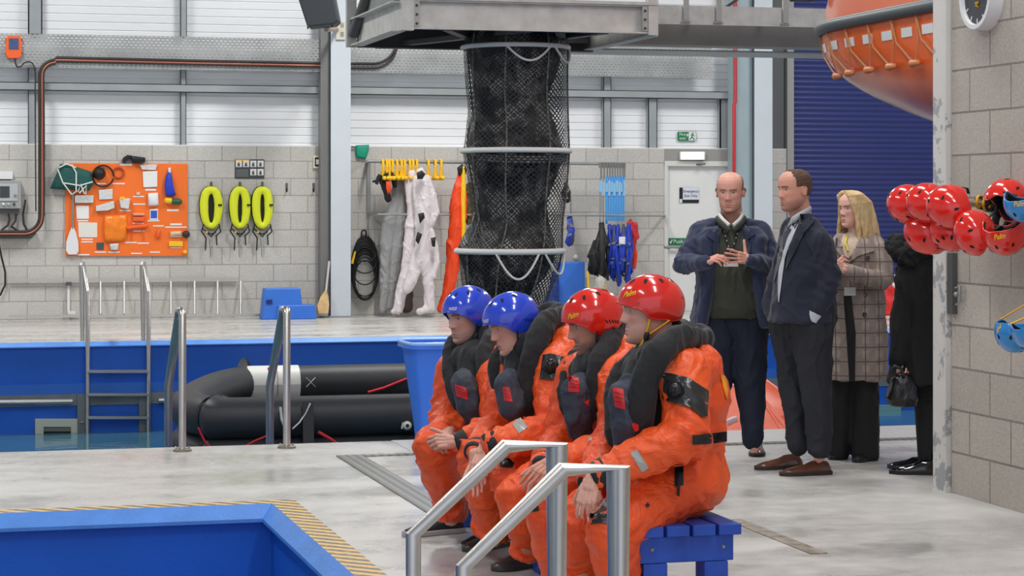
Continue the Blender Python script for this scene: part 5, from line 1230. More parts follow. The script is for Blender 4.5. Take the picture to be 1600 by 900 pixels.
# ---------------------------------------------------------------- helmets
RIM_F = [(0,80),(35,84),(58,97),(75,122),(95,130),(120,127),(150,116),(180,112)]
RIM_H = [(0,82),(30,86),(52,92),(66,96),(76,112),(90,116),(104,116),(125,122),(150,120),(180,118)]
M_hr = mat('red_helmet_gloss', (226,38,26), .16, coat=.6, vary=.03); M_hb_ = mat('blue_helmet_gloss', (44,74,210), .16, coat=.6, vary=.03); M_hlb = mat('light_blue_helmet', (40,140,214), .2, coat=.4, vary=.05)
M_in = mat('helmet_liner', (20,20,22), .8, bump=.3); M_rivet = mat('rivet', (150,80,80), .4, metal=.5); M_strapy = mat('strap_yellow', (236,176,30), .6); M_hole = mat('vent_dark', (14,12,12), .8)
def helmet(parent, M, m, rim=RIM_F, logo=None, holes=8, slots=True, k=1.0, name='helmet_shell', rivets=True):
    a_, b_, c_ = .127*k, .106*k, .114*k; OZ = V((-.006, 0, .022))
    def tmax(ph): return radians(lerp_t(rim, abs(math.degrees((ph+pi) % (2*pi)-pi)))[0])
    def pt(ph, th, off=0): return OZ+V(((a_+off)*sin(th)*cos(ph), (b_+off)*sin(th)*sin(ph), (c_+off)*cos(th)))
    n, nt = 56, 20; rs = []
    out = [[pt(2*pi*j/n, max(.001, tmax(2*pi*j/n)*i/nt), 0) for j in range(n)] for i in range(nt+1)]
    inn = [[pt(2*pi*j/n, max(.001, tmax(2*pi*j/n)*i/nt*.995), -.006) for j in range(n)] for i in range(nt, -1, -1)]
    sh = MB().rings([[M @ p for p in r] for r in out+inn[:1]], cap=False); shell = sh.build(name, m, parent, smooth=50)
    li = [[pt(2*pi*j/n, max(.001, tmax(2*pi*j/n)*i/nt*.97), -.016) for j in range(n)] for i in range(nt, -1, -1)]
    MB().rings([[M @ p for p in r] for r in [[pt(2*pi*j/n, tmax(2*pi*j/n)*.99, -.006) for j in range(n)]]+li], cap=False).build('liner', M_in, shell, smooth=50)
    MB().tube([M @ pt(2*pi*j/n, tmax(2*pi*j/n), -.003) for j in range(n)], .004, 8, closed=True).build('rim_edge', m, shell, smooth=60)
    def oval(ph, th, rl, rw, nm='vent', mm=None, ang=0, off=.0012):
        e = 1e-3; c = pt(ph, th, off); du = (pt(ph, th+e)-pt(ph, th-e)).normalized(); dv = (pt(ph+e, th)-pt(ph-e, th)).normalized(); nn = du.cross(dv).normalized()
        if nn.dot(c-OZ) < 0: nn = -nn
        u = du*cos(ang)+dv*sin(ang); v = -du*sin(ang)+dv*cos(ang); N = 14
        mb = MB(); t = [c+u*rl*cos(2*pi*i/N)+v*rw*sin(2*pi*i/N)*(1-.35*cos(2*pi*i/N)) for i in range(N)]
        def onsurf(p):
            q_ = p-OZ; s_ = 1/sqrt((q_.x/(a_+off))**2+(q_.y/(b_+off))**2+(q_.z/(c_+off))**2); return OZ+q_*s_
        mb.rings([[M @ (onsurf(p)-nn*.004) for p in t], [M @ onsurf(p) for p in t], [M @ (onsurf(c+(p-c)*.5)) for p in t]])
        return mb.build(nm, mm or M_hole, shell, smooth=60)
    for i in range(holes): oval(2*pi*(i+.5)/holes, radians(38 if holes > 6 else 46), .0135, .0066)
    for i in ((60, 150) if rivets else ()):
        for s in (-1, 1): oval(radians(i)*s, radians(78 if i != 60 else 84), .0035, .0035, 'rivet', M_rivet if m is not M_hlb else M_gal, 0, .002)
    if slots:
        for s in (-1, 1):
            for i in range(5): oval(radians(100+i*6.5)*s, radians(101+i*2.2), .011, .0022, 'slot', M_hole, radians(28)*s)
    if logo:
        txt, mm, ph0, th0, sz, ang = logo
        cu = bpy.data.curves.new('l', 'FONT'); cu.body = txt; cu.size = sz; cu.align_x = 'CENTER'; cu.align_y = 'CENTER'; cu.shear = .35; cu.offset = .0005
        ob = bpy.data.objects.new('l', cu); COL.objects.link(ob); dg = bpy.context.evaluated_depsgraph_get(); dg.update()
        me = bpy.data.meshes.new_from_object(ob.evaluated_get(dg)); bpy.data.objects.remove(ob)
        # subdivide and wrap on the shell
        bm = bmesh.new(); bm.from_mesh(me); bmesh.ops.triangulate(bm, faces=bm.faces)
        bmesh.ops.subdivide_edges(bm, edges=bm.edges, cuts=1); bm.to_mesh(me); bm.free()
        for v in me.vertices:
            x, y = v.co.x, v.co.y; x, y = x*cos(ang)-y*sin(ang), x*sin(ang)+y*cos(ang)
            ph = radians(ph0)+x/(a_*sin(radians(th0))); v.co = M @ pt(ph, radians(th0)-y/c_, .0022)
        link(me, 'logo', mm, shell)
    return shell, pt
def strap(parent, pts, m, r=.008, nm='chin_strap'): return MB().tube(pts, r, 8, flat=.45, up=None).build(nm, m, parent, smooth=60)
# ================================================================ the four seated people in orange suits
def suit_mat():
    q = NT('orange_drysuit'); g = q.n('TexCoord'); o = g.outputs['Object']
    n0 = q.noise(o, 3.5, 3); dv = q.n('TexNoise', i_Scale=9.0, i_Detail=3.0, i_Distortion=1.6); q.l(o, dv.inputs['Vector'])
    rdg = q.math('ABSOLUTE', q.math('SUBTRACT', dv.outputs[0], .5)); n2 = q.noise(o, 60, 3)
    q.l(q.mix(q.rng(n0, .3, .7), lin((236,76,24)), lin((252,98,36))), q.b.inputs['Base Color']); q.b.inputs['Roughness'].default_value = .46
    q.bump(q.math('ADD', q.math('MULTIPLY', q.math('MINIMUM', rdg, .16), -5.0), q.math('MULTIPLY', n2, .08)), .38, .010); return q.m
M_suit = suit_mat()
M_neo = mat('black_neoprene', (28,28,31), .6, bump=.3, bscale=60)
M_jack = mat('lifejacket_black', (26,26,29), .75, bump=.35, bscale=50, sheen=.1)
M_lobe = mat('lifejacket_slate', (58,64,76), .7, bump=.5, bscale=35, vary=.12)
M_panel = mat('shiny_black_panel', (46,46,46), .22, bump=.6, bscale=16)
M_refl = mat('silver_reflective', (176,176,170), .35, metal=.25, bump=.3, bscale=60)
M_rlab = mat('red_label', (220,40,44), .5)
M_bootr = mat('boot_rubber', (56,56,52), .35, vary=.1); M_sneak = mat('black_trainer', (26,28,34), .7, bump=.3); M_solew = mat('sole_grey_white', (170,170,166), .5)
M_kneeb = mat('knee_patch_black', (34,32,30), .3, bump=.6, bscale=30)
def creases(seed, arms, legs):
    off = V((seed*3.3, seed*5.1, seed*1.9))
    def f(p, n):
        q = p*5.0+off; wv = V((noise.noise(q*.8), noise.noise(q*.8+V((5,1,9))), noise.noise(q*.8+V((2,8,4)))))*1.3
        a = 0
        a += .0065*sharp(noise.noise(V((q.x*.9, q.y*.9, q.z*1.5))+wv), .34)+.0055*sharp(noise.noise(q*1.9+wv*1.4+V((7,7,7))), .32)
        # bunching rings round elbows and knees
        for ch in arms:
            e = ch[1]; dd = (p-e).length
            if dd < .22:
                ax = (ch[2]-ch[0]).normalized(); s_ = (p-e).dot(ax); a += .011*(1-dd/.22)*sin(s_*95+4*noise.noise(p*9))
            wv_ = (p-ch[2]).length
            if wv_ < .14: ax = (ch[2]-ch[1]).normalized(); a += .008*(1-wv_/.14)*sin((p-ch[2]).dot(ax)*120+3*noise.noise(p*12))
        for k_, h_ in legs:
            dd = (p-k_).length
            if dd < .2: a += .008*(1-dd/.2)*sin((p.z-k_.z)*75+5*noise.noise(p*8))
            dd = (p-h_).length
            if dd < .26: a += .010*(1-dd/.26)*sin(((p-h_).dot((k_-h_).normalized()))*70+5*noise.noise(p*7))
        return a-.003
    return f
def zpt(p, z): return V((p.x, p.y, z))
def seated(S_, skin, eyesp, hel, label, d, extra=None):
    hp = P(*S_['head'][:3]); M = frame(hp, *S_['face'])
    root = thing('person', (S_['seat'][0], S_['seat'][1], .40), label, 'person', None)
    bf = frame(V((S_['seat'][0], S_['seat'][1], .40)), S_['psi'])
    L = lambda x, y, z: (bf @ V((x, y, z)))
    ln = S_['lean']; up = lambda z: ln*max(0, z-.1)/.55
    # ---- suit
    m = MB()
    m.cap(L(.0,-.10,.15), L(.0,.10,.15), .150, .150, 20)
    m.cap(L(up(.3)+.01,-.08,.30), L(up(.3)+.01,.08,.30), .150, .150, 20)
    m.cap(L(up(.44),-.09,.43), L(up(.44),.09,.43), .145, .145, 20)
    m.cap(L(up(.6)-.02,-.12,.545), L(up(.6)-.02,.12,.545), .085, .085, 16)
    m.cap(L(up(.55)-.01,0,.55), L(up(.62),0,.62), .09, .065, 16)
    J = {k: [P(*q[:3]) for q in v] for k, v in S_['limbs'].items()}
    for nm in ('la', 'ra'):
        a, b, c = J[nm]; m.cap(L(up(.55)-.02, .13 if nm == 'la' else -.13, .53), a, .085, .092, 16)
        m.cap(a, b, .096, .080, 18); m.cap(b, b.lerp(c, .5), .084, .078, 18); m.cap(b.lerp(c, .5), c, .078, .052, 18)
    for nm, y in (('ll', .12), ('rl', -.12)):
        k_, an = J[nm]; h_ = L(.03, y, .13); m.cap(h_, h_.lerp(k_, .5)+UZ*.01, .135, .115, 20); m.cap(h_.lerp(k_, .5)+UZ*.01, k_, .115, .094, 20)
        m.cap(k_, k_.lerp(an, .35), .094, .086, 20); m.cap(k_.lerp(an, .35), an+UZ*.07, .088, .072, 20)
        m.tube([an+(k_-an)*.2, an+UZ*.04, an+UZ*.005, an-UZ*.01], [.076,.074,.068,.060], 18)
    f0 = creases(S_['seed'], [J['la'], J['ra']], [(J[n][0], L(.03, y, .13)) for n, y in (('ll',.12),('rl',-.12))]); f2 = folds(.0022, 17.0, (1,1,1), S_['seed']+3)
    suit = remesh(m, 'survival_suit', .0075, 3, M_suit, root, lambda p, n: f0(p, n)+f2(p, n))
    bv = bvh_of(suit)
    # ---- body inside
    A = Acc(); m = MB(); m.cap(L(0,-.08,.13), L(0,.08,.13), .12, .12); m.cap(L(0,0,.15), L(up(.5),0,.5), .13, .13); m.cap(L(up(.5),-.12,.56), L(up(.5),.12,.56), .06, .06)
    for nm, s in (('la', .14), ('ra', -.14)): a, b, c = J[nm]; m.cap(L(up(.5), s, .56), a, .055, .05).cap(a, b, .05, .042).cap(b, c, .04, .028)
    for nm, y in (('ll', .1), ('rl', -.1)): k_, an = J[nm]; m.cap(L(0, y, .13), k_, .08, .06).cap(k_, an, .055, .04)
    nk = M @ V((-.04, 0, -.2)); m.cap(L(up(.55),0,.56), nk, .06, .055)
    sk = skin['base']; A.me(remesh(m, 't', .02, 1), None, None, lin(sk))
    hm = MB(); head_mb(hm, .060, skin.get('nose', 1), skin.get('jaw', 1)); A.me(remesh(hm, 't', .0029, 1), M, skin_fn(sk, skin['lips'], skin['brow'], skin.get('beard'), skin.get('ruddy', .3), skin.get('hm'), skin.get('hair')))
    for nm in ('lh', 'rh'):
        H_ = S_['hands'][nm]; a, b, c = J['la' if nm == 'lh' else 'ra']
        o = P(*H_['w']); x = P(*H_['to'])-o; Mh = basis(o, x, H_['back']); A.me(hand_mesh(H_['side'], H_['curl'], H_.get('pip'), H_.get('spread', 1.5), H_.get('thumb', (35,30,10)), H_.get('tc', 20)), Mh, hand_col(sk))
        dd = (c-b).normalized(); MB().tube([c-dd*.02, c+dd*.025, c+dd*.035], [.057,.050,.040], 20).build('wrist_cuff', M_neo, root, smooth=60)
    A.build('body', M_skin, root)
    eyes(root, M, sk, look=S_.get('look', (0,0)), open_=S_.get('open', .0045))
    # ---- neoprene collar, life jacket
    nc = MB().tube([M @ V((-.028,0,-.118)), M @ V((-.036,0,-.155)), L(up(.66),0,.64)], [.066,.072,.085], 24, flat=1.05); nc.build('neck_seal', M_neo, root, smooth=60)
    m = MB(); near = [(P(x, y, dd), r) for x, y, dd, r in S_['near']]; far = [(P(x, y, dd), r) for x, y, dd, r in S_['far']]
    lf = (bf @ V((0,1,0)))-(bf @ V((0,0,0)))
    nb = (near[0][0]+far[0][0])/2-(M.to_3x3() @ V((.03,0,0)))
    full = list(reversed(near))+[(nb, .042)]+far; pp_ = rnd([q_[0] for q_ in full], 4); rr_ = []
    for (a, ra), (b, rb) in zip(full, full[1:]): rr_ += [ra+(rb-ra)*k/4 for k in range(4)]
    rr_ += [full[-1][1]]; rr_[0] *= .55; rr_[-1] *= .55; rr_[1] *= .9; rr_[-2] *= .9
    m.tube(pp_, [r_*1.02 for r_ in rr_], 20, flat=.60, up=(lf+VV*-.5).normalized())
    cn_ = [(near[i][0]*.5+far[i][0]*.5)-(M.to_3x3() @ V((.035,0,0))) for i in (2, 3, min(len(near), len(far))-1)]      # dark chest fabric between the two sides
    for a, b in zip(cn_, cn_[1:]): m.cap(a, b, .085, .09, 18)
    m.cap(cn_[0].lerp(near[2][0], .45), cn_[0].lerp(far[2][0], .45), .065, .065, 16)
    f8, f9 = folds(.006, 14, (1,1,.6), S_['seed']+7), hang(S_['seed']+2, .004)
    fj = lambda p, n: f8(p, n)+f9(p, n)
    jack = remesh(m, 'life_jacket', .0075, 2, M_jack, root, fj)
    m = MB(); lb = [(P(x, y, dd), r) for x, y, dd, r in S_['lobe']]
    lb[0] = (lb[0][0].lerp(lb[1][0], .35), lb[0][1]*.8)
    for (a, ra), (b, rb) in zip(lb, lb[1:]): m.cap(a, b, ra, rb, 18)
    f10, f11 = folds(.005, 16, (1,1,1), S_['seed']+9), hang(S_['seed']+5, .009)
    lobe = remesh(m, 'front_lobe', .007, 2, M_lobe, jack, lambda p, n: f10(p, n)+f11(p, n)); 
    bj = bvh_of(jack, lobe); ba = bvh_of(suit, jack, lobe)
    for px in S_.get('red', []): 
        o = decal(bj, px, 'red_label', M_rlab, jack)
        if o and len(px) == 4 and px[1][1]-px[0][1] < 14:
            for k in range(3):
                t = .25+.22*k; q = [(px[0][0]+(px[3][0]-px[0][0])*t+1.5, px[0][1]+(px[3][1]-px[0][1])*t), (px[1][0]+(px[2][0]-px[1][0])*t-1.5, px[1][1]+(px[2][1]-px[1][1])*t)]
                pts = ray_path(bj, q, .0105)
                if len(pts) > 1: MB().tube(pts, .0012, 5).build('print_line', M_kneeb, o)
    if S_.get('panel'):
        pn_ = decal(bv, S_['panel'], 'shoulder_panel', M_panel, suit, off=.012, th=.012)
        x, y = S_['valve']; d_ = (P(x, y, 1)-CO).normalized(); h = bv.ray_cast(CO, d_)
        if h[0]:
            c = h[0]; n = (h[1]*.6-d_*.4).normalized(); s_ = S_.get('vs', 1)
            vl = MB().cap(c, c+n*.016, .036*s_, .030*s_, 24).build('valve', mat('valve_black', (36,36,38), .35), suit, smooth=50)
            u = n.orthogonal().normalized(); w_ = n.cross(u)
            for r0, nm in ((.031, 'valve_ring'), (.021, 'valve_ring')): MB().tube([c+n*.024+(u*cos(a)+w_*sin(a))*r0*s_ for a in (2*pi*i/24 for i in range(24))], .0028, 6, closed=True).build(nm, M_neo if r0 > .03 else M_gal, vl, smooth=60)
            for i in range(6): a = i*pi/3; MB().cap(c+n*.040*s_+(u*cos(a)+w_*sin(a))*.012, c+n*.046*s_+(u*cos(a)+w_*sin(a))*.012, .004, .004, 8).build('valve_hole', M_hole, vl)
    for px in S_.get('tape', []): decal(bv, px, 'reflective_tape', M_refl, suit)
    for px in S_.get('knee', []): decal(bv, px, 'knee_patch', M_kneeb, suit, off=.005)
    for px in S_.get('belt', []): 
        decal(bv, px, 'waist_belt', M_neo, jack, off=.012, th=.012, sub=5)
    # ---- shoes
    for nm, (hx, toe, m_up, m_so, bt_) in S_['shoes'].items():
        h_ = PF(*hx); t_ = PF(*toe); shoe(root, h_, (t_-h_), m_up, m_so, L=.30, boot=bt_, wd=1.15)
    # ---- helmet
    shell, pt = helmet(root, M @ Matrix.Translation((0,0,.003)), hel['m'], hel.get('rim', RIM_F), hel.get('logo'), 8, slots=hel.get('slots', True), name='helmet')
    ms = hel.get('strap', M_neo)
    for s in (1, -1):
        strap(shell, [M @ V(q) for q in ((.018, s*.088, -.02), (.030, s*.078, -.07), (.045, s*.050, -.115))], ms)
        strap(shell, [M @ V(q) for q in ((-.055, s*.088, -.03), (-.01, s*.080, -.06), (.030, s*.073, -.085))], ms)
    strap(shell, [M @ V(q) for q in ((.045, .050, -.117), (.052, .025, -.130), (.054, 0, -.134), (.052, -.025, -.130), (.045, -.05, -.117))], ms)
    for s in (1, -1): MB().cap(M @ V((.029, s*.080, -.078)), M @ V((.033, s*.078, -.092)), .011, .010, 10).build('strap_buckle', M_neo, shell, smooth=60)
    return root, suit, jack, M, bv
HL = lambda **k: k
yel = M_strapy
M_logo = mat('logo_yellow', (240,200,40), .5); M_logw = mat('logo_white', (220,224,232), .5)
RED, BLU = dict(m=M_hr), dict(m=M_hb_)
# nearest man, red helmet, profile
m4 = dict(head=(1015,487,8.0), face=(8, 2, 0), seat=(2.70, 7.64), psi=12, lean=-.02, seed=1,
  limbs=dict(la=[(1070,585,7.83),(1074,682,7.70),(938,741,7.66)], ra=[(990,590,8.3),(960,690,8.25),(925,752,7.95)], ll=[(956,826,7.70),(972,950,7.78)], rl=[(908,812,8.0),(908,905,8.15)]),
  hands=dict(lh=dict(w=(925,749,7.64), to=(912,800,7.62), back=(-.55,-1,.2), side=-1, curl=(22,28,30,34), thumb=(30,35)), rh=dict(w=(925,760,7.9), to=(933,812,7.86), back=(.3,1,.3), side=1, curl=(20,25,28,30), thumb=(30,20))),
  near=[(1100,531,8.02,.036),(1066,527,7.84,.046),(1034,546,7.74,.050),(1011,585,7.72,.052),(1000,640,7.72,.054),(996,700,7.76,.048)], far=[(1085,528,8.2,.048),(1020,545,8.28,.05),(975,590,8.2,.055),(965,650,8.1,.05),(968,700,8.05,.045)],
  lobe=[(985,590,7.80,.050),(980,622,7.76,.066),(982,662,7.76,.062),(985,705,7.80,.05)],
  red=[[(956,605),(974,608),(977,640),(961,636)], [(987,662),(992,661),(998,664),(998,672),(993,675),(988,668)]],
  panel=[(1027,581),(1048,583),(1076,590),(1108,611),(1106,650),(1098,652),(1078,636),(1024,622)], valve=(1057,608),
  tape=[[(985,708),(995,702),(1014,731),(1003,738)]], knee=[[(920,803),(935,799),(958,805),(957,820),(940,817),(921,819)], [(928,786),(950,776),(958,778),(956,794),(930,800)]],
  belt=[[(1082,680),(1105,678),(1136,674),(1136,690),(1106,694),(1082,695)]],
  shoes=dict(l=((1000,925),(900,935),M_bootr,M_bootr,.12), r=((930,890),(850,905),M_bootr,M_bootr,.12)))
p4 = seated(m4, dict(base=(232,176,156), lips=(186,104,92), brow=(150,112,84), beard=(196,140,116), ruddy=.5, jaw=1.12), None, HL(m=M_hr, rim=RIM_H, slots=False, strap=yel, logo=('Palm', M_logo, 38, 66, .030, .2)), 'seated person in orange suit and red helmet with yellow chin strap, nearest on the bench', 8)
m3 = dict(head=(926,505,8.6), face=(16, 16, 0), seat=(2.68, 8.28), psi=16, lean=.03, seed=2,
  limbs=dict(la=[(966,590,8.46),(975,700,8.30),(872,722,8.22)], ra=[(905,590,8.8),(880,690,8.75),(850,728,8.5)], ll=[(858,800,8.35),(880,930,8.5)], rl=[(812,775,8.7),(828,868,8.88)]),
  hands=dict(lh=dict(w=(862,722,8.2), to=(832,745,8.12), back=(-.3,-.8,.6), side=-1, curl=(18,22,26,30), thumb=(30,25)), rh=dict(w=(850,738,8.45), to=(826,762,8.4), back=(.2,.4,.8), side=1, curl=(18,22,26,30))),
  near=[(982,522,8.75,.036),(961,528,8.55,.046),(943,560,8.46,.050),(933,610,8.44,.052),(929,655,8.46,.046)], far=[(960,520,8.9,.045),(915,550,8.88,.05),(893,590,8.75,.05),(890,650,8.7,.045)],
  lobe=[(908,590,8.5,.05),(902,610,8.45,.062),(903,650,8.45,.058),(907,675,8.5,.045)],
  red=[[(888,587),(904,590),(906,613),(888,612)], [(912,628),(921,624),(919,635)]],
  tape=[[(919,684),(932,677),(936,700),(923,707)]], knee=[[(826,791),(840,789),(842,798),(828,800)]],
  shoes=dict(l=((905,910),(830,925),M_bootr,M_bootr,.12), r=((852,880),(760,895),M_bootr,M_bootr,.1)))
p3 = seated(m3, dict(base=(206,148,124), lips=(168,96,86), brow=(50,38,32), beard=(74,58,52), ruddy=.25, nose=1.15), None, HL(m=M_hr, strap=M_neo, logo=('Palm', M_logo, 38, 72, .028, .1)), 'seated dark-bearded person in orange suit and red helmet, second nearest on bench', 8.6)
m2 = dict(head=(800,507,9.25), face=(22, 20, 6), seat=(2.66, 8.95), psi=18, lean=.07, seed=4,
  limbs=dict(la=[(868,575,9.1),(868,676,8.92),(768,694,8.86)], ra=[(800,575,9.45),(780,670,9.35),(745,705,9.1)], ll=[(800,745,8.98),(842,862,9.0)], rl=[(757,735,9.3),(772,842,9.42)]),
  hands=dict(lh=dict(w=(757,698,8.88), to=(742,742,8.80), back=(-.7,-.6,.1), side=-1, curl=(12,16,20,24), thumb=(30,30)), rh=dict(w=(743,718,9.0), to=(750,760,8.98), back=(.3,.9,.2), side=1, curl=(15,20,22,26))),
  near=[(878,494,9.3,.038),(857,502,9.17,.048),(840,532,9.1,.052),(829,575,9.07,.052),(825,620,9.07,.05),(818,650,9.1,.042)], far=[(850,490,9.5,.04),(800,535,9.45,.045),(782,570,9.4,.05),(785,620,9.35,.045)],
  lobe=[(798,582,9.16,.045),(795,602,9.08,.060),(800,636,9.06,.058)],
  red=[[(785,604),(796,605),(801,628),(788,626)]], panel=[(848,554),(860,552),(884,558),(904,574),(900,592),(880,594),(843,592)], valve=(861,574),
  tape=[[(800,662),(813,652),(825,667),(811,677)]], knee=[[(779,718),(795,715),(804,724),(800,731),(782,730)]],
  shoes=dict(l=((862,872),(765,890),M_bootr,M_bootr,.1), r=((795,850),(712,866),M_bootr,M_bootr,.08)))
p2 = seated(m2, dict(base=(228,170,148), lips=(176,92,84), brow=(150,110,84), ruddy=.45), None, HL(m=M_hb_, strap=M_neo, logo=('WRSI', M_logw, 12, 74, .020, 0)), 'seated smiling person in orange suit and blue helmet leaning forward, second farthest on the bench', 9.25)
m1 = dict(head=(731,494,9.88), face=(38, 10, 0), seat=(2.62, 9.6), psi=30, lean=.10, seed=6,
  limbs=dict(la=[(778,590,9.62),(785,668,9.45),(722,692,9.40)], ra=[(712,580,10.0),(700,650,9.95),(698,682,9.7)], ll=[(748,712,9.35),(766,835,9.45)], rl=[(678,698,9.62),(705,810,9.92)]),
  hands=dict(lh=dict(w=(712,690,9.38), to=(684,690,9.36), back=(-.3,-.9,.5), side=-1, curl=(42,48,52,56), spread=1, thumb=(38,8)), rh=dict(w=(700,676,9.55), to=(680,694,9.42), back=(-.5,-.6,.7), side=1, curl=(46,52,56,60), spread=1, thumb=(30,0))),
  near=[(780,520,9.95,.045),(768,530,9.75,.05),(763,565,9.66,.056),(762,610,9.62,.052),(760,645,9.62,.04)], far=[(745,528,10.1,.04),(715,535,9.98,.045),(708,560,9.88,.05),(712,600,9.8,.05),(722,640,9.75,.04)],
  lobe=[(727,582,9.66,.048),(726,602,9.60,.062),(734,632,9.58,.060),(742,648,9.60,.048)],
  red=[[(710,600),(729,606),(731,625),(713,619)]], panel=[(772,568),(786,560),(798,566),(798,600),(775,602)], valve=(784,577), vs=.8,
  tape=[[(751,640),(757,638),(759,646),(753,647)]],
  shoes=dict(l=((780,846),(702,866),M_sneak,M_solew,0), r=((722,831),(634,838),M_sneak,M_solew,0)))
p1 = seated(m1, dict(base=(216,166,148), lips=(166,104,96), brow=(110,88,74), beard=(176,134,120), ruddy=.35), None, HL(m=M_hb_, strap=M_neo, logo=('WRSI', M_logw, 22, 74, .020, 0)), 'seated person in orange suit and blue helmet with clasped hands, farthest on the bench', 9.9)
# details of single suits
root, suit, jack, M, bv = p4
pocket = decal(bv, [(1054,727),(1068,726),(1068,758),(1054,760)], 'zip_pocket', M_neo, suit, off=.008); MB().tube(ray_path(bv, [(1061,732),(1060,775)], .014), .006, 6).build('zip_pull', M_neo, suit, smooth=60)
decal(bv, [(1126,585),(1134,588),(1138,610),(1136,625),(1130,605)], 'yellow_flash', mat('flash_yellow', (250,160,30), .5), suit, off=.008)
decal(bv, [(1008,789),(1012,785),(1016,789),(1012,793)], 'black_diamond', M_neo, suit, off=.006)
# ================================================================ the four standing people
M_navy = mat('navy_wool', (34,44,74), .8, bump=.25, bscale=160, vary=.12, vscale=30, sheen=.2)
M_navy2 = mat('dark_navy_wool', (25,30,50), .8, bump=.25, bscale=160, vary=.12, vscale=30, sheen=.15)
M_trn = mat('navy_trousers', (20,26,48), .8, bump=.2, bscale=120, vary=.08); M_trc = mat('charcoal_trousers', (34,36,44), .8, bump=.2, bscale=120, vary=.1); M_trb = mat('black_trousers', (22,21,23), .8, bump=.2, bscale=120)
M_olive = mat('olive_knit', (66,68,58), .9, bump=.4, bscale=200, vary=.08, vscale=40)
M_shirt = mat('white_shirt', (226,224,222), .7); M_brogue = mat('brown_leather', (112,66,46), .28, coat=.3, rgb2=(84,48,36), vscale=9); M_solb = mat('dark_sole', (52,36,30), .6)
def stripe_mat():
    q = NT('striped_shirt'); g = q.n('TexCoord'); w_ = q.n('TexWave', bands_direction='DIAGONAL', i_Scale=60.0); q.l(g.outputs['Object'], w_.inputs[0])
    q.l(q.mix(q.math('GREATER_THAN', w_.outputs[1], .62), lin((226,228,232)), lin((120,128,144))), q.b.inputs['Base Color']); q.b.inputs['Roughness'].default_value = .7; return q.m
M_str = stripe_mat()
def plaid():
    q = NT('plaid_coat'); g = q.n('NewGeometry'); 
    mp = q.n('Mapping'); mp.inputs['Rotation'].default_value = (0, 0, YAW); q.l(g.outputs['Position'], mp.inputs[0]); sp = q.n('SeparateXYZ'); q.l(mp.outputs[0], sp.inputs[0])
    def lines(s, per, w_, ph=0): return q.math('LESS_THAN', q.math('FRACT', q.math('ADD', q.math('MULTIPLY', s, 1/per), ph)), w_)
    X, Z = sp.outputs[0], sp.outputs[2]; c = q.mix(.0, lin((166,150,140)), lin((0,0,0)))
    fine = q.math('MULTIPLY', q.math('MAXIMUM', lines(X, .009, .45), lines(Z, .009, .45)), q.math('MAXIMUM', lines(X, .085, .5), lines(Z, .085, .5, .2)))
    c = q.mix(q.math('MULTIPLY', fine, .5), c, lin((112,94,88)))
    c = q.mix(q.math('MULTIPLY', q.math('MAXIMUM', lines(X, .085, .07, .3), lines(Z, .085, .07)), .75), c, lin((60,48,50)))
    q.l(c, q.b.inputs['Base Color']); q.b.inputs['Roughness'].default_value = .85; q.bump(q.noise(g.outputs['Position'], 150, 3), .25, .003); return q.m
M_plaid = plaid()
def hair_shell(parent, M, mask, t, m, nm='hair', seed=1, rough=.0015):
    nz, na = 70, 90; g = {}; mb = MB(); idx = {}
    def key(i, j): return (i, j % na)
    cells = []
    for i in range(nz):
        for j in range(na):
            z = -.118+.236*(i+.5)/nz; ph = 2*pi*(j+.5)/na
            p = head_pt(ph, z)
            if mask(p): cells.append((i, j))
    cs = set(cells); vs = []; fs = []
    def vid(i, j, lay):
        k = (i, j % na, lay)
        if k not in idx:
            z = -.118+.236*i/nz; p = head_pt(2*pi*(j % na)/na, z); n = V((p.x, p.y*1.2, p.z*.9)).normalized()
            edge = any((a, b % na) not in cs for a in (i-1, i) for b in ((j-1) % na, j % na))
            o = (-.003 if lay == 0 else (t*(.35 if edge else 1)+rough*noise.noise(p*90+V((seed,0,0)))*2))
            idx[k] = len(vs); vs.append(M @ (p+n*o))
        return idx[k]
    for (i, j) in cells:
        fs.append((vid(i,j,1), vid(i,j+1,1), vid(i+1,j+1,1), vid(i+1,j,1))); fs.append((vid(i+1,j,0), vid(i+1,j+1,0), vid(i,j+1,0), vid(i,j,0)))
        for (di, dj, a, b) in ((-1,0,(i,j),(i,j+1)),(1,0,(i+1,j+1),(i+1,j)),(0,-1,(i+1,j),(i,j)),(0,1,(i,j+1),(i+1,j+1))):
            if (i+di, (j+dj) % na) not in cs: fs.append((vid(*a,0), vid(*b,0), vid(*b,1), vid(*a,1)))
    mb.add(vs, fs); return mb.build(nm, m, parent, smooth=70)
def chain(m, pts, seg=18):         # pts (px,py,d,r)
    q = [(P(x, y, d), r) for x, y, d, r in pts]
    for (a, ra), (b, rb) in zip(q, q[1:]): m.cap(a, b, ra, rb, seg)
    return m
def slab_body(m, rows, n=40, e=.8):   # rows: (y_px, x_left, x_right, depth_centre, half depth in metres, forward shear)
    rs = []
    for (y, x0, x1, d, hd) in rows:
        c = P((x0+x1)/2, y, d); hw_ = (x1-x0)/2/F*d
        rs.append([c+RV*hw_*math.copysign(abs(cos(a))**e, cos(a))+VV*hd*math.copysign(abs(sin(a))**e, sin(a)) for a in (2*pi*i/n for i in range(n))])
    return m.rings(rs)
def cloth_folds(seed, amp=.006, fr=7, st=(1,1,.5)):
    off = V((seed*3.3, seed*5.1, seed*1.9)); s3 = V(st)
    def f(p, n):
        q = V((p.x*s3.x, p.y*s3.y, p.z*s3.z))*fr+off; wv = V((noise.noise(q), noise.noise(q+V((5,1,9))), noise.noise(q+V((2,8,4)))))
        return amp*(sharp(noise.noise(q+wv), .3)*1.2+sharp(noise.noise(q*2.1+wv), .25)*.7-.4)
    return f
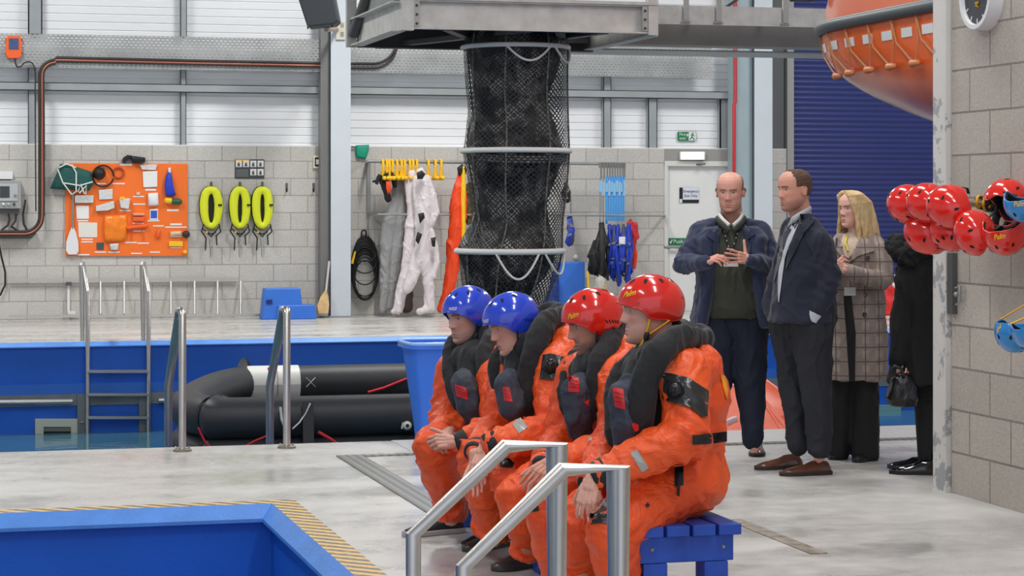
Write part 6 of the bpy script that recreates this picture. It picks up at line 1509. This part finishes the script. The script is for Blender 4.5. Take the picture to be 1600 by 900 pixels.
def body_under(root, M, skin, torso, limbs, hands, neck=.055, nose=1, jaw=1):
    A = Acc(); m = MB()
    for ch in torso+limbs: chain(m, [(x, y, d, r*.68) for x, y, d, r in ch], 14)
    A.me(remesh(m, 't', .018, 1), None, None, lin(skin['base']))
    hm = MB(); head_mb(hm, neck, nose, jaw); A.me(remesh(hm, 't', .003, 1), M, skin_fn(skin['base'], skin['lips'], skin['brow'], skin.get('beard'), skin.get('ruddy', .3), skin.get('hm'), skin.get('hair')))
    for H_ in hands:
        o = P(*H_['w']); Mh = basis(o, P(*H_['to'])-o, H_['back']); A.me(hand_mesh(H_['side'], H_['curl'], H_.get('pip'), H_.get('spread', 4), H_.get('thumb', (35,30,10)), H_.get('tc', 20)), Mh, hand_col(skin['base']))
    return A.build('body', M_skin, root)
# ---- speaking man, navy jacket over olive sweater -------------------------------------------------
d5 = 12.9
t5 = thing('person', PF(1148, 724), 'bald person in navy jacket and olive jumper gesturing with both hands', 'person')
M5 = frame(P(1141, 300, d5), 76, 8, 0)
hm5 = lambda p: (p.z > .012-.9*max(0, -p.x-.01)+.004*noise.noise(p*200) and p.z < .088 and p.z > -.05 and p.x < .030-.9*max(0, p.z-.04)+.006*noise.noise(p*150) and abs(p.y) > .03) or (p.x < -.05 and -.05 < p.z < .09)
body_under(t5, M5, dict(base=(226,166,146), lips=(186,112,100), brow=(150,104,80), beard=(172,124,100), ruddy=.35, hm=hm5, hair=(120,88,70)),
  [[(1142,360,d5,.06),(1142,400,d5,.15),(1143,490,d5,.15)]], [[(1093,360,d5,.05),(1068,412,d5-.1,.04),(1100,408,d5-.3,.03)],[(1192,360,d5,.05),(1205,412,d5-.1,.04),(1170,405,d5-.3,.03)],[(1120,510,d5,.09),(1118,610,d5,.06),(1112,700,d5,.05)],[(1168,510,d5,.09),(1172,610,d5,.06),(1178,700,d5,.05)]],
  [dict(w=(1101,410,d5-.32), to=(1136,396,d5-.42), back=(RV*-.1+UZ*.9-VV*.5), side=1, curl=(28,30,30,32), thumb=(30,35), pip=(34,34,34,34)), dict(w=(1172,406,d5-.32), to=(1132,397,d5-.42), back=(UZ*.25-VV*1.0), side=-1, curl=(6,8,10,12), pip=(12,14,16,18), spread=7, thumb=(78,0), tc=-4)], .062, 1.0, 1.1)
eyes(t5, M5, (226,166,146), iris=(80,100,110), look=(0,-.15), open_=.0040)
hair_shell(t5, M5, hm5, .0018, mat('short_brown_hair', (138,104,84), .8, bump=.6, bscale=200))
m = MB(); slab_body(m, [(352,1116,1170,d5,.06),(362,1098,1188,d5,.115),(385,1095,1192,d5-.02,.14),(430,1096,1190,d5-.03,.165),(480,1098,1190,d5-.03,.16),(496,1102,1186,d5,.14)]); jm = remesh(m, 'jumper', .009, 3, M_olive, t5, cloth_folds(1, .007, 8))
bj5 = bvh_of(jm)
m = MB()
for X0, X1, s in ((1078, 1120, -1), (1164, 1209, 1)):    # jacket sides wrap round the jumper
    rows = []
    xi = {-1: [(356,1130),(372,1124),(400,1120),(440,1117),(480,1112),(508,1104)], 1: [(356,1154),(372,1160),(400,1163),(440,1168),(480,1176),(510,1186)]}[s]
    xo = {-1: [(350,1100),(372,1084),(400,1086),(440,1090),(480,1084),(508,1078)], 1: [(350,1184),(372,1200),(400,1196),(440,1196),(480,1203),(512,1208)]}[s]
    slab_body(m, [(y1, min(a, b), max(a, b), d5-.045, hd) for (y1, a), (y2, b), hd in zip(xi, xo, (.10,.135,.16,.165,.165,.16))])
slab_body(m, [(350,1105,1180,d5+.06,.05),(370,1086,1198,d5+.08,.09),(430,1090,1196,d5+.09,.09),(510,1080,1207,d5+.1,.10)])
chain(m, [(1120,350,d5+.02,.035),(1094,364,d5,.066),(1070,408,d5-.08,.062),(1066,413,d5-.10,.060),(1103,410,d5-.33,.040)]); chain(m, [(1163,350,d5+.02,.035),(1190,363,d5,.066),(1204,405,d5-.08,.062),(1203,415,d5-.10,.060),(1173,407,d5-.32,.040)])
def f5(p, n):
    a = cloth_folds(2, .008, 6)(p, n)
    for e in (P(1068,412,d5-.09), P(1204,411,d5-.09)):
        q_ = (p-e).length
        if q_ < .2: a += .006*(1-q_/.2)*sin((p-e).dot((RV*.6+UZ))*110+4*noise.noise(p*9))
    return a
jk = remesh(m, 'jacket', .0095, 2, M_navy, t5, f5); b5 = bvh_of(jk)
for px in ([(1128,340),(1123,350),(1104,368),(1117,378),(1112,384),(1121,425),(1122,380)], [(1156,338),(1163,350),(1180,366),(1168,374),(1174,382),(1164,425),(1160,378)]): decal(b5, px, 'lapel', M_navy, jk, off=.012, sub=4, th=.006)
m = MB(); chain(m, [(1122,498,d5+.02,.135),(1118,610,d5+.01,.088),(1112,688,d5+.02,.066)]); chain(m, [(1168,498,d5+.02,.13),(1172,610,d5,.084),(1177,685,d5,.060)]); chain(m, [(1118,500,d5+.02,.13),(1172,500,d5+.02,.13)])
remesh(m, 'trousers', .011, 2, M_trn, t5, cloth_folds(3, .010, 6, (1,1,.45)))
nk = lambda x, y, z: M5 @ V((x, y, z))
col5 = MB().tube([P(1142+x, y, d5+dz) for x, y, dz in ((-3,353,-.14),(-12,345,-.11),(-18,337,-.03),(-12,334,.06),(0,333,.08),(13,334,.06),(18,337,-.03),(13,345,-.11),(4,353,-.14))], .009, 10, flat=1.8, up=(0,0,1)); col5.build('shirt_collar', M_shirt, t5, smooth=60)
col6 = MB().tube([P(1142+x, y, d5+dz) for x, y, dz in ((-3,361,-.155),(-15,350,-.125),(-22,342,-.03),(-15,339,.07),(0,338,.09),(16,339,.07),(22,342,-.03),(16,350,-.125),(4,361,-.155))], .010, 10, flat=1.8, up=(0,0,1)); col6.build('jumper_collar', M_olive, jm, smooth=60)
pts = ray_path(bvh_of(jm, jk), [(1131,356),(1134,372),(1141,394)], .012)+ray_path(bvh_of(jm, jk), [(1143,394),(1150,372),(1155,355)], .012); ly = MB().tube(pts, .005, 6).build('lanyard', M_black, t5, smooth=60)
for k in range(0, len(pts), 2): MB().sph(pts[k]-VV*.006, .006, 8, 6).build('lanyard_dot', M_gal, ly)
bp = P(1142, 413, d5-.28); MB().obox(bp, RV*.042, VV*.002, UZ*.013).build('name_badge', M_shirt, ly); MB().tube([P(1142,394,d5-.22), P(1142,411,d5-.28)], .004, 6).build('lanyard_clip', M_black, ly)
for (hx, tx) in (((1106,716),(1100,735)), ((1184,706),(1180,724))): shoe(t5, PF(*hx), PF(*tx)-PF(*hx), M_brogue, M_solb, .28)
# ---- listening man, dark jacket, hands in pockets ---------------------------------------------------
d6 = 12.35
t6 = thing('person', PF(1255, 735), 'person with short brown hair in dark navy jacket, standing in profile with hands in pockets', 'person')
M6 = frame(P(1242, 297, d6), 26, 4, 0)
hm6 = lambda p: (p.z > .066+.01*noise.noise(p*120) and p.x < .042+.012*noise.noise(p*90) and p.z > .05+.45*max(0, p.x+.02)) or (p.z > -.035 and p.x < .012 and not (abs(p.y) > .06 and p.z < .03 and p.x > -.022)) or (p.z > .02 and p.x < .035 and abs(p.y) > .05)
body_under(t6, M6, dict(base=(216,156,134), lips=(176,104,92), brow=(96,66,50), beard=(140,96,78), ruddy=.3, hm=hm6, hair=(110,80,62)),
  [[(1252,345,d6,.06),(1258,390,d6,.13),(1255,490,d6,.13)]], [[(1268,365,d6-.1,.05),(1292,440,d6-.15,.04),(1268,490,d6-.1,.03)],[(1235,365,d6+.15,.05),(1232,430,d6+.1,.04),(1240,465,d6+.05,.03)],[(1238,510,d6+.1,.08),(1240,610,d6+.1,.06),(1246,700,d6+.1,.05)],[(1268,510,d6-.05,.09),(1272,610,d6-.05,.06),(1280,715,d6-.05,.05)]],
  [dict(w=(1268,480,d6-.08), to=(1258,505,d6-.02), back=(-VV), side=-1, curl=(20,20,20,20)), dict(w=(1240,462,d6+.05), to=(1244,485,d6+.04), back=(VV), side=1, curl=(20,20,20,20))], .055, 1.12, 1.0)
eyes(t6, M6, (216,156,134), open_=.0040)
hair_shell(t6, M6, hm6, .0032, mat('brown_hair', (98,72,56), .8, bump=.6, bscale=200))
m = MB(); slab_body(m, [(346,1237,1268,d6+.02,.07),(356,1228,1284,d6,.15),(375,1222,1296,d6,.18),(410,1216,1301,d6,.19),(450,1210,1304,d6,.18),(480,1204,1305,d6,.19),(503,1199,1303,d6,.20)])
chain(m, [(1262,358,d6-.10,.07),(1282,380,d6-.16,.072),(1296,436,d6-.17,.064),(1294,444,d6-.17,.060),(1276,486,d6-.15,.05)]); chain(m, [(1240,358,d6+.12,.07),(1222,420,d6+.2,.062),(1206,470,d6+.18,.055),(1212,498,d6+.12,.05)])
def f6(p, n):
    a = cloth_folds(5, .008, 6)(p, n); e = P(1294,440,d6-.17); q_ = (p-e).length
    if q_ < .22: a += .007*(1-q_/.22)*sin((p-e).dot(RV*.5+UZ)*100+4*noise.noise(p*9))
    return a
jk6 = remesh(m, 'jacket', .0095, 2, M_navy2, t6, f6); b6 = bvh_of(jk6)
sh6 = decal(b6, [(1241,336),(1247,350),(1236,372),(1226,405),(1221,440),(1217,472),(1216,472),(1215,440),(1218,400),(1224,370),(1233,348)], 'shirt', M_str, t6, off=.012, sub=5, th=.01)
decal(b6, [(1250,334),(1268,334),(1272,346),(1256,364),(1246,385),(1228,420),(1232,385),(1246,356)], 'lapel', M_navy2, jk6, off=.018, sub=4, th=.008)
decal(b6, [(1227,352),(1236,358),(1231,366),(1219,410),(1210,440),(1215,395)], 'lapel', M_navy2, jk6, off=.016, sub=4, th=.008)
MB().tube([P(x, y, d6+z) for x, y, z in ((1236,348,-.05),(1241,342,-.09),(1252,335,-.09),(1262,329,-.045),(1266,326,.01),(1261,328,.06),(1250,333,.08),(1239,341,.03),(1236,348,-.05))], .008, 10, flat=2.0, up=(0,0,1)).build('shirt_collar', M_str, sh6, smooth=60)
MB().tube([P(1273,488,d6-.16), P(1267,500,d6-.155)], [.048,.046], 16).build('shirt_cuff', M_str, sh6, smooth=50)
decal(b6, [(1222,429),(1224,429),(1224,431),(1222,431)], 'jacket_button', M_black, jk6, off=.004)
m = MB(); chain(m, [(1234,490,d6+.1,.125),(1240,610,d6+.1,.080),(1247,694,d6+.08,.058)]); chain(m, [(1268,490,d6-.06,.13),(1274,610,d6-.06,.086),(1281,700,d6-.06,.062)]); chain(m, [(1236,495,d6+.05,.13),(1270,495,d6-.03,.13)])
remesh(m, 'trousers', .011, 2, M_trc, t6, cloth_folds(6, .011, 6, (1,1,.5)))
shoe(t6, PF(1252,731), PF(1206,733)-PF(1252,731), M_brogue, M_solb, .29); shoe(t6, PF(1297,741), PF(1240,743)-PF(1297,741), M_brogue, M_solb, .30)
# ---- fair-haired woman in plaid coat ----------------------------------------------------------------
d7 = 13.1
t7 = thing('person', PF(1340, 716), 'long-haired blonde person in brown plaid coat with folded hands', 'person')
M7 = frame(P(1333, 327, d7), 36, 2, 0) @ Matrix.Diagonal((.93,.90,.93,1))
body_under(t7, M7, dict(base=(236,184,166), lips=(190,96,92), brow=(150,112,80), ruddy=.35),
  [[(1340,372,d7,.05),(1343,410,d7,.12),(1340,500,d7,.13)]], [[(1372,385,d7-.1,.045),(1380,436,d7-.15,.035),(1322,422,d7-.25,.026)],[(1310,385,d7+.1,.045),(1300,436,d7,.035),(1312,424,d7-.2,.026)],[(1322,520,d7,.08),(1316,610,d7,.055),(1311,700,d7,.04)],[(1352,520,d7,.08),(1352,610,d7,.055),(1351,705,d7,.04)]],
  [dict(w=(1325,422,d7-.26), to=(1304,414,d7-.30), back=(UZ*.4-VV), side=-1, curl=(35,38,40,42), spread=2), dict(w=(1300,428,d7-.2), to=(1314,408,d7-.28), back=(UZ*.2-VV*.5-RV*.6), side=1, curl=(40,42,44,46), spread=2)], .044, .85, .92)
eyes(t7, M7, (236,184,166), iris=(90,110,120), lid=(130,80,70))
m = MB(); random.seed(5)
for i in range(104):     # long straight hair with a parting
    a = (38+124*i/60) if i < 61 else -(46+114*(i-61)/42); s = 1 if a > 0 else -1; aa = radians(abs(a)); r0 = .082
    top = V((.050*cos(aa*.6)+.012, -.014+s*(.006+.02*sin(aa)), .114-.0*aa))
    ex = V((.098*cos(aa)*1.02-.010, s*.086*max(.62, sin(aa)), .040)); mid = V((.098*cos(aa)-.02 if cos(aa) < .3 else .030+.02*cos(aa), s*.088*max(.9, sin(aa)), -.05)); 
    l_ = -.22-.09*random.random()-(.03 if s > 0 else 0)
    end = V((mid.x-.010+(.015 if cos(aa) > 0 else -.02), mid.y*1.22, l_))
    pts = [top, top.lerp(ex, .5)+V((.006*cos(aa), s*.022*sin(aa), .012)), ex, mid, mid.lerp(end, .5)+V((0, s*.01, 0)), end]
    pts = [pts[0]]+[p for k in range(len(pts)-1) for p in (pts[k].lerp(pts[k+1], .5), pts[k+1])]
    m.tube([M7 @ (p+V((random.uniform(-.004,.004), random.uniform(-.004,.004), 0))) for p in pts], [.012]*3+[.0125]*5+[.010,.008,.005], 7)
m.sph(M7 @ V((-.016, 0, .030)), (.086*.93, .084*.93, .092*.93), 20, 14)
hr = remesh(m, 'long_hair', .0042, 1, mat('blonde_hair', (232,200,148), .45, bump=.4, bscale=150, rgb2=(196,158,106), vscale=24), t7)
m = MB(); slab_body(m, [(366,1326,1362,d7+.03,.06),(374,1310,1380,d7+.01,.11),(395,1303,1386,d7,.14),(430,1302,1386,d7,.145),(455,1303,1380,d7,.13),(500,1296,1384,d7,.15),(550,1291,1386,d7,.16),(592,1287,1387,d7,.165)])
chain(m, [(1360,376,d7,.06),(1374,392,d7-.08,.062),(1381,434,d7-.13,.058),(1378,440,d7-.15,.055),(1326,425,d7-.25,.042)]); chain(m, [(1318,376,d7+.04,.06),(1306,392,d7+.05,.058),(1298,436,d7,.052),(1305,430,d7-.12,.042)])
coat = remesh(m, 'coat', .009, 2, M_plaid, t7, cloth_folds(9, .008, 7, (1,1,.45))); b7 = bvh_of(coat)
decal(b7, [(1318,463),(1330,458),(1337,520),(1336,596),(1327,596),(1323,530)], 'dark_top', M_trb, t7, off=.010, sub=6, th=.006, rings=6)
decal(b7, [(1318,366),(1330,360),(1346,366),(1338,388),(1326,404),(1320,400),(1312,384)], 'polo_neck_top', mat('oatmeal_knit', (206,184,164), .9, bump=.4, bscale=150), t7, off=.014, sub=4, th=.008)
decal(b7, [(1346,366),(1362,376),(1366,392),(1340,400),(1326,412),(1330,398)], 'coat_lapel', M_plaid, coat, off=.018, sub=4, th=.008); decal(b7, [(1308,372),(1316,380),(1318,394),(1324,410),(1306,392),(1303,380)], 'coat_lapel', M_plaid, coat, off=.018, sub=4, th=.008)
MB().tube([M7 @ V((-.03,0,-.11)), M7 @ V((-.034,0,-.15)), M7 @ V((-.03,0,-.20))], [.052,.058,.07], 22).build('polo_neck', mat('oatmeal_knit', (206,184,164)), t7, smooth=60)
for x, y in ((1356,403),(1352,461),(1351,491)): decal(b7, [(x+3.4*cos(a), y+3.4*sin(a)) for a in (2*pi*i/10 for i in range(10))], 'coat_button', mat('brown_button', (66,48,42), .3), coat, off=.012, sub=1)
decal(b7, [(1319,449),(1337,449),(1337,462),(1319,462)], 'name_badge', M_shirt, t7, off=.022)
MB().tube(ray_path(b7, [(1324,368),(1321,380),(1325,392)], .028), .006, 6).build('yellow_lanyard', mat('lanyard_yellow', (230,204,60), .5), t7, smooth=60)
MB().tube(ray_path(b7, [(1307,372),(1306,395),(1307,425)], .02), .009, 8, flat=.5).build('bag_strap', mat('brown_strap', (70,56,60), .5), t7, smooth=60)
m = MB(); chain(m, [(1320,500,d7,.11),(1316,600,d7,.074),(1309,708,d7,.066)]); chain(m, [(1352,500,d7,.11),(1352,600,d7-.03,.082),(1351,712,d7-.05,.078)])
remesh(m, 'trousers', .011, 2, M_trb, t7, cloth_folds(10, .008, 6, (1,1,.4)))
for x, y in ((1318,712),(1356,716)): shoe(t7, PF(x,y), PF(x-12,y+5)-PF(x,y), M_black, M_black, .25, wd=.85)
# ---- person in black coat, half behind the white column ------------------------------------------
d8 = 12.45
t8 = thing('person', PF(1450, 738), 'person in long black coat with black handbag, half hidden by the white column', 'person')
M8 = frame(P(1456, 335, d8), -60, 0, 0)
body_under(t8, M8, dict(base=(226,176,156), lips=(180,96,90), brow=(80,60,50)),
  [[(1456,375,d8,.05),(1452,420,d8,.12),(1452,500,d8,.13)]], [[(1420,395,d8,.045),(1408,460,d8,.035),(1404,560,d8-.1,.026)],[(1490,395,d8,.045),(1495,460,d8,.035),(1490,520,d8,.026)],[(1446,520,d8,.07),(1446,620,d8,.045),(1443,720,d8-.02,.030)],[(1464,520,d8+.08,.07),(1464,620,d8+.08,.045),(1462,715,d8+.08,.030)]],
  [dict(w=(1406,560,d8-.12), to=(1404,588,d8-.14), back=(-RV), side=-1, curl=(45,50,55,60)), dict(w=(1490,520,d8), to=(1490,545,d8), back=(RV), side=1, curl=(30,30,30,30))], .046, .9, .92)
eyes(t8, M8, (226,176,156))
hair_shell(t8, M8, lambda p: p.z > .055 or p.x < .02, .012, mat('dark_hair', (60,44,36), .6, bump=.5, bscale=150))
M_bc = mat('black_coat_cloth', (13,13,14), .9, bump=.4, bscale=60); M_fur = mat('black_fur', (16,16,18), .85, bump=1, bscale=90)
m = MB(); slab_body(m, [(384,1425,1490,d8,.09),(400,1408,1500,d8,.14),(440,1402,1502,d8,.15),(500,1404,1502,d8,.15),(560,1398,1504,d8,.17),(585,1390,1506,d8,.19),(598,1386,1508,d8,.20)])
chain(m, [(1424,396,d8-.02,.06),(1414,440,d8-.06,.062),(1410,500,d8-.08,.056),(1406,562,d8-.12,.05)])
remesh(m, 'coat', .011, 2, M_bc, t8, cloth_folds(12, .014, 6, (1,1,.3)))
m = MB(); slab_body(m, [(590,1408,1500,d8,.14),(620,1414,1492,d8,.13),(622,1420,1486,d8,.12)]); m.build('skirt', M_bc, t8, smooth=60)
m = MB(); 
for i in range(22):
    a = 2*pi*i/22; m.sph(P(1450, 392, d8)+RV*.17*cos(a)+VV*.13*sin(a)+UZ*(.03*sin(3*a)), .06+.012*sin(5*a), 12, 8)
remesh(m, 'fur_collar', .009, 1, M_fur, t8, folds(.02, 16, (1,1,1), 4))
m = MB(); chain(m, [(1446,600,d8,.07),(1446,640,d8,.062),(1444,722,d8-.02,.036)]); chain(m, [(1464,600,d8+.08,.07),(1464,640,d8+.08,.062),(1462,718,d8+.08,.036)])
remesh(m, 'tights', .01, 2, M_trb, t8)
shoe(t8, PF(1449,738), PF(1402,733)-PF(1449,738), mat('patent_black', (10,10,12), .08, coat=.8), M_black, .27, wd=.8, pointed=1); shoe(t8, PF(1466,742), PF(1420,741)-PF(1466,742), MATS['patent_black'], M_black, .27, wd=.8, pointed=1)
hb8 = thing('handbag', P(1408, 636, d8-.12), 'soft black leather handbag held low in front of the pool', 'handbag')
m = MB(); slab_body(m, [(583,1397,1420,d8-.14,.04),(596,1392,1432,d8-.14,.07),(622,1384,1434,d8-.14,.09),(634,1392,1430,d8-.14,.08)]); remesh(m, 'bag_body', .008, 2, mat('black_leather', (16,16,18), .3, bump=.4, bscale=30), hb8, folds(.008, 12))
MB().tube([P(x, y, d8-.2) for x, y in ((1396,588),(1392,578),(1398,572),(1408,576),(1412,588))], .010, 8).build('handle', M_black, hb8, smooth=60)
# ================================================================ helmets on the wall rail
YH = 9.98
hr_ = thing('helmet_rail', V((XW-.02, YH, 1.5)), 'galvanised pipe rail with helmets on the near block wall', 'rail')
MB().tube([PY(1450,318,YH), V((XW, YH, PY(1450,318,YH).z))], .019, 14).build('pipe', M_ss, hr_, smooth=60); MB().cap((XW-.012, YH, 1.545), (XW, YH, 1.545), .05, .05, 20).build('wall_flange', M_gal, hr_, smooth=40)
def axes(o, up, fwd):      # up and forward in camera terms (right, up, toward viewer)
    c = lambda a: RV*a[0]+UZ*a[1]-VV*a[2]
    u = c(up).normalized(); f = c(fwd); f = (f-u*f.dot(u)).normalized(); l = u.cross(f)
    return Matrix(((f.x,l.x,u.x,o.x),(f.y,l.y,u.y,o.y),(f.z,l.z,u.z,o.z),(0,0,0,1)))
HH = [(1420,320,11.1,(-.78,-.12,.55),(.3,-.3,.9),M_hr,'red helmet at the far left end of the wall rail',.95,None,0),
      (1450,318,10.95,(-.74,-.16,.6),(.3,-.3,.9),M_hr,'red helmet second from the left in the upper row of the wall rail',.95,None,0),
      (1486,324,10.75,(-.62,-.30,.62),(.75,-.25,.6),M_hr,'glossy red helmet with yellow writing, third in the upper row on the rail',1.02,('Palm', M_logo, -2, 66, .036, 1.4),0),
      (1452,366,11.05,(-.35,-.85,.35),(.9,-.3,.3),M_hr,'dark red helmet at the left end of the lower row on the rail',1.0,None,0),
      (1489,364,10.9,(-.2,-.8,.6),(.9,-.3,.3),M_hr,'red helmet with many small vents in the lower row on the rail',.9,None,10),
      (1522,366,10.6,(-.88,-.18,.42),(.2,-.9,.3),M_hr,'red helmet hanging on its side in the lower row, opening to the right',.92,None,0),
      (1570,364,10.5,(.10,-.97,.2),(-.3,-.2,.95),M_hr,'red helmet hanging upside down with black straps and yellow writing',1.04,('Palm', M_logo, 8, 70, .036, 3.14),0),
      (1574,312,10.8,(.62,.66,.1),(.1,-.3,.95),M_hr,'red helmet at the upper right of the rail showing its black padding',1.0,None,0),
      (1598,318,10.3,(.05,-.98,.2),(-.35,-.2,.95),M_hlb,'light blue helmet upside down at the right end of the rail',.86,('Palm', M_logo, 2, 74, .034, 3.14),0),
      (1583,520,10.5,(-.35,-.8,.4),(-.5,.5,.6),M_hlb,'light blue helmet hanging low on the block wall by a yellow strap',.86,('Palm', M_logo, 20, 66, .026, .8),0),
      (1612,516,10.2,(.3,-.9,.4),(-.3,.3,.9),M_hlb,'light blue helmet cut by the right photo edge, beside the low hanging one',.9,None,0)]
for (x, y, d, u, f, m_, lb, k, lg, _) in HH:
    o = P(x, y, d); tt_ = thing('safety_helmet', o-UZ*.12, lb, 'helmet', 'helmets hanging on the block wall' if 0 else None)
    Mh = axes(o, u, f) @ Matrix.Translation((0,0,-.03)); sh, pt = helmet(tt_, Mh, m_, RIM_F, lg, _ or 6, k=k, slots=False, rivets=False)
    stc = M_strapy if m_ is M_hlb and y > 400 else M_neo
    ra_ = PY(x, 316, YH) if y < 400 else None
    for s in (1, -1):
        a_ = Mh @ V((.02, s*.09*k, -.03)); b_ = Mh @ V((.0, s*.02, -.13)) if ra_ is None or abs(u[1]) < .5 else ra_.copy()
        if y > 400: b_ = V((XW-.01, a_.y-.05, a_.z+.13))
        MB().tube([a_, a_.lerp(b_, .5)+V((.01*s,0,.01)), b_], .008, 8, flat=.5).build('chin_strap', stc, sh, smooth=60)
cl_ = thing('strap_clips', PY(1548, 324, YH), 'yellow and black tangle of straps looped on the rail between the helmets', 'straps')
for k in range(5): MB().tube([PY(1530+5*k+8*cos(a), 315+9*sin(a)+2*k, YH)+V((0, -.03*cos(a)*(1 if k % 2 else -1), 0)) for a in (2*pi*i/12 for i in range(12))], .007, 7, closed=True).build('strap_loop', M_strapy if k % 2 == 0 else M_neo, cl_, smooth=60)
MB().tube([PY(x, y, YH-.08) for x, y in ((1552,345),(1556,322),(1566,314),(1576,322),(1574,350),(1563,366))], .014, 8, flat=.5).build('black_strap', M_neo, cl_, smooth=60)
for px in ([(1545,330),(1552,318),(1560,330),(1556,352),(1566,364)], [(1540,312),(1548,296),(1560,290),(1568,298),(1560,318)], [(1575,316),(1580,335),(1572,352),(1580,366)], [(1552,350),(1562,335),(1572,330)]):
    MB().tube(rnd([PY(x, y, YH-.02) for x, y in px], 4), .028, 10, flat=.4).build('black_padding', M_neo, cl_, smooth=60)
wb_ = thing('wall_bolt', PX(1497, 462, XW), 'grey steel bracket with hanging hook on the block wall by the column', 'bracket')
MB().box((XW-.03, PX(1488,400,XW).y-.06, PX(1488,490,XW).z), (XW-.001, PX(1488,400,XW).y, PX(1488,395,XW).z)).build('angle_plate', M_dgrey, wb_)
MB().tube([PX(x, y, XW-.03) for x, y in ((1493,450),(1500,448),(1500,472),(1494,476))], .006, 8).build('hook', M_gal, wb_, smooth=60); MB().cap(PX(1494,460,XW-.03), PX(1494,460,XW-.045), .014, .012, 10).build('bolt', M_gal, wb_, smooth=60)
# red liferaft bag beyond the women, on the far deck
rb = thing('red_kit_bag', PF(1395, 492), 'red holdall with white straps on the far deck behind the standing women', 'bag')
zb0 = PF(1395, 492); dB = zb0.dot(VV)
m = MB(); slab_body(m, [(492,1372,1420,dB,.22),(470,1366,1424,dB,.26),(445,1368,1420,dB,.22),(437,1376,1412,dB,.15)]); remesh(m, 'bag_body', .02, 2, mat('red_tarpaulin', (224,42,40), .4, bump=.4, bscale=10), rb, folds(.02, 5))
MB().tube([P(x, y, dB-.3) for x, y in ((1376,446),(1392,440),(1402,452),(1398,470))], .02, 8).build('carry_strap', M_pl, rb, smooth=60)
